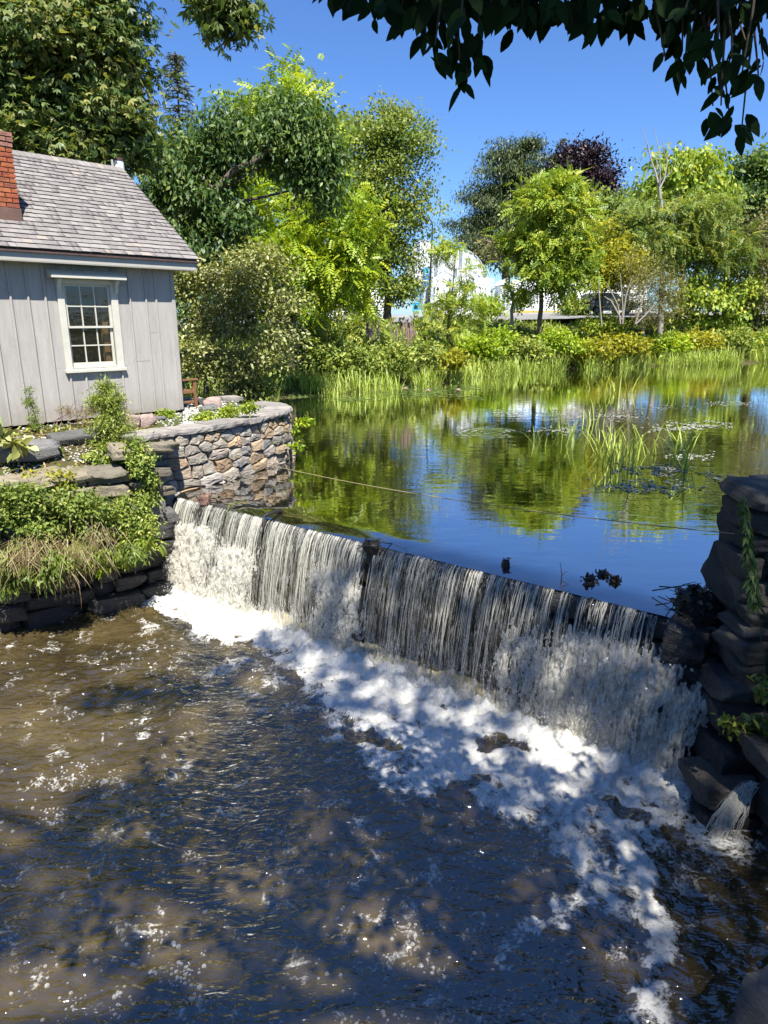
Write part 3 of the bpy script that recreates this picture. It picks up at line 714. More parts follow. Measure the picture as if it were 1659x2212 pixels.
M['fascia'] = simple('pale_grey_fascia', (0.40, 0.385, 0.33), (0.46, 0.44, 0.39), 5, 0.6, 0.2)
M['drip'] = simple('brown_drip_edge', (0.05, 0.025, 0.022), (0.08, 0.045, 0.04), 8, 0.5)
M['copper'] = simple('brown_flashing', (0.15, 0.085, 0.06), (0.21, 0.13, 0.10), 5, 0.5, 0.1, metal=0.3)
M['brick'] = stone_mat('red_brick', [(0.0, (0.28, 0.07, 0.038)), (0.4, (0.36, 0.10, 0.046)), (0.75, (0.42, 0.145, 0.06)), (1.0, (0.22, 0.07, 0.05))], 9, bstr=0.3)
M['brickcap'] = stone_mat('dull_brick', [(0.0, (0.26, 0.12, 0.09)), (1.0, (0.34, 0.17, 0.13))], 9, bstr=0.3)
M['grout'] = simple('brick_mortar', (0.34, 0.27, 0.22), (0.44, 0.36, 0.30), 20, 0.95)
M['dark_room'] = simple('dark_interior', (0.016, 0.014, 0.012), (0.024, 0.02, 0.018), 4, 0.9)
M['room_wood'] = simple('bare_timber', (0.14, 0.085, 0.04), (0.2, 0.125, 0.06), 8, 0.8, sc=(6, 6, 0.6))
def shingle_mat():
    mt, nt, out = newmat('weathered_shingle')
    v = rnd_val(nt)
    vec = coords(nt, 'Object', (40, 3, 3), seed=True)
    g = noise(nt, 3, 5, 0.6, vec)
    base = ramp(nt, v, [(0.0, (0.178, 0.163, 0.155)), (0.35, (0.202, 0.187, 0.177)), (0.7, (0.227, 0.212, 0.20)), (0.94, (0.257, 0.243, 0.228)), (1.0, (0.285, 0.25, 0.21))])
    sh = ramp(nt, g, [(0.3, (0.78, 0.76, 0.76)), (0.7, (1.15, 1.15, 1.15))])
    p = pbsdf(nt, mixc(nt, 1.0, base.outputs[0], sh.outputs[0], 'MULTIPLY'), 0.85, bump(nt, g, 0.3, 0.005), 0.25)
    nt.links.new(p.outputs[0], out.inputs[0]); return mt
M['shingle'] = shingle_mat()
def glass_mat():
    mt, nt, out = newmat('old_window_glass')
    n = noise(nt, 7, 3, 0.5, coords(nt, 'Object'))
    gl = nt.nodes.new('ShaderNodeBsdfGlossy'); gl.inputs['Roughness'].default_value = 0.03
    nt.links.new(bump(nt, n, 0.15, 0.02), gl.inputs['Normal'])
    tr = nt.nodes.new('ShaderNodeBsdfTransparent'); tr.inputs[0].default_value = (0.80, 0.80, 0.77, 1)
    mx = nt.nodes.new('ShaderNodeMixShader'); mx.inputs[0].default_value = 0.10
    nt.links.new(tr.outputs[0], mx.inputs[1]); nt.links.new(gl.outputs[0], mx.inputs[2])
    df = nt.nodes.new('ShaderNodeBsdfDiffuse'); df.inputs[0].default_value = (0.5, 0.48, 0.44, 1)
    m2 = nt.nodes.new('ShaderNodeMixShader')
    dirt = ramp(nt, noise(nt, 16, 6, 0.7, coords(nt, 'Object')), [(0.5, (0.01, 0.01, 0.01)), (0.8, (0.09, 0.09, 0.09))])
    nt.links.new(dirt.outputs[0], m2.inputs[0]); nt.links.new(mx.outputs[0], m2.inputs[1]); nt.links.new(df.outputs[0], m2.inputs[2])
    nt.links.new(m2.outputs[0], out.inputs[0]); return mt
M['glass'] = glass_mat()

WT = 2.62
wall = empty('wall'); wall.parent = house
def hb(name, a, b, mat, parent=house, bev=0.0): return MB().box(a, b).build(name, mat, parent, bev)
bat = [-5.9, -5.55, -5.2, -4.85, -4.5, -4.15, -3.8, -3.48, -3.16, -2.88, -2.61, -2.34, -2.09, -1.82, -1.49, -1.15, -0.87, -0.56, -0.36, -0.02]
WX0, WX1, WZ0, WZ1 = -2.05, -1.23, 0.93, 2.28         # the window's rough opening
for i in range(len(bat) - 1):
    x0, x1 = bat[i], bat[i + 1]
    dy = random.uniform(-0.003, 0.003)
    if x1 <= -2.3 or x0 >= -1.0:
        if abs(x0 + 0.56) < .01: hb('board', (x0, dy, 0.0), (x1 - .004, dy + .022, 1.47), M['siding'], wall); hb('board', (x0, dy - .002, 1.474), (x1 - .004, dy + .02, WT), M['siding'], wall)
        elif abs(x0 + 0.87) < .01: hb('board', (x0, dy, 0.0), (x1 - .004, dy + .022, 0.96), M['siding'], wall); hb('board', (x0, dy - .003, 0.964), (x1 - .004, dy + .019, WT), M['siding'], wall)
        else: hb('board', (x0, dy, -0.02 + 0.02 * random.random()), (x1 - .004, dy + .022, WT), M['siding'], wall)
    else:
        hb('board', (x0, dy, 0.0), (x1 - .004, dy + .022, WZ0 - .03), M['siding'], wall)
        hb('board', (x0, dy, WZ1 + .02), (x1 - .004, dy + .022, WT), M['siding'], wall)
for sx0, sx1 in ((-2.34, WX0 - 0.0), (WX1, -0.87)):          # strips beside the window
    hb('board', (sx0 + .002, .004, WZ0 - .028), (sx1, .02, WZ1 + .018), M['siding'], wall)
def batten(x, z0, z1, w=0.022, d=0.024):
    pol = [(x - w, 0.0), (x - w * .8, -d * .7), (x - w * .35, -d), (x + w * .35, -d), (x + w * .8, -d * .7), (x + w, 0.0)]
    MB().prism([(p[0] + random.uniform(-.001, .001), p[1] - 0.004) for p in pol], 2, z0, z1).build('batten', M['siding'], wall)
for x in bat[1:-1]:
    if -2.2 < x < -1.0: batten(x, 0.01, WZ0 - .10); batten(x, WZ1 + .24, WT)
    else: batten(x, 0.01, WT)
hb('corner_board', (-0.045, -0.026, -0.01), (0.03, 0.02, WT), M['siding'], wall, 0.005)
# gable and far walls
for k in range(14):
    y0 = 0.022 + k * 0.34; y1 = y0 + 0.335
    hh = lambda y: WT + max(0.0, (min(y, 4.78 - y) + 0.3) * 0.66)
    MB().prism([(y0, 0), (y1, 0), (y1, hh(y1)), (y0, hh(y0))], 0, -0.02, 0.005).build('board', M['siding'], wall)
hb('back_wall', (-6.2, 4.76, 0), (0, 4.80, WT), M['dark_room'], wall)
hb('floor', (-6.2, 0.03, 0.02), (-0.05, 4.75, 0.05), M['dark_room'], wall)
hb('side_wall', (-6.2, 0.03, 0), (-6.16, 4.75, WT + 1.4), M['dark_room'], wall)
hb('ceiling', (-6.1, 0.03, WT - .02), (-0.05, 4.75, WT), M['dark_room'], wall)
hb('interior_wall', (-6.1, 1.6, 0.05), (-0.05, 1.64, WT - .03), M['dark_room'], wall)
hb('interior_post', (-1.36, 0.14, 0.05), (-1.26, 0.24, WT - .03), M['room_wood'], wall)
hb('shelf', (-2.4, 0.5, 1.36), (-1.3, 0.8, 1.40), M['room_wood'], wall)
# window
win = empty('window'); win.parent = house
hb('casing', (-2.15, -.032, WZ0 - .06), (-2.035, .0, WZ1 + .02), M['trim'], win, .004)
hb('casing', (-1.225, -.032, WZ0 - .06), (-1.10, .0, WZ1 + .02), M['trim'], win, .004)
hb('casing', (-2.155, -.036, WZ1 + .022), (-1.095, .0, WZ1 + .10), M['trim'], win, .004)
hb('sill', (-2.17, -.075, WZ0 - .115), (-1.08, .0, WZ0 - .062), M['trim'], win, .005)
hood = MB().prism([(-.20, WZ1 + .105), (-.002, WZ1 + .105), (-.002, WZ1 + .25), (-.05, WZ1 + .24), (-.20, WZ1 + .165)], 0, -2.27, -0.98); hood.build('hood', M['trim'], win, .004)
for bx in (-2.12, -1.13):
    MB().prism([(-.036, WZ1 - .13), (-.06, WZ1 - .13), (-.075, WZ1 - .05), (-.10, WZ1 + .02), (-.15, WZ1 + .06), (-.15, WZ1 + .10), (-.036, WZ1 + .10)], 0, bx - .03, bx + .03).build('bracket', M['trim'], win, .003)
zs0, zmid, zs1 = WZ0 - .02, 1.60, WZ1
def sash(z0, z1, y0):
    s = empty('sash'); s.parent = win
    x0, x1 = -2.035, -1.225
    hb('rail', (x0, y0, z0), (x1, y0 + .03, z0 + (.07 if z0 < 1.2 else .035)), M['trim'], s); hb('rail', (x0, y0, z1 - .035), (x1, y0 + .03, z1), M['trim'], s)
    za, zb = z0 + (.07 if z0 < 1.2 else .035), z1 - .035
    hb('stile', (x0, y0 + .001, za), (x0 + .045, y0 + .031, zb), M['trim'], s); hb('stile', (x1 - .045, y0 + .001, za), (x1, y0 + .031, zb), M['trim'], s)
    xa, xb = x0 + .045, x1 - .045; cw = (xb - xa) / 3; rh = (zb - za) / 2
    for k in (1, 2): hb('muntin', (xa + k * cw - .010, y0 + .004, za), (xa + k * cw + .010, y0 + .028, zb), M['trim'], s)
    hb('muntin', (xa, y0 + .002, za + rh - .010), (xb, y0 + .026, za + rh + .010), M['trim'], s)
    for i in range(3):
        for j in range(2):
            t = random.uniform(-.002, .002)
            MB().add([(xa + i * cw, y0 + .016 + t, za + j * rh), (xa + (i + 1) * cw, y0 + .016 - t, za + j * rh), (xa + (i + 1) * cw, y0 + .016 - t, za + (j + 1) * rh), (xa + i * cw, y0 + .016 + t, za + (j + 1) * rh)], [(0, 1, 2, 3)]).build('pane', M['glass'], s)
sash(zs0, zmid, 0.045); sash(zmid - 0.03, zs1 + .02, 0.012)
hb('stop', (-2.035, .0, WZ0 - .04), (-1.225, .05, zs0), M['trim'], win)

# roof
EY, EZ, RX = -0.32, 2.78, 0.43
PITCHR = math.radians(34.6); RL = 3.36
dirv = np.array([0, math.cos(PITCHR), math.sin(PITCHR)]); nrmv = np.array([0, -math.sin(PITCHR), math.cos(PITCHR)])
roof = empty('roof'); roof.parent = house
RY, RZ = EY + RL * dirv[1], EZ + RL * dirv[2]
deck = MB().prism([(EY + .02, EZ - .05), (RY, RZ - .05), (2 * RY - EY - .02, EZ - .05), (2 * RY - EY - .02, EZ - .02), (RY, RZ - .02), (EY + .02, EZ - .02)], 0, -6.6, RX - .03); deck.build('roof_deck', M['siding'], roof)
hb('fascia', (-6.6, EY + .03, EZ - .17), (RX - .05, EY + .055, EZ - .035), M['fascia'], roof, .003)
MB().prism([(EY + .03, EZ - .175), (0.02, EZ - .175), (0.02, EZ - .16), (EY + .03, EZ - .16)], 0, -6.6, RX - .06).build('soffit', M['fascia'], roof)
MB().prism([(EY - .012, EZ - .035), (EY + .05, EZ - .035), (EY + .05, EZ - .012), (EY - .004, EZ - .010)], 0, -6.6, RX).build('drip_edge', M['drip'], roof)
MB().prism([(EY + .03, EZ - .15), (EY + .03, EZ - .05), (RY, RZ - .05), (RY, RZ - .17)], 0, RX - .075, RX - .045).build('rake_board', M['fascia'], roof)
MB().prism([(2 * RY - EY - .03, EZ - .15), (2 * RY - EY - .03, EZ - .05), (RY, RZ - .05), (RY, RZ - .17)], 0, RX - .074, RX - .046).build('rake_board', M['fascia'], roof)
box_me = MB().add([(-.5, 0, .004), (.5, 0, .004), (.5, 1, -.002), (-.5, 1, -.002), (-.5, 0, .027), (.5, 0, .027), (.5, 1, .003), (-.5, 1, .003)],
                  [(3, 2, 1, 0), (4, 5, 6, 7), (0, 1, 5, 4), (1, 2, 6, 5), (2, 3, 7, 6), (3, 0, 4, 7)]).mesh('shingle')
box_me.materials.append(M['shingle'])
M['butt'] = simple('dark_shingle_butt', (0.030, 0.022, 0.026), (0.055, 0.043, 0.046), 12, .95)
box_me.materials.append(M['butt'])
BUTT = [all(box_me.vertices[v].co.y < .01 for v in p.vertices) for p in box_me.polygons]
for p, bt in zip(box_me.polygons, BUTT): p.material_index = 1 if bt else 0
courses, sh = 24, []
EXPO = RL / courses
rs = random.Random(21)
for c in range(courses):
    x = RX + rs.uniform(-.004, .004)
    while x > -6.5:
        w = rs.uniform(.085, .20)
        sh.append((x - w / 2, c * EXPO + rs.uniform(-.004, .006), w - rs.uniform(.002, .006), rs.uniform(-.012, .012), rs.uniform(0, .004), rs.random())); x -= w
Rm = house.matrix_basis.to_3x3()
def hw(p): return np.array(house_c) + np.array(Rm @ Vector(tuple(float(t) for t in p)))
def shp(sx, t): return np.array([sx, EY, EZ]) + dirv * t
cand = []
for q in sh:
    pw = hw(shp(q[0], q[1])); pp = proj(pw)[0]
    cand.append((0 if (pp[0] > -5 and pp[1] > 0) else 1, np.linalg.norm(pw - CAM) / math.sqrt(q[2] / 0.14)))
order = sorted(range(len(sh)), key=lambda i: cand[i]); big = set(order[:300])
SV, SF_, SR = [], [], []
tv = np.array([v.co[:] for v in box_me.vertices]); tfc = np.array([p.vertices[:] for p in box_me.polygons])
for i, (sx, t, w, ry, lift, rn) in enumerate(sh):
    ang = PITCHR - 0.022
    if i in big:
        o = bpy.data.objects.new('shingle', box_me); link(o, roof)
        o.location = tuple(shp(sx, t) + nrmv * (.012 + lift)); o.rotation_euler = (ang, 0, ry * 0.4); o.scale = (w, EXPO * 1.9, 1)
    else:
        L = tv * [w, EXPO * 1.9, 1]
        ca_, sa_ = math.cos(ang), math.sin(ang)
        L = np.stack([L[:, 0], L[:, 1] * ca_ - L[:, 2] * sa_, L[:, 1] * sa_ + L[:, 2] * ca_], -1) + shp(sx, t) + nrmv * (.012 + lift)
        SF_.append(tfc + len(SV) * 8); SV.append(L); SR += [rn] * 6
o = obj('shingles', nmesh('shingles', np.concatenate(SV), np.concatenate(SF_), {'rnd': ('FACE', SR)}), M['shingle'], roof); o['kind'] = 'stuff'
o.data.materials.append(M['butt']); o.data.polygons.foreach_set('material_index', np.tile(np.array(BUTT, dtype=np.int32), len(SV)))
# far slope and ridge shingles
MB().prism([(RY, RZ + .01), (2 * RY - EY, EZ + .01), (2 * RY - EY, EZ - .015), (RY, RZ - .015)], 0, -6.6, RX).build('far_slope', M['shingle'], roof)
x = RX
while x > -4.4:
    for sgn in (1, -1):
        q = MB().prism([(0, 0), (-.15 * sgn, -.10), (-.15 * sgn, -.085), (0, .018)], 0, 0, .20).build('ridge_shingle', M['shingle'], roof)
        q.location = (x - .20, RY, RZ + .045 + (.004 if sgn > 0 else 0)); q.rotation_euler = (0, math.radians(5), 0)
    x -= .125
# chimney
ch = empty('chimney'); ch.parent = house
CX1, CY0, CX0, CY1 = -2.43, 0.33, -3.15, 0.95
hb('core', (CX0 + .035, CY0 + .035, 3.1), (CX1 - .03, CY1 - .03, 4.50), M['grout'], ch)
MB().prism([(CY0, 3.12), (CY1, 3.55), (CY1, 3.80), (CY0, 3.45)], 0, CX0 - .01, CX1 + .012).build('flashing', M['copper'], ch)
hbk, kk = 0.0595 + .0155, 0
z = 3.46
BW, BD = .2, .1
while z < 4.54:
    capc = z > 4.36
    e = .022 if z > 4.42 else (.012 if capc else 0.0)
    off_ = 0 if kk % 2 else .105
    x = CX1 + e
    first = True
    while x > CX0 - .02:
        w = (.10 if (first and kk % 2) else .2)
        xl = max(x - w, CX0 - e)
        if x - xl > .03:
            hb('brick', (xl + .006, CY0 - e + random.uniform(0, .004), z), (x - .001 - random.uniform(0, .004), CY0 + .1, z + .06), M['brickcap'] if capc else M['brick'], ch, .004)
        x -= w + .004; first = False
    y = CY0 + .105
    while y < CY1 - .02:
        y1_ = min(y + .2, CY1 + e)
        hb('brick', (CX1 - .1, y, z), (CX1 + e - random.uniform(0, .004), y1_ - .010, z + .06), M['brickcap'] if capc else M['brick'], ch, .004); y = y1_
    z += hbk; kk += 1
# vent pipe beyond the ridge
vp = empty('vent_pipe'); vp.parent = house; vp.location = (0.60, 2.95, 4.62) 
hb('vent_bracket', (-.35, .05, -.35), (.02, .09, -.31), M['drip'], vp)
for k in range(6): MB().lathe([(.075, 0), (.085, .01), (.085, .02), (.075, .03)], (0, 0, -.02 + k * .03), 14).build('pipe_rib', M['trim'], vp, smooth=True)
M['white_metal'] = simple('white_metal', (0.72, 0.72, 0.70), (0.80, 0.80, 0.78), 8, 0.4)
MB().lathe([(.06, -.4), (.06, .14), (.095, .16), (.095, .34), (.10, .34), (.10, .37), (.07, .38)], (0, 0, 0), 16).build('pipe', M['white_metal'], vp, smooth=False)
MB().lathe([(.103, .342), (.103, .385), (.06, .41)], (0, 0, 0), 16).build('pipe_cap', M['drip'], vp)
MB().tube([(-.13, .05, -.35), (-.13, .05, .36)], .028, 8).build('flue', M['kerb'], vp)

# ------------------------------------------------------------------ terrace wall of field stone
def arc(P):
    P = np.asarray(P, float); d = np.concatenate([[0], np.cumsum(np.linalg.norm(np.diff(P, axis=0), axis=1))]); return d
fine_t = np.linspace(0, 1, 60)
_ad = arc(cap_pts); capc_ = np.stack([np.interp(fine_t * _ad[-1], _ad, cap_pts[:, k]) for k in (0, 1)], -1)
for _ in range(3): capc_[1:-1] = (capc_[:-2] + 2 * capc_[1:-1] + capc_[2:]) / 4
cd = arc(capc_); CLN = cd[-1]
def cpos(u): return np.array([np.interp(u, cd, capc_[:, 0]), np.interp(u, cd, capc_[:, 1])])
def cnor(u):
    t = cpos(min(u + .05, CLN)) - cpos(max(u - .05, 0)); t /= np.linalg.norm(t); return np.array([t[1], -t[0]])
tw = empty('terrace_wall', (*cpos(CLN * .4), 0)); tag(tw, 'curved field stone retaining wall with flat flagstone cap beside the pond', 'stone wall')
u_list = np.linspace(0, CLN, 50); core = []
for sgn, zz, ofs in ((0, -.5, -.03), (0, .93, -.09), (1, .93, -.5), (1, -.5, -.5)):
    core.append([(*(cpos(u_) + cnor(u_) * ofs), zz) for u_ in u_list])
CV = np.concatenate(core) - np.array(tw.location); n5 = len(u_list)
CFc = np.concatenate([np.stack([np.arange(n5 - 1) + a * n5, np.arange(1, n5) + a * n5, np.arange(1, n5) + b * n5, np.arange(n5 - 1) + b * n5], -1) for a, b in ((0, 1), (1, 2), (2, 3))])
obj('mortar_core', nmesh('mortar_core', CV, CFc), M['mortar'], tw)
def clip_cell(poly, p, q):
    """keep the side of the bisector of p and q that holds p"""
    n = q - p; c = (p + q) / 2; out = []
    for i in range(len(poly)):
        a, b = poly[i], poly[(i + 1) % len(poly)]; da, db = (a - c) @ n, (b - c) @ n
        if da <= 0: out.append(a)
        if da * db < 0: out.append(a + (b - a) * (da / (da - db)))
    return out
rw = np.random.default_rng(31); seeds = []
ANI = 1.75
z = -0.22; row = 0
while z < 0.9:
    h = rw.uniform(.14, .24) if z < .5 else rw.uniform(.11, .19); u_ = rw.uniform(-.1, .1)
    while u_ < CLN + .2:
        w = rw.uniform(.17, .48) * (1.15 if z < .3 else 1.0) * (0.62 if 3.2 < u_ < 4.6 else 1.0)
        seeds.append((u_ + w / 2 + rw.normal() * .03, z + h / 2 + rw.normal() * .03)); u_ += w
    z += h
seeds = np.array(seeds); SA = seeds * [1, ANI]
for i, p in enumerate(SA):
    if not (-0.05 < seeds[i, 0] < CLN): continue
    poly = [np.array(c) for c in ((max(p[0] - .6, 0), max(p[1] - 1, -.30 * ANI)), (min(p[0] + .6, CLN), max(p[1] - 1, -.30 * ANI)), (min(p[0] + .6, CLN), min(p[1] + 1, .915 * ANI)), (max(p[0] - .6, 0), min(p[1] + 1, .915 * ANI)))]
    for j in np.argsort(((SA - p) ** 2).sum(1))[1:16]: poly = clip_cell(poly, p, SA[j])
    if len(poly) < 3: continue
    poly = np.array(poly) / [1, ANI]; c0 = poly.mean(0)
    if np.ptp(poly[:, 0]) < .04 or np.ptp(poly[:, 1]) < .03: continue
    # split long edges, roughen, leave a joint
    pts = []
    for a, b in zip(poly, np.roll(poly, -1, 0)):
        pts.append(a)
        if np.linalg.norm(b - a) > .09: pts.append((a + b) / 2 + rw.normal(size=2) * .007)
    pts = np.array(pts); 
    dl = np.linalg.norm(pts - c0, axis=1)[:, None]
    pts = c0 + (pts - c0) * np.clip((dl - .011) / dl, .3, 1) + rw.normal(size=pts.shape) * .004
    k = len(pts); prd = rw.uniform(.01, .06); V = []
    rings = ((1.0, -.10), (1.0, prd * .35), (.86, prd * .95), (.45, prd * 1.15))
    tl = rw.normal(size=2) * .10
    for sc_, ofs in rings:
        for q in pts:
            qq = c0 + (q - c0) * sc_; extra = (tl @ (qq - c0)) + (rw.normal() * .006 if ofs > 0 else 0)
            uu = float(np.clip(qq[0], 0, CLN)); b2 = cpos(uu) + cnor(uu) * (-.06 + .12 * (.92 - qq[1]) / 1.2 + ofs + (extra if ofs > 0 else 0))
            V.append((b2[0], b2[1], qq[1]))
    uu = float(np.clip(c0[0], 0, CLN)); b2 = cpos(uu) + cnor(uu) * (-.06 + .12 * (.92 - c0[1]) / 1.2 + prd * 1.2); V.append((*b2, c0[1]))
    F = [(r * k + a, r * k + (a + 1) % k, (r + 1) * k + (a + 1) % k, (r + 1) * k + a) for r in range(3) for a in range(k)] + [(3 * k + a, 3 * k + (a + 1) % k, 4 * k) for a in range(k)]
    ctr = np.array([*cpos(uu), c0[1]])
    me = MB().add(np.array(V) - ctr, F).mesh('stone')
    o = obj('stone', me, M['field'], tw); o.location = tuple(ctr - np.array(tw.location))
M['tan'] = stone_mat('tan_footing_stone', [(0.0, (0.30, 0.22, 0.14)), (1.0, (0.36, 0.28, 0.19))], 4)
# big footing stones at the left foot of the wall
for (x_, y_, zc_, dm, rz_, tl_) in ((362, 1008, .36, (.55, .45, .32), .95, (.05, .06)), (345, 1045, .14, (.42, .4, .18), .9, (0, .1)), (400, 1047, .08, (.62, .45, .22), .93, (.04, -.16)), (325, 975, .62, (.35, .35, .2), .6, (0, 0))):
    c = Wz(x_, y_, zc_); stone('stone', c + np.array([-.10, .22, 0]), dm, rz_, M['tan'], tw, int(x_), tl_, sub=4, rough=.12)
# flagstone caps
cuts = [0, .62, 1.35, 2.25, 3.05, 3.65, 4.15, 4.6, CLN + .0]
cuts = [c for c in cuts if c < CLN - .2] + [CLN]
for a, b in zip(cuts[:-1], cuts[1:]):
    us = np.linspace(a + .006, b - .006, 9); outer, inner = [], []
    for k_, u_ in enumerate(us):
        p, n_ = cpos(u_), cnor(u_); w = .50 + .05 * math.sin(a * 7)
        outer.append(p + n_ * (.025 + rw.normal() * .014)); inner.append(p - n_ * (w + rw.normal() * .015))
    ring = np.array(outer + inner[::-1]); k = len(ring); dz = rw.uniform(-.006, .008); cen = ring.mean(0)
    V = [(*(q + rw.normal(size=2) * .006), .915 + dz) for q in ring] + [(*(q + unit(q - cen) * rw.uniform(.0, .02)), .955 + dz) for q in ring] + [(*(cen + (q - cen) * .985), 1.0 + dz + rw.normal() * .003) for q in ring]
    F = [tuple(range(k))[::-1], tuple(range(2 * k, 3 * k))] + [(r * k + i, r * k + (i + 1) % k, (r + 1) * k + (i + 1) % k, (r + 1) * k + i) for r in (0, 1) for i in range(k)]
    ctr = np.array([*cen, .95]); o = obj('capstone', MB().add(np.array(V) - ctr, F).mesh('capstone'), M['cap'], tw); o.location = tuple(ctr - np.array(tw.location))

# ------------------------------------------------------------------ white gravel on the terrace and down the bank
M['gravel'] = simple('white_pebbles', (0.34, 0.325, 0.30), (0.50, 0.48, 0.45), 7, 0.85, vary=0.3)
peb = np.array([(1, 0, 0), (-1, 0, 0), (0, 1, 0), (0, -1, 0), (0, 0, .7), (0, 0, -.7), (.62, .62, .35), (-.62, .62, .35), (.62, -.62, .35), (-.62, -.62, .35)])
pebF = np.array([(4, 6, 2), (4, 2, 7), (4, 7, 1), (4, 1, 9), (4, 9, 3), (4, 3, 8), (4, 8, 0), (4, 0, 6), (0, 2, 6), (2, 1, 7), (1, 3, 9), (3, 0, 8)])
rg = np.random.default_rng(41); gp = []
while len(gp) < 3600:
    k = rg.random()
    if k < .62: x_, y_ = Wz(rg.uniform(395, 610), rg.uniform(858, 935), .95)[:2]
    elif k < .85: x_, y_ = Wz(rg.uniform(0, 310), rg.uniform(925, 1010), .8)[:2]
    else: x_, y_ = rg.uniform(-5.5, -3.4), rg.uniform(9.4, 13.5)
    if not (inside(terrace_poly, np.array(x_), np.array(y_)) or inside(left_bank_poly, np.array(x_), np.array(y_))): continue
    if np.min(np.hypot(capc_[:, 0] - x_, capc_[:, 1] - y_)) < .48 and x_ > -3.9: continue
    if k >= .62 and pn(x_ * 1.8, y_ * 1.8, 3.0) < -.05: continue
    if k < .62 and pn(x_ * 1.5, y_ * 1.5, 5.0) < -.35: continue
    gp.append((x_, y_))
gp = np.array(gp); gz = ground_z(gp[:, 0], gp[:, 1]); rr = rg.uniform(.010, .030, len(gp)); an = rg.random(len(gp)) * 6.28
GVs = np.stack([peb[None, :, 0] * np.cos(an)[:, None] - peb[None, :, 1] * np.sin(an)[:, None] * .75, peb[None, :, 0] * np.sin(an)[:, None] + peb[None, :, 1] * np.cos(an)[:, None] * .75, np.broadcast_to(peb[None, :, 2] * .8, (len(gp), 10))], -1) * rr[:, None, None]
GVs = GVs + np.stack([gp[:, 0], gp[:, 1], gz + .008], -1)[:, None]
o = obj('gravel', nmesh('gravel', GVs.reshape(-1, 3), (pebF[None] + 10 * np.arange(len(gp))[:, None, None]).reshape(-1, 3), {'rnd': ('FACE', np.repeat(rg.random(len(gp)), 12))}), M['gravel'])
tag(o, 'white pebbles spread around the cottage and terrace', kind='stuff')

# ------------------------------------------------------------------ rocks on the terrace and bank
M['pinkrock'] = stone_mat('pinkish_granite', [(0, (0.36, 0.27, 0.235)), (1, (0.40, 0.30, 0.26))], 6)
M['slate'] = stone_mat('dark_slate', [(0, (0.15, 0.15, 0.155)), (1, (0.20, 0.195, 0.19))], 6)
def rock(name, px, py, z, dims, rz, mat, label, seed, tilt=(0, 0), cat='rock', rough=.10):
    p = Wz(px, py, z); o = obj(name, block_mesh(name, dims, seed, 3, rough, 7, .2), mat); o.location = tuple(p + np.array([0, 0, dims[2] * .35])); o.rotation_euler = (*tilt, rz); tag(o, label, cat); return o
rock('boulder', 458, 882, .93, (.36, .30, .26), .4, M['pinkrock'], 'rounded pinkish boulder beside the wooden bench', 51)
rock('flat_rock', 452, 890, .93, (.36, .2, .14), .7, M['slate'], 'dark grey slab leaning on the pinkish boulder by the bench', 52, (.3, 0))
rock('boulder', 432, 874, .93, (.26, .24, .16), 1.2, M['shore'], 'low grey rock lying just behind the bench leg', 53)
rock('flat_rock', 508, 884, .93, (.34, .22, .10), .3, M['shore'], 'flat grey stone lying in the white gravel of the terrace', 54)
rock('flat_rock', 498, 866, .93, (.5, .24, .14), .5, M['cap'], 'long pale stone block at the back end of the terrace', 55)
rock('boulder', 270, 922, .95, (.55, .42, .26), .5, M['pinkrock'], 'broad brownish rock near the left end of the flagstone cap', 56, (.1, .1))
rock('boulder', 312, 917, .95, (.34, .3, .20), 1.1, M['pinkrock'], 'smaller brown rock between the broad rock and the cottage', 57)
rock('flat_rock', 170, 950, .88, (.9, .45, .16), .55, M['shore'], 'large smooth grey ledge in the gravel below the cottage window', 58, (.1, .0), rough=.06)
rock('flat_rock', 45, 985, .76, (1.1, .5, .22), .5, M['slate'], 'long smooth dark ledge at the left edge of the bank', 59, (.15, .0), rough=.06)
rock('flat_rock', 345, 905, .95, (.24, .2, .05), .2, M['slate'], 'thin dark paving slab at the cottage corner', 60)

# ------------------------------------------------------------------ bench seen end-on behind the corner
M['teak'] = simple('brown_wood', (0.16, 0.075, 0.035), (0.24, 0.125, 0.06), 5, 0.6, 0.2, sc=(5, 5, 1.5), vary=0.1)
bench = empty('bench', hw((0.30, 0.45, -0.07)), math.radians(90) - HA); tag(bench, 'brown wooden armchair bench half hidden behind the cottage corner', 'bench')
def bb(n, a, b): return MB().box(a, b).build(n, M['teak'], bench, .006)
for y0 in (0.0, 1.32):
    MB().prism([(.26, 0), (.325, 0), (.32, .25), (.30, .34), (.325, .44), (.32, .56), (.255, .56), (.25, .44), (.23, .34), (.25, .25)], 1, y0, y0 + .055).build('leg', M['teak'], bench, .004)
    bb('leg', (-.26, y0, 0), (-.20, y0 + .055, .85)); bb('arm', (-.28, y0 - .02, .562), (.36, y0 + .07, .60)); bb('side_rail', (-.20, y0 + .01, .30), (.25, y0 + .045, .37)); bb('stretcher', (-.20, y0 + .01, .10), (.25, y0 + .045, .15))
for k in range(6): bb('seat_slat', (-.20 + k * .082, .056, .372 - .01 * abs(k - 2)), (-.13 + k * .082, 1.315, .395 - .01 * abs(k - 2)))
bb('back_rail', (-.255, .056, .78), (-.215, 1.315, .86)); bb('back_rail', (-.255, .056, .44), (-.215, 1.315, .50))
for k in range(12): bb('back_slat', (-.248, .11 + k * .10, .502), (-.224, .15 + k * .10, .778))

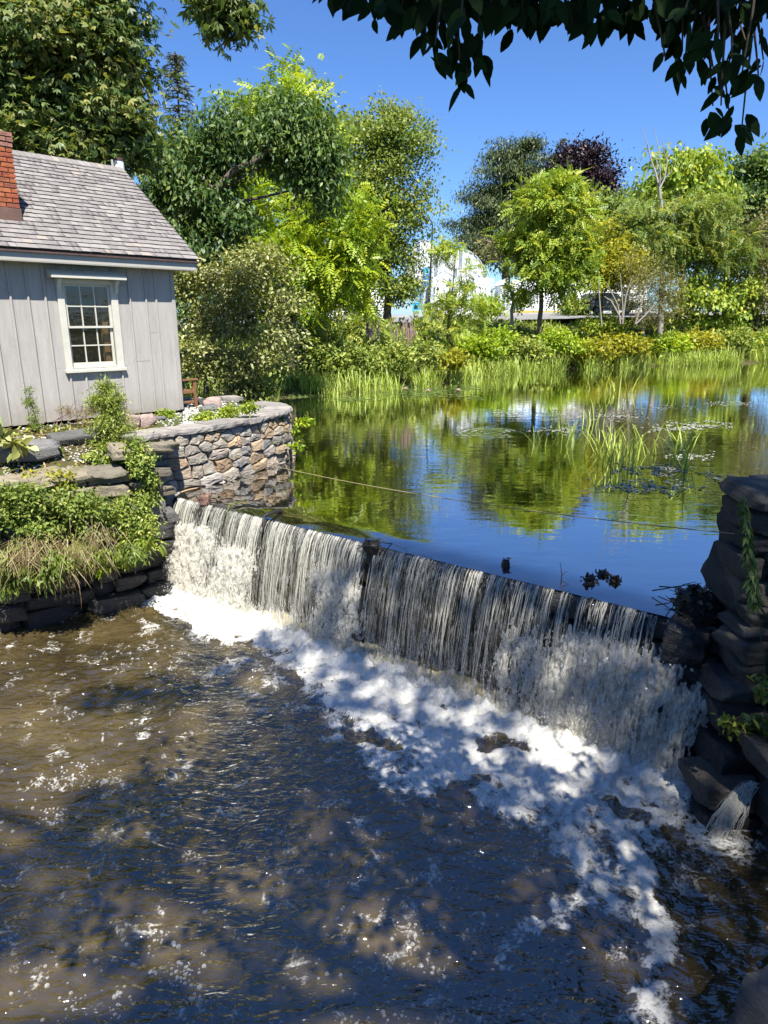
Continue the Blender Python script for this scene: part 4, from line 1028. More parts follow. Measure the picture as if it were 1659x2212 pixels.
# ------------------------------------------------------------------ left retaining wall: pale ledges above, wet courses below
lw = empty('bank_wall', (LW[1][0], LW[1][1], POOLZ)); tag(lw, 'overgrown dry stone wall holding the left bank above the water', 'stone wall')
ld = arc(LW); sd_ = 400
zrows = [-1.95, -1.62, -1.34, -1.10, -0.86, -0.62, -0.40, -0.18, 0.02, 0.20, 0.36, 0.50]
for k in range(len(zrows) - 1):
    u_ = -0.15 + 0.2 * (k % 2); h = zrows[k + 1] - zrows[k]
    while u_ < 5.6:
        L = random.uniform(.2, .95); c = np.array([np.interp(u_ + L / 2, ld, LW[:, 0]), np.interp(u_ + L / 2, ld, LW[:, 1])])
        t = np.array([np.interp(u_ + L, ld, LW[:, 0]), np.interp(u_ + L, ld, LW[:, 1])]) - np.array([np.interp(max(u_, 0), ld, LW[:, 0]), np.interp(max(u_, 0), ld, LW[:, 1])])
        n_ = unit(np.array([-t[1], t[0]])); n_ = n_ if n_[1] > 0 else -n_
        zz = (zrows[k] + zrows[k + 1]) / 2
        c = c + n_ * (.12 + .10 * (zz + 1.5) / 2 + random.uniform(-.13, .10))
        stone('stone', (*c, zz), (L, .45, h * 1.02), math.atan2(t[1], t[0]) + random.uniform(-.16, .16), M['wet'] if zz < -.45 else (M['mossy'] if zz > .0 else M['shore']), lw, sd_, (random.uniform(-.10, .10), random.uniform(-.09, .09)), sub=3 if u_ < 3.2 else 2, rough=.11)
        u_ += L * .97; sd_ += 1

for k, u_ in enumerate(np.arange(.1, 5.0, .42)):                       # flat ledges along the lip of the bank
    c = np.array([np.interp(u_, ld, LW[:, 0]), np.interp(u_, ld, LW[:, 1])]) + np.array([-.08, .22]); zz = float(ground_z(c[0], c[1] + .25)) - .02
    stone('stone', (*c, max(.42, min(zz, .8))), (random.uniform(.45, .75), random.uniform(.45, .65), random.uniform(.12, .2)), .62 + random.uniform(-.3, .3), M['mossy'], lw, 480 + k, (random.uniform(-.08, .08), random.uniform(-.08, .08)), sub=3, rough=.10)
# ------------------------------------------------------------------ right pier: big dark blocks from the dam end
M['pierstone'] = stone_mat('shaded_pier_stone', [(0.0, (0.045, 0.043, 0.038)), (0.5, (0.075, 0.07, 0.06)), (1.0, (0.12, 0.105, 0.085))], 5)  # darker copy of the river stone, the pier's shade put into its colour
pier = empty('stone_pier', (2.95, 5.45, POOLZ)); tag(pier, 'tall shaded pier of stacked boulders at the right end of the dam', 'stone pier')
def pst(px, py, Y, dims, rz=0.0, tilt=(0, 0), mat='shore', seed=1, rough=.07):
    """a block whose left edge shows at this picture point"""
    px = px + .5 * dims[0] * FOC / Y
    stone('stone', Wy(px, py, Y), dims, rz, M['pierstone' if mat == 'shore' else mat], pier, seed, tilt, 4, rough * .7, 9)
pst(1580, 1064, 5.72, (.95, .8, .12), .06, (.02, .02), seed=701)                       # overhanging cap slab
pst(1632, 1042, 5.95, (.55, .5, .06), -.2, (.0, -.05), seed=702)
prof_y = [1090, 1140, 1200, 1230, 1245, 1300, 1345, 1380, 1440, 1475, 1500, 1560, 1620, 1660, 1700, 1760, 1800]
prof_x = [1592, 1586, 1584, 1572, 1580, 1572, 1570, 1556, 1560, 1535, 1522, 1528, 1514, 1498, 1482, 1484, 1486]
prof_d = [5.74, 5.74, 5.72, 5.70, 5.70, 5.66, 5.62, 5.55, 5.50, 5.42, 5.42, 5.52, 5.42, 5.32, 5.20, 5.14, 5.14]
rp = np.random.default_rng(701); yy, k_ = 1086.0, 0
while yy < 1800:
    hp = rp.uniform(20, 62) if yy < 1460 else rp.uniform(45, 90)
    x_ = np.interp(yy + hp / 2, prof_y, prof_x) + rp.normal() * 5; first = True
    while x_ < 1720:
        Yd = np.interp(yy + hp / 2, prof_y, prof_d) - (.0 if first else rp.uniform(.0, .10)) - .0011 * max(0, x_ - 1560)
        w_ = rp.uniform(.16, .48) if yy < 1460 else rp.uniform(.3, .6)
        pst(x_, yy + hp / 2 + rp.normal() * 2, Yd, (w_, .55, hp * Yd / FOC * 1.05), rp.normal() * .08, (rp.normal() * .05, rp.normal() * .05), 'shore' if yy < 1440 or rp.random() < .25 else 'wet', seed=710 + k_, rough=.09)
        x_ += w_ * FOC / Yd * .96; k_ += 1; first = False
    yy += hp * .97
pst(1612, 1632, 4.85, (.50, .5, .26), .2, (.0, .08), 'wet', seed=719); pst(1650, 1745, 4.78, (.40, .5, .36), .1, mat='wet', seed=720)
pst(1660, 1850, 4.6, (.5, .5, .40), .2, mat='wet', seed=721)
for k in range(6):                                                     # backing blocks, seen from the side
    stone('stone', (3.72 + .08 * (k % 2), 6.08, -1.35 + k * .45), (1.0, .7, .5), .1 * (k % 3), M['pierstone'], pier, 740 + k, sub=3, rough=.1)
rk = rock('boulder', 1700, 2200, POOLZ + .55, (.62, .6, .9), .5, M['shore'], 'pale grey boulder in the bottom right corner of the picture', 61, (.1, .2)); rk.location.z -= .55
rk.location.x += .12

# small side cascade between the pier stones
cas = empty('side_cascade', Wy(1625, 1700, 4.85)); tag(cas, 'thin cascade spilling between the dark stones of the right pier', 'cascade', kind='thing')
p0, p1 = Wy(1628, 1690, 4.95), Wz(1548, 1812, POOLZ); lines = []
rc = np.random.default_rng(77)
for i in range(190):
    a = rc.normal() * .045; t = np.linspace(0, 1, 9)[:, None]; sp = .4 + .9 * t
    P = p0 * (1 - t) + p1 * t; P[:, 2] = p0[2] + (p1[2] - p0[2]) * t[:, 0] ** 1.6
    P = P + np.array([.9, -.35, 0]) * (a * sp) + rc.normal(size=(9, 3)) * .006
    k = rc.integers(0, 4); lines.append((P[k:k + 6] - np.array(cas.location), rc.uniform(.0015, .006)))
V_, F_ = tubes(lines, 5); o = obj('water_strands', nmesh('water_strands', V_, F_, smooth=True), M['strand'], cas); o['kind'] = 'stuff'

# ------------------------------------------------------------------ leaves
def T(V, F): return np.array(V, float), np.array(F)
L_RHOMB = T([(0, 0, 0), (-.30, .45, .05), (0, 1, -.06), (.30, .45, .05)], [(0, 3, 2, 1)])
L_OVAL = T([(0, 0, 0), (-.24, .28, .05), (-.22, .66, .04), (0, 1, -.08), (.22, .66, .04), (.24, .28, .05)], [(0, 3, 2, 1), (0, 5, 4, 3)])
L_LONG = T([(0, 0, 0), (-.13, .45, .03), (0, 1, -.12), (.13, .45, .03)], [(0, 3, 2, 1)])
L_MAPLE = T([(0, 0, 0), (-.14, .5, .03), (0, 1, -.08), (.14, .5, .03), (-.42, .26, 0), (-.62, .70, -.06), (-.2, .52, .03), (.42, .26, 0), (.62, .70, -.06), (.2, .52, .03), (-.5, .05, -.04), (.5, .05, -.04)],
            [(0, 3, 2, 1), (0, 6, 5, 4), (0, 7, 8, 9), (0, 4, 10, 10), (0, 11, 11, 7)])
L_MAPLE = (L_MAPLE[0], L_MAPLE[1][:3])
L_LONG2 = T([(0, 0, 0), (-.2, .45, .03), (0, 1, -.12), (.2, .45, .03)], [(0, 3, 2, 1)])
L_NEEDLE = T([(0, 0, 0), (-.10, .5, .0), (0, 1, -.05), (.10, .5, .0)], [(0, 3, 2, 1)])
def frond_tmpl(n=6, ll=.34, w=.075, droop=.35):
    V, F = [], []
    for i in range(n):
        y = .18 + .82 * i / (n - 1); z = -droop * y * y
        for sg in ((-1, 1) if i < n - 1 else (0,)):
            k = len(V); L = ll * (1 - .45 * abs(y - .5)); dx, dy = (.88 * sg, .45) if sg else (0, 1)
            px_, py_ = -dy, dx
            V += [(0, y, z), (dx * L * .5 + px_ * w, y + dy * L * .5 + py_ * w, z - .02), (dx * L, y + dy * L, z - .10), (dx * L * .5 - px_ * w, y + dy * L * .5 - py_ * w, z - .02)]
            F.append((k, k + 1, k + 2, k + 3))
    return np.array(V), np.array(F)
L_FROND = frond_tmpl()
L_BIGFROND = frond_tmpl(9, .30, .045, .45)
def scatter(tm, P, L, Nn, S_):
    """copies of a leaf: base points P, length directions L, rough normals Nn, sizes S_"""
    tv_, tf_ = tm; L = unit(L); Xx = unit(np.cross(L, Nn)); Zz = np.cross(Xx, L)
    V = P[:, None] + S_[:, None, None] * (tv_[None, :, 0:1] * Xx[:, None] + tv_[None, :, 1:2] * L[:, None] + tv_[None, :, 2:3] * Zz[:, None])
    F = tf_[None] + len(tv_) * np.arange(len(P))[:, None, None]
    return V.reshape(-1, 3), F.reshape(-1, tf_.shape[1]), len(tf_)
def crown(lobes, n_clump, per, cr, size, tm, droop=.4, seed=0, inner=.5, flat=.6, up=.25, spread=.8, shell=True):
    """leaf clumps through the volume of the lobes; returns mesh arrays and the clump centres"""
    r = np.random.default_rng(seed); lo = np.array(lobes, float)
    wgt = (lo[:, 3] * lo[:, 4] + lo[:, 4] * lo[:, 5] + lo[:, 3] * lo[:, 5]); wgt /= wgt.sum()
    nb = max(8, n_clump // 6)                                       # boughs, each carrying a few clumps
    kb_ = r.choice(len(lo), nb, p=wgt)
    db = r.normal(size=(nb, 3)); db[:, 2] += up; db = unit(db)
    rb_ = inner + (1 - inner) * r.random(nb) ** .6
    rb_ = rb_ * (1 + .28 * pn(db[:, 0] * 2.2 + seed, db[:, 1] * 2.2 + kb_, db[:, 2] * 2.2))
    B_ = lo[kb_, :3] + db * rb_[:, None] * lo[kb_, 3:6]
    bi = r.integers(0, nb, n_clump); k = kb_[bi]; d = db[bi]
    C = B_[bi] + r.normal(size=(n_clump, 3)) * lo[k, 3:6] * np.array([.20, .20, .13]) * (1.0 if len(lo) > 2 else .8)
    ci = np.repeat(np.arange(n_clump), per); n = len(ci)
    P = C[ci] + r.normal(size=(n, 3)) * cr * np.array([1, 1, flat])
    o = d[ci]
    Ld = o * .55 + r.normal(size=(n, 3)) * spread + np.array([0, 0, -droop * 1.4])
    Nn = np.array([0, 0, 1.0]) * .9 + o * .35 + r.normal(size=(n, 3)) * .5
    s_ = size * r.uniform(.65, 1.25, n)
    V, F, q = scatter(tm, P, Ld, Nn, s_)
    rn = np.clip(.5 * r.random(n_clump)[ci] + .5 * r.random(n), 0, 1)
    return V, F, np.repeat(rn, q), C
def wobble(a, b, n, amp, r, sag=0.0):
    t = np.linspace(0, 1, n)[:, None]; P = a * (1 - t) + b * t
    w = r.normal(size=(n, 3)) * amp * np.sin(t * math.pi) ; P = P + np.cumsum(w, 0) * .5
    P[:, 2] += sag * np.sin(t[:, 0] * math.pi); return P
def lobes_px(Y, lst, depth=1.0):
    out = []
    for q in lst:
        x, y, rx, ry = q[:4]; YY = Y + (q[4] if len(q) > 4 else 0)
        c = Wy(x, y, YY); s = YY / FOC * 1.02
        out.append((c[0], c[1], c[2], rx * s, .5 * (rx + ry) * s * depth, ry * s))
    return out
BARK = {}
M['bark'] = simple('grey_brown_bark', (0.06, 0.045, 0.034), (0.15, 0.12, 0.095), 5, 0.95, 0.9, 0.03, sc=(3, 3, .5))
M['bark_pale'] = simple('pale_bark', (0.20, 0.17, 0.14), (0.34, 0.30, 0.25), 5, 0.95, 0.6, 0.02, sc=(3, 3, .5))
M['bark_grey'] = simple('silver_deadwood', (0.24, 0.21, 0.19), (0.36, 0.32, 0.29), 5, 0.95, 0.5, 0.02, sc=(3, 3, .5))
LEAF = {
 'maple': leaf_mat('maple_leaf', (0.059, 0.107, 0.033), (0.123, 0.194, 0.050), (0.380, 0.369, 0.127)),
 'oak': leaf_mat('oak_leaf', (0.053, 0.110, 0.040), (0.117, 0.200, 0.054), (0.293, 0.369, 0.112)),
 'lime': leaf_mat('lime_leaf', (0.141, 0.233, 0.016), (0.265, 0.392, 0.024), (0.491, 0.550, 0.040), trans=.4),
 'bright': leaf_mat('bright_leaf', (0.157, 0.255, 0.036), (0.286, 0.391, 0.047), (0.544, 0.550, 0.086), trans=.38),
 'mid': leaf_mat('mid_leaf', (0.096, 0.155, 0.032), (0.194, 0.274, 0.055), (0.419, 0.440, 0.109)),
 'hemlock': leaf_mat('hemlock_needles', (0.030, 0.052, 0.020), (0.066, 0.098, 0.034), (0.135, 0.16, 0.058), trans=.2),
 'spruce': leaf_mat('spruce_needles', (0.07, 0.09, 0.055), (0.125, 0.15, 0.085), (0.22, 0.235, 0.14), trans=.15),
 'purple': leaf_mat('copper_leaf', (0.010, 0.006, 0.009), (0.026, 0.014, 0.019), (0.065, 0.035, 0.045), trans=.12),
 'yellow': leaf_mat('yellowing_leaf', (0.171, 0.203, 0.015), (0.326, 0.334, 0.025), (0.496, 0.450, 0.044), trans=.4),
 'pale': leaf_mat('pale_shrub_leaf', (0.127, 0.163, 0.042), (0.282, 0.299, 0.084), (0.550, 0.550, 0.264), trans=.3, spec=.5),
 'olive': leaf_mat('olive_leaf', (0.123, 0.139, 0.050), (0.231, 0.231, 0.088), (0.405, 0.351, 0.149)),
 'weed': leaf_mat('weed_leaf', (0.101, 0.161, 0.034), (0.254, 0.334, 0.062), (0.550, 0.550, 0.129), trans=.35),
 'reed': leaf_mat('reed_blade', (0.185, 0.276, 0.042), (0.385, 0.488, 0.070), (0.462, 0.550, 0.147), trans=.35),
 'straw': leaf_mat('dry_grass', (0.136, 0.096, 0.040), (0.240, 0.180, 0.080), (0.336, 0.272, 0.136), trans=.2),
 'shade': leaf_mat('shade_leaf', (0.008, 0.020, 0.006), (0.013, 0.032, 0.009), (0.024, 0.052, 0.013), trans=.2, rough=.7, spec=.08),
}
def make_tree(name, label, cat, base, lobes, leaf, n_clump, per, cr, size, tm, trunk=None, trunk_r=.2, bark='bark', seed=1, droop=.4, branches=40, group=None, inner=.45, flat=.6, spread=.8, limb=True):
    root = empty(name, base); tag(root, label, cat, group)
    r = np.random.default_rng(seed + 1000); B = np.array(base, float)
    V, F, rn, C = crown(lobes, n_clump, per, cr, size, tm, droop, seed, inner, flat, .25, spread)
    o = obj('crown', nmesh('crown', V - B, F, {'rnd': ('FACE', rn)}), LEAF[leaf], root)
    lo = np.array(lobes)
    top = lo[np.argmax(lo[:, 2]), :3]
    if trunk is None: trunk = [B, B * .45 + top * .55 * np.array([1, 1, 1]), top]
    tr = np.array([np.asarray(p, float) for p in trunk]); td = arc(tr); t = np.linspace(0, td[-1], 12)
    TP = np.stack([np.interp(t, td, tr[:, k]) for k in range(3)], -1) + r.normal(size=(12, 3)) * trunk_r * .25; TP[0] = tr[0] - [0, 0, .2]
    rad = trunk_r * (1 - .8 * np.linspace(0, 1, 12)); rad[0] *= 1.35
    lines = [(TP, rad)]
    if limb:
        for l in lo:
            j = int(np.clip(np.searchsorted(TP[:, 2], l[2] - 1.2 * l[5]), 3, 10)); b = l[:3] + r.normal(size=3) * l[3:6] * .2
            P = wobble(TP[j], b, 7, .05 * np.linalg.norm(b - TP[j]) / 3, r); lines.append((P, np.linspace(rad[j] * .55, trunk_r * .035, 7)))
        pick = r.choice(len(C), min(branches, len(C)), replace=False)
        for c in C[pick]:
            k = np.argmin(np.linalg.norm(lo[:, :3] - c, axis=1)); lines.append((wobble(lo[k, :3], c, 5, .04, r), np.linspace(trunk_r * .13, trunk_r * .03, 5)))
    Vt, Ft = tubes([(p - B, q) for p, q in lines], 6)
    obj('trunk', nmesh('trunk', Vt, Ft, smooth=True), M[bark], root)
    return root
def gbase(x, y, Y):
    """foot of a plant seen at picture column x, standing at distance Y"""
    p = Wy(x, y, Y); return np.array([p[0], Y, float(ground_z(np.array(p[0]), np.array(float(Y)))) ])

# ------------------------------------------------------------------ trees
# spreading maple behind the cottage, left
b = np.array([-11.5, 19.5, 1.2])
lob = lobes_px(16.8, [(40, 40, 140, 80), (190, 60, 85, 80), (90, 150, 140, 80), (215, 150, 70, 70), (60, 250, 140, 70), (200, 255, 85, 65), (120, 320, 140, 45), (270, 300, 55, 50), (-120, 120, 150, 160), (-60, 330, 120, 80), (110, -110, 150, 90)], .8)
make_tree('maple_tree', 'large spreading maple towering behind the cottage at upper left', 'tree', b, lob, 'maple', 1100, 40, .28, .17, L_MAPLE, trunk=[b, b + [1, -.8, 5], Wy(60, 200, 17.5), Wy(120, -160, 16)], trunk_r=.38, seed=11, droop=.55, branches=70, spread=.9)
hb_ = lobes_px(14.5, [(490, 60, 26, 40), (520, 8, 36, 16), (462, 22, 20, 18), (475, -30, 40, 30)], .8)
V_, F_, rn_, C_ = crown(hb_, 46, 30, .17, .18, L_MAPLE, .8, 911, .3, .8, .1, .9)
mt_ = bpy.data.objects['maple_tree']; obj('hanging_spray', nmesh('hanging_spray', V_ - b, F_, {'rnd': ('FACE', rn_)}), LEAF['maple'], mt_)
rr_ = np.random.default_rng(5); lines = [(wobble(Wy(300, -330, 16), Wy(475, -60, 14.5), 7, .05, rr_), np.linspace(.09, .03, 7))] + [(wobble(Wy(475, -60, 14.5), c, 5, .03, rr_), np.linspace(.02, .006, 5)) for c in C_[:14]]
V_, F_ = tubes([(p - b, q) for p, q in lines], 6); obj('limb', nmesh('limb', V_, F_, smooth=True), M['bark'], mt_)
# dark oak with hanging leaves, centre left
b = np.array([-8.6, 22.5, 1.3])
lob = lobes_px(21.5, [(410, 345, 65, 50), (500, 300, 70, 50), (610, 275, 80, 50), (560, 350, 90, 45), (430, 420, 90, 50), (345, 420, 50, 60), (665, 340, 40, 60), (440, 510, 90, 45), (690, 400, 35, 50), (380, 560, 60, 50)], .7)
make_tree('oak_tree', 'dark green oak with drooping leaves right of the cottage roof', 'tree', b, lob, 'oak', 760, 44, .28, .185, L_LONG2, trunk=[b, Wy(330, 520, 21.5), Wy(480, 410, 21), Wy(600, 300, 21)], trunk_r=.28, seed=12, droop=.8, branches=60, flat=.8, spread=.85)
# tall spruce far behind
def conifer(name, label, px, ytop, ybot, Y, halfw, leaf, n, seed, group=None, size=.5, ragged=.25):
    top = Wy(px, ytop, Y); bs = np.array([top[0], Y, 2.8]); root = empty(name, bs); tag(root, label, 'conifer tree', group)
    r = np.random.default_rng(seed); zb = Wy(px, ybot, Y)[2]; Hh = top[2] - zb; hw_ = halfw * Y / FOC
    P, L, lines = [], [], [(np.array([[0, 0, -.2], [0, 0, Hh * .5], top - bs]), np.array([.28, .2, .03]))]
    nb = n
    for i in range(nb):
        f = r.random() ** 1.3; z = zb + Hh * (1 - f) if False else top[2] - Hh * f
        a = r.random() * 6.283; Lb = hw_ * (.12 + f) * r.uniform(1 - ragged * 1.6, 1.15); d = np.array([math.cos(a), math.sin(a), 0])
        m_ = max(4, int(Lb / size * 5)); t = np.sqrt(r.random(m_)); q = np.array([top[0], Y, z]) + d * (t * Lb)[:, None]; q[:, 2] += -.35 * (t * Lb) * .5 + .15 * t * t * Lb
        side = np.array([-d[1], d[0], 0]); w = (1 - t) * Lb * .28 + size * .3; q = q + side * (r.normal(size=m_) * w)[:, None]
        P.append(q); L.append(d * .7 + side * r.normal(size=(m_, 1)) * .7 + r.normal(size=(m_, 3)) * .25 + [0, 0, -.25])
        lines.append((np.array([[0, 0, z - bs[2]], d * Lb * .9 + [0, 0, z - bs[2] - .1 * Lb]]), np.array([.05, .015])))
    P = np.concatenate(P); L = np.concatenate(L)
    V, F, q = scatter(L_NEEDLE, P, L, r.normal(size=P.shape) * .4 + [0, 0, 1], size * r.uniform(.6, 1.3, len(P)))
    obj('crown', nmesh('crown', V - bs, F, {'rnd': ('FACE', np.repeat(r.random(len(P)), q))}), LEAF[leaf], root)
    Vt, Ft = tubes(lines, 5); obj('trunk', nmesh('trunk', Vt, Ft, smooth=True), M['bark'], root); return root
conifer('spruce_tree', 'tall pale spruce rising above the oak at left', 378, 118, 520, 60, 78, 'spruce', 330, 61, size=.55, ragged=.3)
conifer('spruce_tree', 'shorter ragged spruce beside the tall pale one', 318, 215, 520, 62, 60, 'spruce', 200, 62, size=.55, ragged=.45)
conifer('spruce_tree', 'thin spruce tip showing above the copper beech', 1217, 300, 470, 88, 45, 'spruce', 150, 63, size=.55)
conifer('spruce_tree', 'dark leggy spruce left of the big hemlock', 1003, 470, 600, 74, 28, 'hemlock', 70, 64, size=.5, ragged=.5)
# lime green tree-of-heaven in front of the oak
b = gbase(628, 760, 27)
lob = lobes_px(27, [(640, 205, 60, 40), (560, 215, 50, 30, 2), (515, 430, 75, 40), (580, 470, 60, 40), (690, 480, 70, 45), (745, 500, 60, 35), (610, 560, 80, 45), (690, 590, 80, 50), (750, 605, 50, 35), (640, 640, 60, 35), (720, 410, 55, 40), (650, 350, 60, 50, 2)], .8)
make_tree('ailanthus_tree', 'yellow green feathery tree with a double trunk at the pond corner', 'tree', b, lob, 'lime', 520, 9, .38, .52, L_FROND, trunk=[b, Wy(626, 620, 27), Wy(628, 480, 27), Wy(640, 230, 27)], trunk_r=.20, seed=13, droop=.35, branches=50, flat=.5)
V_, F_ = tubes([(np.array([[.28, .1, -.1], [.22, .05, 1.5], [.1, 0, 3.2], [.5, .2, 5.0]]), np.array([.15, .13, .10, .04]))], 7)
o = obj('second_trunk', nmesh('second_trunk', V_, F_, smooth=True), M['bark_pale'], bpy.data.objects['ailanthus_tree'])
# dark round maple at the road
b = gbase(838, 712, 41)
lob = lobes_px(41, [(835, 270, 45, 45), (870, 320, 60, 50), (800, 340, 70, 60), (760, 310, 50, 45, 2), (850, 400, 85, 65), (760, 420, 80, 65), (830, 480, 100, 60), (885, 430, 38, 52), (770, 540, 90, 55), (842, 560, 60, 50), (800, 620, 80, 45), (855, 630, 42, 34), (720, 380, 60, 60, 2)], .75)
make_tree('maple_tree', 'dark green round maple left of the lamp post', 'tree', b, lob, 'mid', 1350, 34, .40, .20, L_RHOMB, trunk=[b, Wy(836, 600, 41), Wy(832, 400, 41), Wy(838, 260, 41)], trunk_r=.26, seed=14, branches=60)
# fill behind
for i, (lab, Y, ls, lf, sd_) in enumerate([
    ('broad green tree filling the gap behind the oak', 36, [(470, 560, 90, 60), (560, 520, 90, 60), (660, 470, 80, 60), (600, 380, 90, 70), (700, 560, 70, 50), (430, 480, 80, 70), (700, 260, 50, 50)], 'mid', 71),
    ('shadowy green tree low behind the cottage gable', 30, [(400, 640, 90, 70), (480, 600, 80, 70), (350, 580, 60, 80), (560, 640, 80, 50)], 'oak', 72),
    ('distant green tree between the hemlock and the lime tree', 70, [(1340, 470, 60, 40), (1380, 520, 60, 50), (1300, 480, 50, 50)], 'mid', 73),
    ('distant rounded tree at the far right skyline', 62, [(1610, 400, 55, 45), (1650, 430, 50, 70), (1580, 450, 50, 40), (1700, 380, 60, 60), (1640, 500, 60, 60)], 'oak', 74)]):
    lob = lobes_px(Y, ls); b = gbase(np.mean([q[0] for q in ls]), 700, Y)
    make_tree('tree', lab, 'tree', b, lob, lf, 520, 30, Y * .012, Y * .0065, L_RHOMB, trunk_r=.25, seed=sd_, branches=30)
# hemlock, beech
b = np.array([Wy(1085, 500, 72)[0], 72, 2.8])
make_tree('hemlock_tree', 'big soft hemlock rising behind the greenhouse', 'conifer tree', b, lobes_px(72, [(1095, 335, 45, 30), (1075, 385, 60, 45), (1135, 385, 45, 55), (1060, 440, 60, 45), (1110, 450, 70, 55), (1045, 500, 60, 40), (1090, 520, 70, 45), (1150, 470, 50, 60), (1140, 330, 18, 30), (1060, 560, 60, 30)], .8), 'hemlock', 1150, 36, .62, .40, L_LONG, trunk_r=.4, seed=15, droop=.9, branches=60, flat=.35, inner=.35)
b = np.array([Wy(1255, 500, 76)[0], 76, 2.8])
make_tree('copper_beech_tree', 'dark purple copper beech on the skyline', 'tree', b, lobes_px(76, [(1250, 385, 60, 52), (1205, 415, 55, 50), (1290, 420, 48, 45), (1265, 350, 35, 28), (1225, 360, 30, 28), (1250, 450, 70, 40)], .8), 'purple', 760, 34, .55, .34, L_RHOMB, trunk_r=.4, seed=16, droop=.1, branches=80, flat=.9, spread=.6)
# bright trees on the far bank
b = gbase(1166, 715, 42)
make_tree('ailanthus_tree', 'tall bright green feathery tree in front of the copper beech', 'tree', b, lobes_px(42, [(1190, 415, 35, 30), (1160, 455, 45, 40), (1215, 455, 40, 45), (1190, 500, 65, 40), (1150, 530, 50, 35), (1235, 530, 35, 45), (1180, 575, 70, 40), (1140, 610, 55, 30), (1215, 610, 55, 30)], .8), 'bright', 360, 10, .42, .70, L_FROND, trunk=[b, Wy(1172, 620, 42), Wy(1185, 480, 42), Wy(1190, 400, 42)], trunk_r=.17, seed=17, droop=.2, branches=40, flat=.6)
b = gbase(970, 745, 36)
make_tree('sapling', 'slender feathery sapling in front of the white greenhouse', 'tree', b, lobes_px(36, [(985, 545, 35, 25), (960, 580, 30, 22), (1005, 590, 35, 22), (985, 630, 50, 25), (960, 670, 35, 25), (1005, 665, 35, 22), (975, 710, 42, 28), (958, 525, 14, 12)], .8), 'bright', 130, 6, .30, .46, L_FROND, trunk=[b, Wy(968, 700, 36), Wy(985, 560, 36)], trunk_r=.09, seed=18, droop=.3, branches=30)
b = gbase(1310, 690, 44)
make_tree('yellow_tree', 'small yellowing tree beside the parked car', 'tree', b, lobes_px(44, [(1300, 500, 35, 25), (1285, 535, 40, 30), (1330, 545, 40, 30), (1310, 580, 60, 30), (1345, 605, 45, 28), (1275, 590, 30, 25)], .8), 'yellow', 280, 24, .42, .25, L_RHOMB, trunk=[b, Wy(1300, 620, 44), Wy(1305, 520, 44)], trunk_r=.08, seed=19, branches=30)
b = gbase(1105, 690, 43)
make_tree('bare_tree', 'half bare grey tree with few leaves by the greenhouse', 'tree', b, lobes_px(43, [(1075, 555, 35, 30), (1110, 530, 40, 35), (1085, 600, 35, 30), (1060, 520, 25, 20)], .8), 'olive', 45, 10, .35, .22, L_RHOMB, trunk=[b, Wy(1108, 640, 43), Wy(1100, 600, 43), Wy(1085, 540, 43)], trunk_r=.13, bark='bark_grey', seed=20, branches=45, inner=.2)
# dead tree
b = gbase(1432, 700, 46); dt = empty('dead_tree', b); tag(dt, 'bare dead tree with forked silver branches', 'tree')
r_ = np.random.default_rng(88); tp = [b - [0, 0, .2], Wy(1432, 560, 46), Wy(1428, 440, 46), Wy(1424, 405, 46)]
lines = [(np.array(tp), np.array([.20, .15, .11, .09]))]
def brk(pts, r0): lines.append((np.array([Wy(x, y, 46 + d) for x, y, d in pts]), np.linspace(r0, .012, len(pts))))
brk([(1424, 405, 0), (1416, 372, .2), (1406, 345, .3), (1398, 310, .3), (1386, 273, .4)], .07); brk([(1424, 405, 0), (1426, 370, -.3), (1424, 330, -.3), (1413, 275, -.2)], .06)
brk([(1424, 410, 0), (1436, 385, .2), (1441, 350, .3), (1449, 301, .3)], .06); brk([(1406, 345, .3), (1402, 328, .3), (1388, 318, .4)], .03); brk([(1441, 350, .3), (1434, 325, .2), (1431, 298, .2)], .03)
brk([(1426, 370, -.3), (1418, 350, -.4), (1416, 335, -.4)], .03); brk([(1436, 385, .2), (1450, 372, .3), (1456, 350, .3)], .03); brk([(1430, 500, 0), (1455, 480, .3), (1475, 475, .4)], .05)
V_, F_ = tubes([(p - b, q) for p, q in lines], 6); obj('trunk', nmesh('trunk', V_, F_, smooth=True), M['bark_grey'], dt)
for nm, lab, Y, ls, lf, tm, ncl, per, sz, dr, sd_ in [
    ('catalpa_tree', 'large leaved catalpa behind the dead tree', 52, [(1480, 365, 60, 32), (1430, 395, 40, 30), (1530, 400, 38, 36), (1470, 420, 70, 30), (1400, 430, 25, 25), (1540, 440, 30, 30)], 'bright', L_OVAL, 260, 18, .40, 1.0, 21),
    ('walnut_tree', 'spreading green walnut right of the dead tree', 47, [(1390, 480, 50, 30), (1460, 480, 60, 35), (1540, 480, 60, 40), (1420, 540, 70, 40), (1500, 540, 60, 40), (1560, 540, 45, 40), (1360, 530, 40, 40)], 'mid', L_FROND, 420, 10, .62, .5, 22),
    ('willow_tree', 'grey green small leaved tree at the right edge', 48, [(1640, 500, 40, 50), (1620, 570, 45, 50), (1650, 630, 45, 50), (1610, 650, 40, 40), (1690, 560, 50, 90)], 'olive', L_RHOMB, 420, 26, .2, .8, 23),
    ('gold_tree', 'golden green tree low at the right', 49, [(1540, 590, 40, 35), (1570, 560, 30, 30), (1580, 610, 35, 30)], 'yellow', L_LONG, 120, 22, .30, .6, 24)]:
    lob = lobes_px(Y, ls); b = gbase(np.mean([q[0] for q in ls]), 700, Y)
    make_tree(nm, lab, 'tree', b, lob, lf, ncl, per, Y * .012, sz, tm, trunk_r=.2, seed=sd_, droop=dr, branches=30)
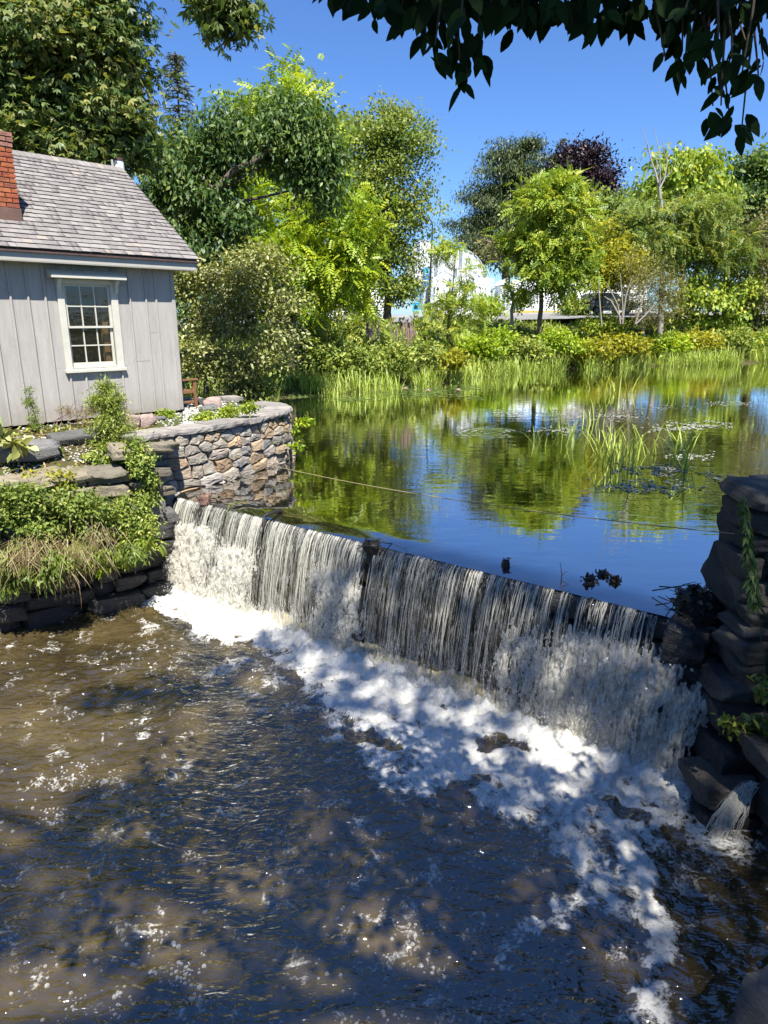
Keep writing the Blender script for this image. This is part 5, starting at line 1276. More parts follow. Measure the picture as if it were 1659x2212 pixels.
# pale shrub beside the cottage, large leaved shrub, olive shrub by the car
b = np.array([-4.9, 18.6, 0.95])
make_tree('magnolia_shrub', 'pale leaved tall shrub right beside the cottage corner', 'shrub', b, lobes_px(18.2, [(470, 590, 80, 45), (560, 580, 70, 45), (600, 630, 55, 50), (440, 660, 65, 60), (530, 680, 90, 60), (600, 720, 60, 50), (470, 760, 90, 60), (560, 790, 60, 50), (430, 820, 60, 40), (500, 830, 80, 35)], .7), 'pale', 560, 26, .20, .105, L_OVAL, trunk=[b, Wy(450, 760, 18.2), Wy(500, 620, 18.2)], trunk_r=.07, bark='bark_pale', seed=25, droop=.2, branches=70, inner=.5)
b = gbase(1530, 705, 47)
make_tree('bigleaf_shrub', 'big leaved bright shrub below the walnut at right', 'shrub', b, lobes_px(47, [(1480, 555, 35, 30), (1470, 600, 45, 30), (1510, 640, 55, 30), (1560, 660, 50, 30), (1600, 630, 40, 35), (1540, 690, 70, 25), (1480, 690, 45, 25)], .8), 'bright', 320, 16, .36, .30, L_OVAL, trunk_r=.1, seed=26, droop=.9, branches=30)
b = gbase(1400, 690, 42)
make_tree('olive_shrub', 'grey green shrub right of the parked car', 'shrub', b, lobes_px(42, [(1390, 590, 45, 35), (1420, 630, 45, 40), (1370, 640, 35, 30), (1400, 670, 50, 25)], .8), 'olive', 260, 24, .38, .20, L_LONG, trunk_r=.09, bark='bark_pale', seed=27, droop=.3, branches=30)
# pale leggy stems left of it
st = empty('leggy_shrub', gbase(1345, 690, 40.5)); tag(st, 'pale bare stems of a leggy shrub in front of the car', 'shrub')
bs = np.array(st.location); lines = []
for pts in ([(1340, 700), (1335, 660), (1310, 610)], [(1345, 700), (1345, 660), (1340, 590)], [(1345, 695), (1352, 640), (1365, 600)], [(1372, 700), (1385, 660), (1396, 615)], [(1374, 700), (1395, 680), (1418, 655)], [(1300, 705), (1296, 660), (1292, 600)], [(1342, 690), (1320, 650), (1305, 640)]):
    lines.append((np.array([Wy(x, y, 40.5) for x, y in pts]) - bs, np.array([.055, .045, .02])))
V_, F_ = tubes(lines, 5); obj('stems', nmesh('stems', V_, F_, smooth=True), M['bark_pale'], st)

# ------------------------------------------------------------------ bushes along the far bank
bush_list = [  # picture x, y, half width, half height, distance, leaf, label
 (1075, 729, 38.25, 11.2, 37, 'lime', 'rounded bush below the half bare tree'), (1135, 753, 30.6, 9, 36.5, 'weed', 'low bush at the foot of the tall feathery tree'),
 (1205, 736, 44.2, 17.2, 38, 'lime', 'leafy bush right of the feathery tree trunk'), (1275, 756, 40.8, 10.6, 39, 'yellow', 'low spreading bush left of the wide one below the car'),
 (1345, 746, 46.75, 14.5, 40.5, 'yellow', 'wide bush below the parked car'), (1420, 740, 51, 15.8, 42.5, 'lime', 'broad bush at the middle right bank'),
 (1500, 739, 42.5, 12.3, 44, 'yellow', 'bush right of the broad one at the middle right bank'), (1570, 733, 38.25, 11.2, 45.5, 'weed', 'bush under the big leaved shrub'), (1625, 733, 38.25, 13.4, 46.8, 'bright', 'bush at the right edge of the bank'),
 (1035, 751, 29.75, 11.2, 34, 'lime', 'small bush beside the bare earth patch'), (905, 763, 38.25, 14.6, 29.5, 'weed', 'leafy bush right of the purple flower spikes'), (970, 776, 18.7, 12.3, 30, 'yellow', 'small bush at the water near the sapling'),
 (845, 765, 45, 28, 28, 'weed', 'bush below the dark round maple'), (790, 705, 34, 26, 33, 'weed', 'feathery sumac bush left of the maple trunk'), (770, 775, 42, 24, 27, 'weed', 'dark low bush behind the left reeds'),
 (705, 760, 40, 26, 27, 'weed', 'bush right of the double trunk'), (660, 745, 26, 24, 27.5, 'weed', 'dark sumac clump at the double trunk'), (580, 760, 45, 40, 24, 'weed', 'dark bush between the pale shrub and the double trunk'),
 (735, 712, 60, 18, 37, 'mid', 'shadowy bush under the trees left of the road'), (900, 729, 42.5, 10.1, 38, 'weed', 'shadowy bush below the blue box'), (690, 660, 40, 40, 32, 'weed', 'tall dark bush left of the white house'),
 (770, 660, 22, 14, 54, 'spruce', 'round blue green bush in front of the white house'), (1055, 662, 24, 10, 57, 'lime', 'golden low bush by the greenhouse door'), (1237, 660, 22, 10, 57, 'weed', 'clipped green bush left of the car'),
 (1300, 703, 45, 10.2, 44, 'bright', 'shaded bush under the parked car'), (540, 840, 40, 16, 19, 'weed', 'low weeds at the back of the terrace')]
for i, (x, y, rx, ry, Y, lf, lab) in enumerate(bush_list):
    b = gbase(x, y, Y)
    lo = lobes_px(Y, [(x, y, rx * .8, ry), (x - rx * .5, y + ry * .35, rx * .55, ry * .75), (x + rx * .5, y + ry * .3, rx * .55, ry * .8), (x, y + ry * .6, rx * .9, ry * .6)], .9)
    tm, sz, per = (L_FROND, .55, 7) if 'sumac' in lab or 'feathery sumac' in lab else ((L_RHOMB, max(.16, Y * .0058), 22) if i % 2 else (L_OVAL, max(.15, Y * .0055), 18))
    make_tree('bush', lab, 'bush', b, lo, lf, 110 if rx > 25 else 60, per, max(.16, Y * .009), sz, tm, trunk_r=.05, seed=300 + i, droop=.1, branches=14, inner=.5)

# ------------------------------------------------------------------ reeds and grass at the water's edge
L_BLADE = T([(-.022, 0, 0), (.022, 0, 0), (-.02, .42, .03), (.02, .42, .03), (-.012, .78, .14), (.012, .78, .14), (-.001, 1, .30), (.001, 1, .30)], [(0, 1, 3, 2), (2, 3, 5, 4), (4, 5, 7, 6)])
def blades(P, h, r, lean=.22, wmul=1.0):
    n = len(P); a = r.random(n) * 6.283; ln = np.abs(r.normal(size=n)) * lean
    L = np.stack([np.cos(a) * ln, np.sin(a) * ln, np.ones(n)], -1); Nn = np.stack([np.cos(a), np.sin(a), np.zeros(n)], -1)
    tm = (L_BLADE[0] * [wmul, 1, 1], L_BLADE[1]); return scatter(tm, P, L, Nn, h)
r_ = np.random.default_rng(91)
n = 15000
bx = np.interp(r_.random(n), [0, 1], [-6.5, 34]); d_ = r_.random(n) ** 1.6 * 3.6 - .55
by = np.interp(bx, BANKX, BANKY) + d_ + .8 * pn(bx * .5, bx * 0 + 3, 1.0)
kp = (pn(bx * .45, by * .45, 6.0) > -.12) & ~inside(terrace_poly, bx, by)
bx, by, d_ = bx[kp], by[kp], d_[kp]; bz = np.maximum(ground_z(bx, by), -.05) - .02
hh = r_.uniform(.25, 1.0, len(bx)) * np.where(d_ > 1.6, .7, 1.0) * (1 + .35 * pn(bx * .8, by * .8, 2.0)) * np.interp(bx, [-6, 0, 30], [.95, 1.0, 1.25])
V_, F_, q = blades(np.stack([bx, by, bz], -1), hh, r_, .3, .9)
V_[:, 2] = np.maximum(V_[:, 2], -.05)
rn = np.repeat(np.clip(.5 + .35 * pn(bx * .6, by * .6, 8.0) + .22 * r_.normal(size=len(bx)), 0, 1), q)
o = obj('bank_reeds', nmesh('bank_reeds', V_, F_, {'rnd': ('FACE', rn)}), LEAF['reed']); tag(o, 'tall green reeds and grass lining the far shore', kind='stuff')
# rough ground cover up the bank
n = 16000
bx = r_.uniform(-9, 36, n); d_ = r_.uniform(1.5, 16, n); by = np.interp(bx, BANKX, BANKY) + d_
kp = (pn(bx * .3, by * .3, 12.0) > -.25) & ~inside(terrace_poly, bx, by) & ~((by > 49))
bx, by = bx[kp], by[kp]; bz = ground_z(bx, by)
L = r_.normal(size=(len(bx), 3)) * [.8, .8, .3] + [0, 0, .9]
V_, F_, q = scatter(L_RHOMB, np.stack([bx, by, bz + r_.random(len(bx)) ** 2 * .45], -1), L, r_.normal(size=(len(bx), 3)) + [0, -.3, .8], r_.uniform(.14, .34, len(bx)))
rn = np.repeat(np.clip(.45 + .4 * pn(bx * .5, by * .5, 18.0) + .2 * r_.normal(size=len(bx)), 0, 1), q)
o = obj('bank_undergrowth', nmesh('bank_undergrowth', V_, F_, {'rnd': ('FACE', rn)}), LEAF['weed']); tag(o, 'low tangled undergrowth covering the far bank', kind='stuff')
n = 15000
bx = r_.uniform(-6, 34, n); d_ = r_.uniform(1.0, 12, n); by = np.interp(bx, BANKX, BANKY) + d_
kp = (pn(bx * .4, by * .6, 26.0) > -.1) & ~inside(terrace_poly, bx, by)
bx, by = bx[kp], by[kp]
V_, F_, q = blades(np.stack([bx, by, ground_z(bx, by) - .02], -1), r_.uniform(.22, .65, len(bx)), r_, .4, 1.6)
rn = np.repeat(np.clip(.55 + .4 * pn(bx * .5, by * .5, 28.0) + .2 * r_.normal(size=len(bx)), 0, 1), q)
o = obj('bank_grass', nmesh('bank_grass', V_, F_, {'rnd': ('FACE', rn)}), LEAF['reed']); tag(o, 'rough yellow green grass between the bushes of the far bank', kind='stuff')
# litter, creeping leaves and dry stalks on the near left bank
n = 9000
bx = r_.uniform(-9, -3.3, n); by = r_.uniform(7.5, 13.2, n)
kp = inside(left_bank_poly, bx, by) & (pn(bx * 1.3, by * 1.3, 31.0) > -.4) & ~(((bx - house_c[0]) * math.cos(HA) - (by - house_c[1]) * math.sin(HA)) < .1)
bx, by = bx[kp], by[kp]; nb_ = len(bx); bz = ground_z(bx, by)
V_, F_, q = scatter(L_LONG, np.stack([bx, by, bz + .01], -1), r_.normal(size=(nb_, 3)) * [1, 1, .5] + [0, 0, .35], r_.normal(size=(nb_, 3)) * .4 + [0, 0, 1], r_.uniform(.04, .13, nb_))
o = obj('dry_litter', nmesh('dry_litter', V_, F_, {'rnd': ('FACE', np.repeat(r_.random(nb_), q))}), LEAF['straw']); tag(o, 'dry leaves and stalks littering the bank below the cottage', kind='stuff')
kp = pn(bx * 1.1, by * 1.1, 41.0) > .05; bx, by, bz = bx[kp], by[kp], bz[kp]; nb_ = len(bx)
V_, F_, q = scatter(L_OVAL, np.stack([bx, by, bz + .03 * r_.random(nb_)], -1), r_.normal(size=(nb_, 3)) * [1, 1, .5] + [0, 0, .5], r_.normal(size=(nb_, 3)) * .4 + [0, 0, 1], r_.uniform(.04, .10, nb_))
o = obj('creeping_weeds', nmesh('creeping_weeds', V_, F_, {'rnd': ('FACE', np.repeat(r_.random(nb_), q))}), LEAF['weed']); tag(o, 'low creeping weeds among the gravel below the cottage', kind='stuff')
# purple flower spikes
M['spike'] = simple('dusty_purple_flower', (0.20, 0.12, 0.13), (0.32, 0.21, 0.20), 20, .9)
fs = empty('flower_spikes', gbase(850, 735, 29)); tag(fs, 'dusty purple flower spikes standing above the reeds', 'flowers'); lines = []
for k in range(34):
    x = r_.uniform(790, 900); y = r_.uniform(712, 735); p = Wy(x, y, 29 + r_.normal() * .5)
    lines.append((np.array([p - [0, 0, .35], p, p + [.02 * r_.normal(), 0, .25], p + [.03 * r_.normal(), 0, .42]]) - np.array(fs.location), np.array([.008, .018, .03, .006])))
for p_, q_ in lines: V_, F_ = tube(p_, q_, 5); obj('spike', nmesh('spike', V_, F_), M['spike'], fs)

# ------------------------------------------------------------------ reeds standing in the pond
for i, (x, y, nb, hpx, sp, lab) in enumerate([
    (1340, 1000, 26, 130, 26, 'biggest clump of green reeds standing in open water'), (1300, 985, 14, 110, 14, 'reed clump just left of the biggest one'), (1395, 985, 12, 120, 16, 'reeds with bent tips right of the biggest clump'),
    (1468, 1010, 14, 170, 12, 'tall narrow reed clump furthest right in the pond'), (1230, 955, 10, 95, 14, 'sparse reeds left of the pond clumps'), (1165, 960, 5, 70, 12, 'few curved stalks furthest left in the pond'),
    (1205, 925, 4, 70, 14, 'two pale bent stalks above the ripple rings'), (1275, 915, 7, 90, 16, 'thin upright stalks behind the big clump'), (1320, 850, 14, 70, 30, 'reed tuft near the far bank water'), (1270, 840, 8, 36, 18, 'flattened reeds close to the far bank'),
    (1460, 868, 5, 36, 20, 'tiny reed tuft far out at right')]):
    p = Wz(x, y, 0); root = empty('water_reeds', p); tag(root, lab, 'reeds', 'reeds growing in the pond'); dist = p[1]; r = np.random.default_rng(500 + i)
    n = int(nb * 2.4); P = np.stack([r.normal(size=n) * sp * dist / FOC * .8, r.normal(size=n) * .25, np.full(n, -.05)], -1)
    h = hpx * .72 * dist / FOC * r.uniform(.35, 1.1, n)
    V_, F_, q = blades(P, h, r, .28, .75 if dist < 16 else 1.0); bend = r.random(n) < .3
    V_ = V_.reshape(n, 8, 3)
    for j in np.where(bend)[0]:                                     # some blades are snapped over
        k0 = V_[j, 4:6].mean(0); d = V_[j, 4:] - k0; d[:, 2] *= -.8; V_[j, 4:] = k0 + d + np.array([.03 * r.normal(), 0, 0])
    obj('blades', nmesh('blades', V_.reshape(-1, 3), F_, {'rnd': ('FACE', np.repeat(np.clip(r.normal(size=n) * .25 + .55, 0, 1), q))}), LEAF['reed'], root)
# floating weed mats and lily pads
M['scum'] = simple('floating_pond_weed', (0.20, 0.21, 0.15), (0.42, 0.43, 0.36), 30, .8, .5)
M['pad'] = leaf_mat('lily_pad', (0.05, 0.09, 0.02), (0.10, 0.16, 0.04), (0.20, 0.25, 0.08), rough=.3, trans=.1, spec=.5)
L_PAD = T([(0, 0, 0)] + [(math.cos(a) * .5, math.sin(a) * .5, 0) for a in np.linspace(.25, 6.0, 9)], [(0, 1, 2, 3), (0, 3, 4, 5), (0, 5, 6, 7), (0, 7, 8, 9)])
P, Sz = [], []
for (x, y, rx, ry, n, s0) in [(900, 848, 90, 9, 230, .16), (1000, 838, 60, 6, 90, .16), (760, 862, 60, 5, 50, .16), (1010, 858, 60, 6, 40, .14)]:
    for k in range(n):
        p = Wz(x + np.clip(r_.normal(), -2, 2) * rx * .5, y + np.clip(r_.normal(), -1.6, 1.6) * ry * .6, .006)
        P.append(p + [0, 0, r_.random() * .004]); Sz.append(s0 * r_.uniform(.6, 1.4))
P = np.array(P); a = r_.random(len(P)) * 6.28
V_, F_, q = scatter(L_PAD, P, np.stack([np.cos(a), np.sin(a), 0 * a], -1), np.tile([0, 0, 1.0], (len(P), 1)) + r_.normal(size=(len(P), 3)) * .03, np.array(Sz))
o = obj('lily_pads', nmesh('lily_pads', V_, F_, {'rnd': ('FACE', np.repeat(r_.random(len(P)), q))}), M['pad']); tag(o, 'lily pads floating along the far shore', kind='stuff')
P, Sz = [], []
for (x, y, rx, ry, n) in [(1510, 918, 70, 10, 900), (1440, 925, 70, 9, 300), (1320, 900, 90, 10, 380), (1215, 930, 70, 10, 260), (1575, 872, 50, 5, 260), (1440, 880, 60, 5, 150), (1420, 1015, 90, 14, 420), (1490, 985, 50, 12, 300), (1400, 1050, 130, 22, 520), (1540, 1035, 50, 18, 160), (1100, 892, 60, 6, 120)]:
    for k in range(n):
        g1, g2 = np.clip(r_.normal(size=2), -2, 2); p = Wz(x + g1 * rx * .5, y + g2 * ry * .5, .004)
        if pn(p[0] * 2.2, p[1] * 2.2, 4.0) < -.05: continue
        P.append(p + [0, 0, r_.random() * .006]); Sz.append(r_.uniform(.03, .10))
P = np.array(P); a = r_.random(len(P)) * 6.28
V_, F_, q = scatter(L_OVAL, P, np.stack([np.cos(a), np.sin(a), 0 * a], -1), np.tile([0, 0, 1.0], (len(P), 1)) + r_.normal(size=(len(P), 3)) * .12, np.array(Sz))
o = obj('pond_weed', nmesh('pond_weed', V_, F_, {'rnd': ('FACE', np.repeat(r_.random(len(P)), q))}), M['scum']); tag(o, 'grey green scum of pond weed floating around the reeds', kind='stuff')
M['petal'] = simple('pink_petal', (0.62, 0.36, 0.40), (0.78, 0.58, 0.60), 10, .6)
for i, (x, y, lab) in enumerate([(876, 842, 'pink water lily furthest left among the pads'), (925, 846, 'pink water lily in the middle of the pads'), (990, 845, 'pink water lily furthest right among the pads')]):
    root = empty('water_lily', Wz(x, y, 0.01)); tag(root, lab, 'water lily', 'pink water lilies')
    aa = np.concatenate([np.arange(8) * .785, np.arange(6) * 1.047 + .3]); el = np.concatenate([np.full(8, .45), np.full(6, 1.0)])
    Ld = np.stack([np.cos(aa) * np.cos(el), np.sin(aa) * np.cos(el), np.sin(el)], -1)
    V_, F_, q = scatter(L_OVAL, np.zeros((14, 3)), Ld, np.tile([0, 0, 1.0], (14, 1)) - Ld * .3, np.full(14, .12)); obj('petals', nmesh('petals', V_, F_), M['petal'], root)

# ------------------------------------------------------------------ weeds on the left bank and wall
def weed(name, label, Y, ls, leaf, ncl, per, cr, size, tm, base=None, seed=1, droop=.3, cat='plant', branches=24, flat=.8, bark='bark', tr=.012, inner=.1):
    lo = lobes_px(Y, ls, .7)
    if base is None:
        c = min(lo, key=lambda q: q[2]); base = np.array([c[0], c[1] + .05, c[2] - c[5]])
    return make_tree(name, label, cat, np.array(base), lo, leaf, ncl, per, cr, size, tm, trunk_r=tr, bark=bark, seed=seed, droop=droop, branches=branches, flat=flat, inner=inner)
weed('goldenrod_plant', 'tall leafy goldenrod growing up in front of the cottage wall', 10.6, [(228, 878, 30, 26), (240, 905, 36, 26), (230, 842, 14, 18), (208, 870, 12, 14), (250, 870, 10, 18), (245, 940, 44, 30), (235, 975, 44, 28), (265, 965, 30, 30)], 'weed', 620, 16, .06, .065, L_LONG, seed=801, droop=.15, branches=60)
weed('climbing_vine', 'bright green vine tumbling down beside the field stone wall', 9.95, [(295, 985, 24, 26), (308, 1010, 26, 26), (318, 1045, 22, 26), (312, 1080, 20, 22), (280, 960, 24, 20)], 'weed', 200, 16, .06, .06, L_OVAL, seed=802, droop=.5)
weed('ivy_clump', 'sunlit leaf clump on the gravel edge below the goldenrod', 10.2, [(215, 1000, 30, 18), (185, 1015, 30, 16), (245, 1010, 24, 20)], 'weed', 150, 16, .06, .07, L_OVAL, seed=803)
weed('tall_weed', 'thin tall weed standing against the left boards of the cottage', 11.0, [(68, 880, 10, 18), (74, 905, 14, 14), (64, 850, 6, 10), (80, 925, 12, 12)], 'mid', 60, 10, .04, .065, L_LONG, seed=804, branches=20)
weed('broadleaf_plant', 'broad leaved rosette at the left edge above the ledge', 9.5, [(22, 955, 26, 14), (12, 945, 14, 10)], 'pale', 14, 5, .05, .22, L_OVAL, seed=805, droop=.1, branches=6)
weed('wall_weeds', 'leafy weeds over the middle of the bank wall', 9.1, [(150, 1090, 50, 34), (200, 1110, 50, 34), (110, 1120, 45, 30), (175, 1150, 50, 26)], 'mid', 260, 16, .08, .062, L_OVAL, seed=806, droop=.35)
weed('wall_weeds', 'leafy weeds spilling over the right part of the bank wall', 9.45, [(265, 1105, 45, 34), (300, 1130, 34, 26), (235, 1130, 40, 30), (285, 1160, 40, 20)], 'weed', 260, 16, .07, .055, L_OVAL, seed=807, droop=.4)
weed('wall_weeds', 'shaded green weeds at the left end of the bank wall', 8.6, [(50, 1080, 45, 36), (20, 1120, 40, 36), (70, 1140, 45, 30), (10, 1050, 30, 24), (60, 1185, 45, 22)], 'mid', 280, 16, .08, .062, L_OVAL, seed=808, droop=.35)
weed('trailing_plant', 'trailing plant with long leaflets hanging low over dark wall', 9.0, [(150, 1190, 34, 14), (185, 1190, 26, 14), (110, 1195, 26, 12)], 'bright', 34, 7, .07, .20, L_BIGFROND, seed=809, droop=1.0)
weed('trailing_plant', 'hanging leaf sprays above the wet stones near the fall', 9.35, [(270, 1185, 20, 16), (300, 1170, 20, 14), (285, 1205, 14, 10)], 'bright', 26, 7, .06, .20, L_BIGFROND, seed=810, droop=1.1)
weed('hanging_greens', 'shaded grassy greens hanging down to the water at the far left', 8.35, [(30, 1215, 40, 30), (85, 1235, 40, 26), (20, 1260, 30, 20), (140, 1215, 36, 20)], 'mid', 200, 14, .08, .12, L_LONG, seed=818, droop=1.1)
weed('hanging_greens', 'dark trailing greens over the wet stones left of the fall', 9.15, [(240, 1200, 34, 18), (190, 1215, 34, 18), (285, 1195, 26, 16)], 'mid', 130, 14, .07, .10, L_LONG, seed=819, droop=1.1)
weed('wild_shrub', 'small shrub with orange tinted leaves on the gravel lip', 9.3, [(95, 1035, 36, 18), (70, 1045, 26, 14), (130, 1040, 26, 14)], 'yellow', 90, 14, .06, .06, L_OVAL, seed=811)
weed('low_weed', 'bright sprig hanging lowest beneath the straw tufts', 8.75, [(205, 1205, 14, 24), (212, 1235, 12, 12)], 'lime', 40, 10, .04, .10, L_LONG, seed=812, droop=.6)
weed('terrace_weed', 'green creeping weeds along the inner edge of the flagstones', 12.3, [(440, 900, 24, 5), (480, 893, 22, 5), (510, 886, 22, 6), (540, 880, 14, 6)], 'bright', 150, 12, .05, .06, L_OVAL, seed=813, base=Wz(480, 897, .95))
weed('terrace_weed', 'little weed at the foot of the cottage corner', 12.6, [(355, 895, 16, 5), (370, 890, 10, 6)], 'bright', 40, 10, .04, .06, L_OVAL, seed=814, base=Wz(360, 900, .95))
weed('wall_sprig', 'yellow green sprig growing from the pond end of the wall', 13.0, [(645, 935, 14, 14), (640, 960, 16, 10), (655, 915, 10, 8)], 'lime', 30, 9, .05, .09, L_OVAL, seed=815, base=Wy(628, 960, 13.1))
weed('dead_weed', 'reddish dry weeds along the cottage foot', 11.6, [(150, 890, 40, 14), (190, 895, 26, 14), (110, 900, 26, 12)], 'straw', 70, 10, .05, .05, L_LONG, seed=816, droop=-.2, branches=60, bark='spike')
for i, (x, y, h, n, lab) in enumerate([(130, 1245, 85, 240, 'big straw coloured tuft hanging over the water at left'), (205, 1190, 60, 110, 'pale straw tuft hanging in the middle of the bank wall'), (40, 1240, 70, 180, 'dry straw tuft at the left edge of the picture'), (75, 1215, 70, 120, 'mixed green and dry grass above the left tufts'), (180, 1225, 60, 120, 'small straw tuft right of the big one')]):
    Yt = np.interp(x, [0, 335], [8.05, 9.05]); p = Wy(x, y - h * .5, Yt); root = empty('dry_grass_tuft', p); tag(root, lab, 'grass tuft', 'dry grass tufts on the bank wall'); r = np.random.default_rng(840 + i)
    a = r.normal(size=n) * .9 - math.pi / 2; P0 = r.normal(size=(n, 3)) * [.15, .05, .09] + [0, .08, .05]
    Ld = np.stack([np.cos(a) * .7 + .25 * r.normal(size=n), np.sin(a) * .45 - .05, -1.0 + .9 * r.random(n)], -1); Nn = np.stack([np.cos(a), np.sin(a), np.full(n, .4)], -1)
    tm = (L_BLADE[0] * [.42, 1, .9], L_BLADE[1]); V_, F_, q = scatter(tm, P0, Ld, -Nn, h / FOC * Yt * r.uniform(.25, 1.2, n))
    obj('blades', nmesh('blades', V_, F_, {'rnd': ('FACE', np.repeat(r.random(n), q))}), LEAF['straw'], root)
# plants on the right pier
root = empty('hanging_plant', Wy(1612, 1075, 5.35)); tag(root, 'long drooping plant hanging down the right pier', 'plant'); r = np.random.default_rng(870)
pts = np.array([Wy(x, y, Y_) for x, y, Y_ in ((1605, 1070, 5.4), (1612, 1130, 5.28), (1622, 1210, 5.2), (1632, 1280, 5.12), (1640, 1340, 5.05), (1650, 1420, 5.0), (1656, 1480, 4.95))]) - np.array(root.location)
V_, F_ = tubes([(pts, np.linspace(.007, .004, 7))], 6); obj('stem', nmesh('stem', V_, F_, smooth=True), LEAF['mid'], root)
tt = r.random(230) ** .9 * .58; d7 = np.linspace(0, 1, 7); P0 = np.stack([np.interp(tt, d7, pts[:, k]) for k in range(3)], -1); a = r.random(230) * 6.28
V_, F_, q = scatter(L_LONG, P0, np.stack([np.cos(a), np.sin(a), np.full(230, -.9)], -1), np.stack([np.cos(a), np.sin(a), np.full(230, 1.0)], -1), r.uniform(.05, .10, 230) * (1 + tt)); obj('leaves', nmesh('leaves', V_, F_, {'rnd': ('FACE', np.repeat(r.random(230) * .6, q))}), LEAF['mid'], root)
weed('pier_weed', 'leafy twig sticking out low between the pier stones', 4.95, [(1640, 1575, 24, 20), (1600, 1575, 24, 12), (1575, 1560, 14, 8), (1655, 1480, 14, 12)], 'mid', 34, 6, .05, .085, L_OVAL, base=Wy(1650, 1600, 5.0), seed=871, droop=.4, tr=.006)

# ------------------------------------------------------------------ rope across the pond
M['rope'] = simple('yellow_rope', (0.22, 0.18, 0.08), (0.34, 0.28, 0.14), 40, .9, .5)
ra, rb2 = Wy(505, 985, 11.75), Wy(1588, 1153, 5.75); t = np.linspace(0, 1, 40)[:, None]; RP = ra * (1 - t) + rb2 * t; RP[:, 2] -= .13 * 4 * (t * (1 - t))[:, 0]
V_, F_ = tube(RP, .006, 6); o = obj('rope', nmesh('rope', V_, F_, smooth=True), M['rope']); tag(o, 'thin yellow rope stretched across the pond above the dam', 'rope')

# ------------------------------------------------------------------ what has caught on the crest
M['driftwood'] = simple('red_brown_driftwood', (0.10, 0.055, 0.04), (0.26, 0.16, 0.12), 12, .9, .8, .02)
M['wetwood'] = simple('wet_black_wood', (0.010, 0.009, 0.008), (0.03, 0.026, 0.022), 12, .45, .8, .02)
LEAF['dead'] = leaf_mat('dead_leaf', (0.015, 0.012, 0.009), (0.04, 0.030, 0.02), (0.12, 0.08, 0.045), trans=.05, rough=.5)
def wad(name, label, p, size, n, sticks, seed, leafsize=.06, mat='wetwood'):
    root = empty(name, p); tag(root, label, 'debris'); r = np.random.default_rng(seed)
    d = unit(r.normal(size=(n, 3))); d[:, 2] = np.abs(d[:, 2]); P = d * np.array(size) * r.uniform(.5, 1, n)[:, None]
    V_, F_, q = scatter(L_OVAL, P, r.normal(size=(n, 3)), d + r.normal(size=(n, 3)) * .4, leafsize * r.uniform(.6, 1.3, n)); obj('dead_leaves', nmesh('dead_leaves', V_, F_, {'rnd': ('FACE', np.repeat(r.random(n), q))}), LEAF['dead'], root)
    ln = []
    for k in range(sticks):
        a = r.normal(size=3) * size; b_ = np.clip(r.normal(size=3), -1.3, 1.3) * np.array(size); b_[2] = abs(b_[2]) * .8
        ln.append((wobble(a * [1, 1, .2], b_, 5, .02, r), np.linspace(.008, .003, 5)))
    V_, F_ = tubes(ln, 5); obj('sticks', nmesh('sticks', V_, F_, smooth=True), M[mat], root)
    c = block_mesh('clod', np.array(size) * 1.5, seed, 3, .15); o = obj('clod', c, M[mat], root); return root
wad('debris', 'knob of dark driftwood alone on the middle of the crest', Wz(1092, 1222, 0), (.055, .055, .09), 14, 4, 881)
wad('leaf_wad', 'left wad of dead leaves caught near the crest', Wz(1274, 1256, 0), (.07, .06, .07), 40, 4, 882)
wad('leaf_wad', 'back wad of dead leaves, furthest from the fall', Wz(1302, 1243, 0), (.08, .05, .05), 40, 4, 883)
wad('leaf_wad', 'right wad of dead leaves nearest the pier', Wz(1328, 1256, 0), (.06, .05, .06), 40, 4, 884)
wad('debris_heap', 'big black heap of leaves and wood at the pier foot', Wz(1505, 1318, 0), (.22, .20, .25), 520, 14, 885, .08)
stone('stone', crest(CREST + .24, .02, -.24), (.42, .5, .44), AC, M['wet'], dam, 886, (.05, .1), 4, .14); stone('stone', crest(CREST + .25, -.16, -.75), (.6, .5, .6), AC, M['wet'], dam, 887)
wad('log_jam', 'dark wedge of wood splitting the fall in the middle', crest(s_of(812, 1168), .06, -.06), (.13, .12, .10), 30, 10, 888)
dw = wad('driftwood', 'reddish driftwood stump caught at the left of the fall', crest(s_of(437, 1084), .0, .02), (.10, .09, .12), 10, 14, 889, mat='driftwood')
lines = []; r = np.random.default_rng(890)
for k in range(10):
    a = r.normal() * .05; o_, z_ = traj(np.linspace(0, .5 + .2 * r.random(), 6)); P = crest(s_of(437, 1084) + a + .03 * r.normal(size=6), o_ * .9 + .03, z_) - np.array(dw.location); lines.append((P, np.linspace(.008, .003, 6)))
V_, F_ = tubes(lines, 5); obj('hanging_roots', nmesh('hanging_roots', V_, F_, smooth=True), M['wetwood'], dw)
tw_ = empty('twig', Wz(1212, 1258, 0)); tag(tw_, 'single upright twig standing in the water right of the knob', 'twig')
V_, F_ = tubes([(np.array([[0, 0, -.02], [.0, 0, .10], [-.03, 0, .24]]), np.array([.006, .005, .002])), (np.array([[0, 0, .08], [.05, 0, .13], [.08, 0, .12]]), np.array([.004, .003, .002])), (np.array([[0, 0, .02], [.07, 0, -.01], [.10, 0, .01]]), np.array([.005, .004, .002]))], 5); obj('stem', nmesh('stem', V_, F_), M['wetwood'], tw_)
st_ = empty('stick', crest(s_of(590, 1112), .02, .0)); tag(st_, 'short black branch lying across the crest left of centre', 'stick')
V_, F_ = tubes([(np.array([[.16, .25, .02], [.05, .1, .03], [-.04, -.05, .02], [-.06, -.12, -.12]]), np.array([.03, .03, .026, .015]))], 7); obj('branch', nmesh('branch', V_, F_, smooth=True), M['wetwood'], st_)
yl = empty('reed_blade', crest(s_of(480, 1099), .0, .0)); tag(yl, 'single yellow reed blade bent over the fall near the left', 'reed')
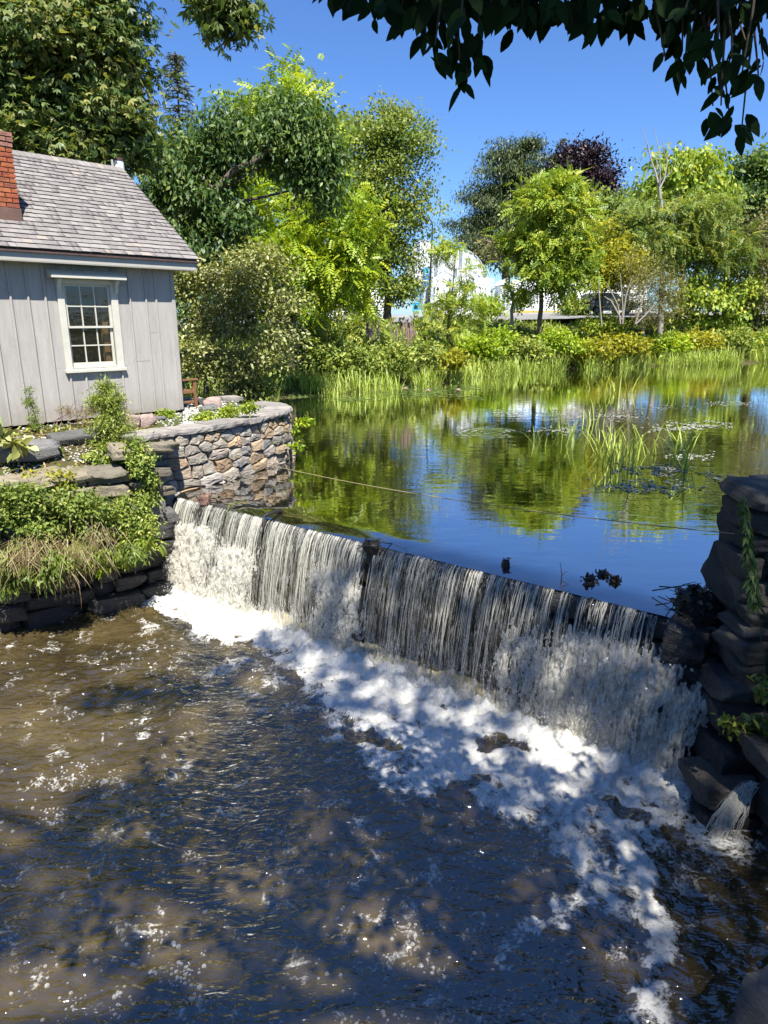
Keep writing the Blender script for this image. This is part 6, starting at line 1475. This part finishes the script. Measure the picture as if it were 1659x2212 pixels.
V_, F_ = tubes([(np.array([[.22, .22, .03], [.08, .10, .04], [.0, -.02, .02], [-.03, -.08, -.12], [-.02, -.10, -.25]]), np.array([.004, .009, .010, .008, .003]))], 5); obj('blade', nmesh('blade', V_, F_, smooth=True), LEAF['lime'], yl)

# ------------------------------------------------------------------ road, lamp, box, car, white buildings
rxs = np.arange(-60, 92, 4.0); rys = np.array([47.0, 49, 51, 53, 55, 57.0])
road_y = lambda x: .28 * np.maximum(x, 0)
RXX, RYY = np.meshgrid(rxs, rys); RYY = RYY + road_y(RXX); kx = len(rxs); ii = (np.arange(len(rys) - 1)[:, None] * kx + np.arange(kx - 1)[None]).ravel()
o = obj('road', nmesh('road', np.stack([RXX, RYY, upper_z(RXX, RYY) + .03], -1).reshape(-1, 3), np.stack([ii, ii + 1, ii + 1 + kx, ii + kx], -1)), M['asphalt']); tag(o, 'pale asphalt road beyond the far bank', kind='structure')
kb = MB()
for x0, x1 in zip(rxs[:-1], rxs[1:]):
    y0, y1 = 57.0 + road_y(x0), 57.0 + road_y(x1); za, zb = float(upper_z(x0, y0)), float(upper_z(x1, y1))
    kb.add([(x0, y0, za - .1), (x1, y1, zb - .1), (x1, y1 + .2, zb - .1), (x0, y0 + .2, za - .1), (x0, y0, za + .15), (x1, y1, zb + .15), (x1, y1 + .2, zb + .15), (x0, y0 + .2, za + .15)], [(4, 5, 6, 7), (0, 1, 5, 4), (2, 3, 7, 6)])
ko = kb.build('kerb', M['kerb']); tag(ko, 'granite kerb along the far side of the road', kind='structure')
M['lamp_black'] = simple('black_lamp_paint', (0.012, 0.014, 0.02), (0.03, 0.032, 0.04), 6, .4)
M['banner'] = simple('blue_banner', (0.02, 0.16, 0.48), (0.04, 0.22, 0.58), 3, .7); M['banner_teal'] = simple('teal_banner', (0.05, 0.32, 0.52), (0.08, 0.40, 0.60), 3, .7); M['white'] = simple('white_paint', (0.74, 0.74, 0.73), (0.82, 0.82, 0.81), 4, .6, .1)
lp = np.array([Wy(926, 660, 58)[0], 58, float(upper_z(2, 58))]); lamp = empty('street_lamp', lp); tag(lamp, 'black gooseneck street lamp with a blue banner', 'street lamp')
topz = Wy(933, 500, 58)[2] - lp[2]; dx = Wy(934, 500, 58)[0] - lp[0]
MB().tube([(0, 0, -.2), (dx * .5, 0, topz * .5), (dx, 0, topz)], [.10, .085, .06], 10).build('pole', M['lamp_black'], lamp, smooth=True); MB().lathe([(.2, 0), (.2, .3), (.12, .4), (.1, .6)], (0, 0, 0), 12).build('base', M['lamp_black'], lamp)
hook = [(dx, 0, topz)] + [(dx - .48 + .48 * math.cos(a), 0, topz + .45 + .5 * math.sin(a)) for a in np.linspace(0, math.pi, 10)] + [(dx - .97, 0, topz + .2)]
MB().tube(hook, .05, 8).build('arm', M['lamp_black'], lamp, smooth=True); MB().lathe([(.06, .15), (.16, .05), (.24, -.12), (.2, -.14)], (dx - .97, 0, topz + .12), 12).build('lamp_head', M['lamp_black'], lamp)
bz0, bz1 = Wy(920, 617, 58)[2] - lp[2], Wy(920, 578, 58)[2] - lp[2]; bx1 = dx * .55 - .1; bx0 = bx1 - .52
ban = MB().box((bx0, -.012, bz0), (bx1, .012, bz1 - .5)).build('banner', M['banner'], lamp); MB().box((bx0, -.0125, bz1 - .498), (bx1, .0125, bz1)).build('banner_top', M['banner_teal'], ban)
for k, (z0, w, h_) in enumerate(((.95, .7, .05), (.82, .55, .05), (.62, .5, .035), (.42, .75, .07), (.22, .6, .05))):
    MB().box((bx0 + .06, -.016, bz0 + z0 - .06), (bx0 + .06 + .42 * w, -.0125, bz0 + z0 - .06 + h_)).build('print_line', M['white'], ban)
for zz in (bz0 - .02, bz1 + .01): MB().tube([(bx0, 0, zz), (dx * .55, 0, zz)], .018, 6).build('banner_rod', M['lamp_black'], lamp)
M['bluebox'] = simple('bright_blue_plastic', (0.02, 0.36, 0.62), (0.03, 0.44, 0.70), 5, .45); M['grey_metal'] = simple('grey_metal', (0.28, 0.28, 0.29), (0.36, 0.36, 0.37), 5, .5)
bp = np.array([Wy(898, 680, 50)[0], 56.5, 0]); bp[0] = Wy(898, 680, 56.5)[0]; bp[2] = float(upper_z(bp[0], 56.5)) + .03; bx_ = empty('newspaper_box', bp); tag(bx_, 'bright blue newspaper box beside the road below the lamp', 'newspaper box')
MB().box((-.25, -.2, .42), (.25, .2, 1.08)).build('body', M['bluebox'], bx_, .03); MB().box((-.15, -.215, .62), (.15, -.2, .90)).build('door', M['lamp_black'], bx_, .01); MB().box((-.27, -.22, 1.082), (.27, .22, 1.12)).build('lid', M['bluebox'], bx_, .01)
MB().box((-.2, -.15, 0), (.2, .15, .418)).build('stand', M['grey_metal'], bx_)
# car
M['car_paint'] = simple('graphite_car_paint', (0.075, 0.078, 0.085), (0.085, 0.088, 0.095), 3, .28, .0, spec=.6); M['tyre'] = simple('tyre_rubber', (0.012, 0.012, 0.012), (0.02, 0.02, 0.02), 9, .8); M['rim'] = simple('alloy_rim', (0.34, 0.34, 0.35), (0.42, 0.42, 0.43), 9, .35, metal=.6)
M['taillight'] = simple('red_lens', (0.30, 0.02, 0.02), (0.36, 0.03, 0.03), 9, .3); M['carglass'] = simple('tinted_car_glass', (0.015, 0.017, 0.018), (0.02, 0.022, 0.024), 9, .05, .0, spec=.8); M['headlight'] = simple('clear_lens', (0.6, 0.6, 0.62), (0.7, 0.7, 0.72), 9, .2)
cx0 = Wy(1268, 670, 57)[0]; car = empty('parked_car', (cx0, 56.6, float(upper_z(cx0 + 2, 57)) + .03), math.atan(.28)); car.rotation_euler = (0, -.022, math.atan(.28)); tag(car, 'dark grey SUV parked at the road behind the yellowing tree', 'car')
body = [(0.02, .42), (.0, .75), (.06, 1.02), (.16, 1.08), (3.2, 1.06), (4.25, .94), (4.5, .78), (4.55, .45), (4.5, .30), (4.05, .26), (4.02, .45), (3.86, .64), (3.62, .70), (3.38, .64), (3.22, .45), (3.18, .26), (1.26, .26), (1.22, .45), (1.06, .64), (.82, .70), (.58, .64), (.42, .45), (.40, .28), (.1, .30)]
MB().prism(body, 1, 0, 1.8).build('body', M['car_paint'], car, .03)
roofp = [(.16, 1.06), (.34, 1.48), (.60, 1.64), (1.2, 1.70), (2.2, 1.68), (2.7, 1.56), (3.35, 1.05)]
MB().prism(roofp, 1, .09, 1.71).build('cabin', M['car_paint'], car, .03)
for q in ([(.62, 1.12), (.74, 1.46), (1.18, 1.56), (1.28, 1.12)], [(1.34, 1.12), (1.26, 1.57), (2.02, 1.57), (2.08, 1.12)], [(2.14, 1.12), (2.09, 1.56), (2.55, 1.47), (2.98, 1.12)], [(.30, 1.14), (.44, 1.40), (.66, 1.45), (.56, 1.14)]):
    MB().prism(q, 1, .080, .092).build('side_window', M['carglass'], car); MB().prism(q, 1, 1.708, 1.72).build('side_window', M['carglass'], car)
MB().add([(3.28, .2, 1.13), (2.76, .28, 1.55), (2.76, 1.52, 1.55), (3.28, 1.6, 1.13), (3.30, .2, 1.13), (2.78, .28, 1.56), (2.78, 1.52, 1.56), (3.30, 1.6, 1.13)], [(0, 1, 2, 3), (4, 5, 6, 7), (0, 1, 5, 4), (1, 2, 6, 5), (2, 3, 7, 6), (3, 0, 4, 7)]).build('windscreen', M['carglass'], car)
for x_ in (.82, 3.62):
    for y_, sg in ((.0, -1), (1.62, 1)):
        wh = empty('wheel'); wh.parent = car; wh.location = (x_, y_ + .09, .34)
        tyr = MB().lathe([(.22, -.1), (.33, -.1), (.345, -.07), (.345, .07), (.33, .1), (.22, .1)], (0, 0, 0), 22).build('tyre', M['tyre'], wh); tyr.rotation_euler = (math.pi / 2, 0, 0)
        rm = MB().lathe([(.22, -.085), (.22, .085)], (0, 0, 0), 22)
        for k in range(5): a = k * 1.2566; rm.prism([(math.cos(a - .18) * .2, math.sin(a - .18) * .2), (math.cos(a + .18) * .2, math.sin(a + .18) * .2), (math.cos(a + .5) * .05, math.sin(a + .5) * .05), (math.cos(a - .5) * .05, math.sin(a - .5) * .05)], 2, .086, .102); rm.prism([(math.cos(a - .18) * .2, math.sin(a - .18) * .2), (math.cos(a + .18) * .2, math.sin(a + .18) * .2), (math.cos(a + .5) * .05, math.sin(a + .5) * .05), (math.cos(a - .5) * .05, math.sin(a - .5) * .05)], 2, -.102, -.086)
        rmo = rm.build('rim', M['rim'], wh); rmo.rotation_euler = (math.pi / 2, 0, 0)
MB().box((-.015, -.005, .92), (.16, .30, 1.08)).build('taillight', M['taillight'], car, .01); MB().box((-.015, 1.50, .92), (.16, 1.805, 1.08)).build('taillight', M['taillight'], car, .01)
MB().box((4.25, -.005, .72), (4.50, .35, .86)).build('headlight', M['headlight'], car, .01); MB().box((4.25, 1.45, .72), (4.50, 1.805, .86)).build('headlight', M['headlight'], car, .01)
MB().box((1.3, -.012, .30), (3.15, .01, .36)).build('sill_trim', M['rim'], car); MB().box((1.2, -.03, .98), (1.4, .0, 1.01)).build('door_handle', M['rim'], car); MB().box((2.2, -.03, .98), (2.4, .0, 1.01)).build('door_handle', M['rim'], car)
# greenhouse: a white-washed glass vault with a lean-to and a porch
M['whiteglass'] = simple('whitewashed_glass', (0.46, 0.48, 0.49), (0.60, 0.61, 0.61), 2, .25, .05, spec=.6); M['dullglass'] = simple('clear_greenhouse_glass', (0.16, 0.20, 0.23), (0.34, 0.38, 0.41), 1.5, .12, .05, spec=.7)
GY0 = 66.0
def gx_(px): return float(Wy(px, 600, GY0)[0])
def gz_(py): return float(Wy(980, py, GY0)[2])
gh = empty('greenhouse', (gx_(980), GY0, float(upper_z(gx_(980), GY0)))); tag(gh, 'white curved glass greenhouse beyond the road', 'greenhouse')
G0 = np.array(gh.location)
def gpt(px, py, dy=0.0): return np.array([gx_(px), GY0 + dy, gz_(py)]) - G0
def vault(pxl, pxr, pyb, pyt, yoff, depth, nstrip):
    xl, xr = gx_(pxl) - G0[0], gx_(pxr) - G0[0]; z0, z1 = gz_(pyb) - G0[2], gz_(pyt) - G0[2]; xm, hw2 = (xl + xr) / 2, (xr - xl) / 2
    prof = lambda x: z0 + (z1 - z0) * (max(0, 1 - (abs(x - xm) / hw2) ** 2.3)) ** (1 / 2.2)
    for k in range(nstrip):
        xa, xb = xl + (xr - xl) * k / nstrip + .03, xl + (xr - xl) * (k + 1) / nstrip - .03
        xs = np.linspace(xa, xb, 4)
        for lo_, hi_ in ((0, .34), (.35, .68), (.69, 1.0)):
            poly = [(x, z0 + (prof(x) - z0) * lo_) for x in xs] + [(x, z0 + (prof(x) - z0) * hi_) for x in xs[::-1]]
            if poly[-1][1] - poly[0][1] < .05: continue
            MB().prism(poly, 1, yoff, yoff + .02).build('pane', M['whiteglass'] if (k * 7 + int(lo_ * 10)) % 5 else M['dullglass'], gh)
    for k in range(nstrip + 1):
        x = xl + (xr - xl) * k / nstrip; zt = max(prof(x), z0 + .1); MB().box((x - .04, yoff - .05, z0), (x + .04, yoff + .05, zt)).build('glazing_bar', M['white'], gh)
    xs = np.linspace(xl, xr, 25); top = [(x, prof(x)) for x in xs]
    for k in range(24):
        (xa, za), (xb, zb) = top[k], top[k + 1]; MB().add([(xa, yoff - .08, za), (xb, yoff - .08, zb), (xb, yoff + depth, zb), (xa, yoff + depth, za), (xa, yoff - .08, za + .08), (xb, yoff - .08, zb + .08), (xb, yoff + depth, zb + .08), (xa, yoff + depth, za + .08)], [(0, 1, 2, 3), (4, 5, 6, 7), (0, 1, 5, 4), (2, 3, 7, 6)]).build('roof_pane', M['whiteglass'], gh)
vault(880, 960, 610, 512, 3.0, 10, 8); vault(915, 1064, 668, 538, 0.6, 14, 14)
xl, xr = gx_(925) - G0[0], gx_(1068) - G0[0]; za, zb, zc_ = gz_(655) - G0[2], gz_(600) - G0[2], gz_(671) - G0[2]
for k in range(13):
    xa, xb = xl + (xr - xl) * k / 13 + .03, xl + (xr - xl) * (k + 1) / 13 - .03
    MB().add([(xa, -2.4, za), (xb, -2.4, za), (xb, .1, zb), (xa, .1, zb), (xa, -2.4, za + .03), (xb, -2.4, za + .03), (xb, .1, zb + .03), (xa, .1, zb + .03)], [(0, 3, 2, 1), (4, 5, 6, 7), (0, 1, 5, 4), (1, 2, 6, 5), (2, 3, 7, 6), (3, 0, 4, 7)]).build('pane', M['whiteglass'] if k % 4 else M['dullglass'], gh)
MB().box((xl, -2.42, zc_ - .3), (xr, -2.25, za)).build('base_wall', M['white'], gh); MB().box((xl - .05, -2.5, za - .06), (xr + .05, -2.42, za + .05)).build('gutter', M['white'], gh)
# porch with a door
xa, xb = gx_(1070) - G0[0], gx_(1094) - G0[0]; zt = gz_(618) - G0[2]; zb_ = gz_(676) - G0[2]
MB().box((xa, -3.4, zb_), (xa + .14, -1.0, zt)).build('porch_post', M['white'], gh); MB().box((xb - .14, -3.4, zb_), (xb, -1.0, zt)).build('porch_post', M['white'], gh)
MB().prism([(xa - .1, zt), (xb + .1, zt), ((xa + xb) / 2, zt + .55)], 1, -3.5, 1.0).build('porch_roof', M['white'], gh); dr = MB().box((xa + .16, -3.3, zb_), (xb - .16, -3.25, zt - .04)).build('door', M['white'], gh)
for k in range(2):
    for j in range(3): MB().box((xa + .22 + k * .34, -3.33, zb_ + .3 + j * .6), (xa + .48 + k * .34, -3.302, zb_ + .8 + j * .6)).build('door_pane', M['dullglass'], dr)
# low wing to the right
lg = empty('low_greenhouse', (gx_(1200), GY0, float(upper_z(gx_(1200), GY0)))); tag(lg, 'low white lean-to greenhouse left of the parked car', 'greenhouse'); G0 = np.array(lg.location)
xl, xr = gx_(1108) - G0[0], gx_(1296) - G0[0]; za, zb, zc_ = gz_(652) - G0[2], gz_(604) - G0[2], gz_(672) - G0[2]
for k in range(16):
    xa, xb = xl + (xr - xl) * k / 16 + .03, xl + (xr - xl) * (k + 1) / 16 - .03
    MB().add([(xa, -2.2, za), (xb, -2.2, za), (xb, .6, zb), (xa, .6, zb), (xa, -2.2, za + .03), (xb, -2.2, za + .03), (xb, .6, zb + .03), (xa, .6, zb + .03)], [(0, 3, 2, 1), (4, 5, 6, 7), (0, 1, 5, 4), (1, 2, 6, 5), (2, 3, 7, 6), (3, 0, 4, 7)]).build('pane', M['whiteglass'], lg)
MB().box((xl, -2.2, zc_ - .3), (xr, -2.05, za)).build('base_wall', M['white'], lg); MB().box((xl, .5, zc_ - .3), (xr, .62, zb)).build('back_wall', M['white'], lg); MB().box((xl, -2.22, zc_ - .3), (xr, -2.2, zc_ + .05)).build('plinth', M['yellow_paint'], lg)
# clapboard houses
M['greyroof'] = simple('grey_roof_shingle', (0.16, 0.15, 0.145), (0.24, 0.22, 0.21), 9, .9); M['brownroof'] = simple('brown_roof_shingle', (0.22, 0.17, 0.13), (0.30, 0.24, 0.19), 9, .9)
def clap(name, label, pxl, pxr, pyb, pyt, pyr, Y, depth, roofm, wins):
    xl, xr = Wy(pxl, 620, Y)[0], Wy(pxr, 620, Y)[0]; z0 = float(upper_z(xl, Y)); root = empty(name, (xl, Y, z0)); tag(root, label, 'house'); w = xr - xl
    zt = Wy((pxl + pxr) / 2, pyt, Y)[2] - z0; zr = Wy((pxl + pxr) / 2, pyr, Y)[2] - z0; wl_ = empty('wall'); wl_.parent = root
    n = int(zt / .2)
    for k in range(n):
        a, b_ = k * zt / n, (k + 1) * zt / n
        MB().add([(0, -.05, a), (w, -.05, a), (w, 0, b_), (0, 0, b_), (0, .1, a), (w, .1, a), (w, .1, b_), (0, .1, b_)], [(0, 1, 2, 3), (0, 1, 5, 4), (1, 2, 6, 5), (3, 0, 4, 7)]).build('clapboard', M['white'], wl_)
    MB().box((0.02, .1, 0), (w - .02, depth, zt - .01)).build('wall_core', M['white'], wl_)
    MB().prism([(-.4, zt - .05), (depth * .5, zr), (depth + .4, zt - .05), (depth + .4, zt + .1), (depth * .5, zr + .18), (-.4, zt + .1)], 0, -.3, w + .3).build('roof', roofm, root)
    for (fx, z_, ww, wh_) in wins:
        f = MB().box((w * fx - ww / 2 - .1, -.10, z_ - .1), (w * fx + ww / 2 + .1, -.055, z_ + wh_ + .1)).build('window', M['white'], root); 
        for j in range(2): MB().box((w * fx - ww / 2, -.115, z_ + j * wh_ / 2 + .03), (w * fx + ww / 2, -.102, z_ + (j + 1) * wh_ / 2 - .03)).build('pane', M['carglass'], f)
    return root
clap('white_house', 'white clapboard house half hidden behind the trees left of the road', 690, 830, 672, 590, 545, 60, 7, M['greyroof'], [(.28, 1.0, .8, 1.5), (.72, 1.0, .8, 1.5)])
clap('white_house', 'white clapboard house with a brown roof behind the parked car', 1240, 1400, 670, 600, 565, 68, 8, M['brownroof'], [(.3, 1.0, .8, 1.5), (.7, 1.0, .8, 1.5)])

# ------------------------------------------------------------------ the tree overhead: its canopy shades the fall and its twigs hang into view
ob_ = np.array([4.6, -3.2, 1.0]); over = empty('overhanging_tree', ob_); tag(over, 'dark leafy branches hanging in at the top right', 'tree')
r = np.random.default_rng(950)
# unseen canopy, leaves set for their shade and left out for sun spots, given at pool level (x, y, radius)
def lit(px, py, rad, z=POOLZ): p = Wz(px, py, z); return (p[0], p[1], rad)
spots = [lit(660, 1440, .20), lit(1190, 1620, .32), lit(1250, 1700, .18), lit(850, 1690, .30), lit(330, 1600, .7), lit(120, 1620, .8), lit(60, 1720, .5), lit(450, 1960, .5), lit(790, 2090, .5), lit(60, 2180, .45), lit(820, 1830, .18), lit(560, 1480, .3), lit(1330, 1860, .13), lit(1150, 1900, .14), lit(200, 2020, .2), lit(660, 2140, .2)]
SHX = np.array([1.5, 5.5, 6.5, 7.3, 8.0, 9.0, 9.6, 10.5]); SHB = np.array([-4.6, -4.6, -4.0, -3.2, -2.3, -1.1, -0.2, 1.5])     # where the shade begins, by depth, at pool level
nl = 46000
Q = np.stack([r.uniform(-6, 8, nl), r.uniform(-3, 14, nl), np.full(nl, POOLZ)], -1)      # where a leaf's shadow lands at pool level
hz = r.uniform(15, 27, nl); thick = np.interp(Q[:, 0], [-6, 1.6, 2.6, 8], [.62, .62, 1.0, 1.0])
ed = .35 * fbm(Q[:, 0] * 1.3, Q[:, 1] * 1.3, 3.0, 3)
ok = (Q[:, 0] + ed > np.interp(Q[:, 1], SHX, SHB)) & (r.random(nl) < thick)
for x_, y_, rad in spots: ok &= np.hypot(Q[:, 0] - x_ + ed * .5, (Q[:, 1] - y_)) > rad
ok &= fbm(Q[:, 0] * .9, Q[:, 1] * .9, hz * .35, 3) > -.45
P = Q[ok] + S * (hz[ok] / S[2])[:, None]; n = len(P)
V_, F_, q = scatter(L_RHOMB, P, r.normal(size=(n, 3)) * .8 + [0, .1, -.35], r.normal(size=(n, 3)) * .55 + [0, 0, 1], r.uniform(.20, .34, n))
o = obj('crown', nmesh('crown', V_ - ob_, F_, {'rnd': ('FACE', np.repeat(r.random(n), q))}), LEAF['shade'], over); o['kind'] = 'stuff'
lines = [(np.array([ob_ - [0, 0, .2], ob_ + [-.1, -.1, 2.5], [4.2, -3.8, 7], [3.6, -5.0, 13], [2.6, -6.0, 20], [2.4, -6.4, 25]]), np.array([.50, .40, .34, .28, .16, .04]))]
for a_, b2 in (((4.4, -3.4, 4.0), (0.6, 1.6, 4.9)), ((3.7, -4.8, 12), (-4.5, -3.5, 17)), ((3.4, -5.2, 14), (-2.0, -9.0, 19)), ((3.2, -5.4, 15.5), (8.5, -4.0, 20)), ((3.6, -5.0, 13), (8.0, -9.0, 18)), ((2.8, -5.8, 18), (0, -3.5, 22)), ((2.6, -6.0, 20), (5.0, -9.0, 24))):
    lines.append((wobble(np.array(a_), np.array(b2), 9, .08, r, .25), np.linspace(.15, .03, 9)))
# hanging twigs in view
M['twig'] = simple('dark_twig', (0.02, 0.016, 0.012), (0.05, 0.04, 0.03), 9, .9)
def leaf_mesh(k):
    rr = np.random.default_rng(960 + k); n = 9; t = np.linspace(0, 1, n); w = .235 * np.sin(math.pi * t ** .82) ** .85 * (1 - .12 * t); w[-1] = 0; w[0] = .01
    w = w * (1 + .07 * (np.arange(n) % 2)); cv = rr.uniform(-.12, .12); z = -.10 * t * t + cv * t * (1 - t)
    V = [(-w[i], t[i], z[i] + .05 * w[i] / .2) for i in range(n)] + [(0, t[i], z[i]) for i in range(n)] + [(w[i], t[i], z[i] + .05 * w[i] / .2) for i in range(n)]
    F = [(i, n + i, n + i + 1, i + 1) for i in range(n - 1)] + [(n + i, 2 * n + i, 2 * n + i + 1, n + i + 1) for i in range(n - 1)]
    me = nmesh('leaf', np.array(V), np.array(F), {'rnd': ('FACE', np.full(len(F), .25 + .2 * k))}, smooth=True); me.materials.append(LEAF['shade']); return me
lms = [leaf_mesh(k) for k in range(4)]
clusters = [(735, 5, 3), (762, 12, 3), (775, 28, 3), (800, 5, 4), (815, 30, 4), (822, 55, 3), (845, 10, 5), (870, 40, 6), (895, 20, 6), (905, 70, 6), (925, 110, 6), (925, 40, 6), (945, 140, 6), (960, 80, 6), (960, 20, 6), (985, 130, 7), (1000, 60, 7), (1005, 165, 6), (1025, 110, 6), (1040, 150, 4), (1030, 20, 6), (1060, 55, 5), (1090, 15, 6), (1105, 65, 5), (1120, 40, 6), (1150, 20, 6), (1160, 60, 4), (1185, 35, 6), (1215, 15, 6), (1225, 50, 5), (1250, 30, 6), (1280, 60, 6), (1285, 15, 6), (1300, 80, 4), (1320, 40, 6), (1345, 65, 4), (1350, 15, 6), (1385, 5, 4), (1410, 10, 3), (1425, 40, 4), (1440, 75, 5), (1450, 110, 5), (1455, 20, 4), (1475, 140, 5), (1480, 60, 5), (1500, 100, 5), (1510, 20, 5), (1520, 140, 5), (1530, 60, 5), (1545, 180, 4), (1550, 110, 5), (1560, 30, 5), (1575, 150, 5), (1590, 80, 5), (1600, 190, 4), (1610, 120, 5), (1620, 40, 5), (1635, 90, 5), (1650, 150, 4), (1655, 20, 4), (1560, 255, 4), (1585, 285, 5), (1540, 262, 3), (1600, 300, 3), (1640, 200, 3), (1565, 215, 4), (1440, 150, 3), (1480, 175, 3), (1000, 205, 3)]
cnt = 0
for (x, y, k) in [(a_, b_, max(2, c_ - 1)) for a_, b_, c_ in clusters]:
    Yc = 2.65 + r.normal() * .16; c = Wy(x, y - 26, Yc)
    up_ = Wy(x + r.normal() * 25, -70 - 40 * r.random(), Yc + r.normal() * .1)
    lines.append((wobble(up_, c, 5, .012, r), np.linspace(.006, .0025, 5)))
    for j in range(k):
        if cnt >= 296: break
        a = r.random() * 6.283; sp = .75 * abs(r.normal()) + .15
        Ld = unit(np.array([math.cos(a) * sp, math.sin(a) * sp * .6, -1.0 + .35 * r.random()])); Nn = np.array([r.normal() * .5, -1.0 + .4 * r.normal(), .5 + .3 * r.normal()])
        Xx = unit(np.cross(Ld, Nn)); Zz = np.cross(Xx, Ld); sc_ = r.uniform(.05, .10)
        o = bpy.data.objects.new('leaf', lms[int(r.integers(4))]); link(o, over)
        p = c + r.normal(size=3) * .018 - ob_
        o.matrix_local = Matrix(((Xx[0] * sc_, Ld[0] * sc_, Zz[0] * sc_, p[0]), (Xx[1] * sc_, Ld[1] * sc_, Zz[1] * sc_, p[1]), (Xx[2] * sc_, Ld[2] * sc_, Zz[2] * sc_, p[2]), (0, 0, 0, 1))); cnt += 1
n = 2600; P = np.stack([r.uniform(-1.4, 3.2, n), r.uniform(.1, 2.2, n), r.uniform(4.5, 5.8, n)], -1); P = P[fbm(P[:, 0] * 1.2, P[:, 1] * 1.2, P[:, 2], 2) > -.35]; n = len(P)  # extra leaf layer out of view, added to keep the hanging leaves dark
V_, F_, q = scatter(L_OVAL, P, r.normal(size=(n, 3)) * .6 + [0, 0, -.6], r.normal(size=(n, 3)) * .5 + [0, 0, 1], r.uniform(.10, .17, n))
o = obj('unseen_shade_leaves', nmesh('unseen_shade_leaves', V_ - ob_, F_, {'rnd': ('FACE', np.repeat(r.random(n), q))}), LEAF['shade'], over); o['kind'] = 'stuff'
# the thick of the bough just above
n = 1000; P = np.array([Wy(r.uniform(720, 1900), r.uniform(-330, 18), r.uniform(2.4, 3.2)) for _ in range(n)]); P = P[~((P @ np.array([1, 0, 0]) > 9))]
pp = proj(P); kp = (pp[:, 1] < 14) & ~((pp[:, 0] > 1375) & (pp[:, 0] < 1440) & (pp[:, 1] > -25)) & ~((pp[:, 0] < 780) & (pp[:, 1] > -30)); P = P[kp]; n = len(P)
V_, F_, q = scatter(L_OVAL, P, r.normal(size=(n, 3)) * .45 + [0, 0, -1], r.normal(size=(n, 3)) * .4 + [0, -1, .5], r.uniform(.08, .12, n))
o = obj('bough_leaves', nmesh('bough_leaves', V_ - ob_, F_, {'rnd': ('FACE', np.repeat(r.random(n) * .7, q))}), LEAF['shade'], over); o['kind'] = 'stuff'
V_, F_ = tubes([(p - ob_, q_) for p, q_ in lines], 6); obj('trunk', nmesh('trunk', V_, F_, smooth=True), M['bark'], over)
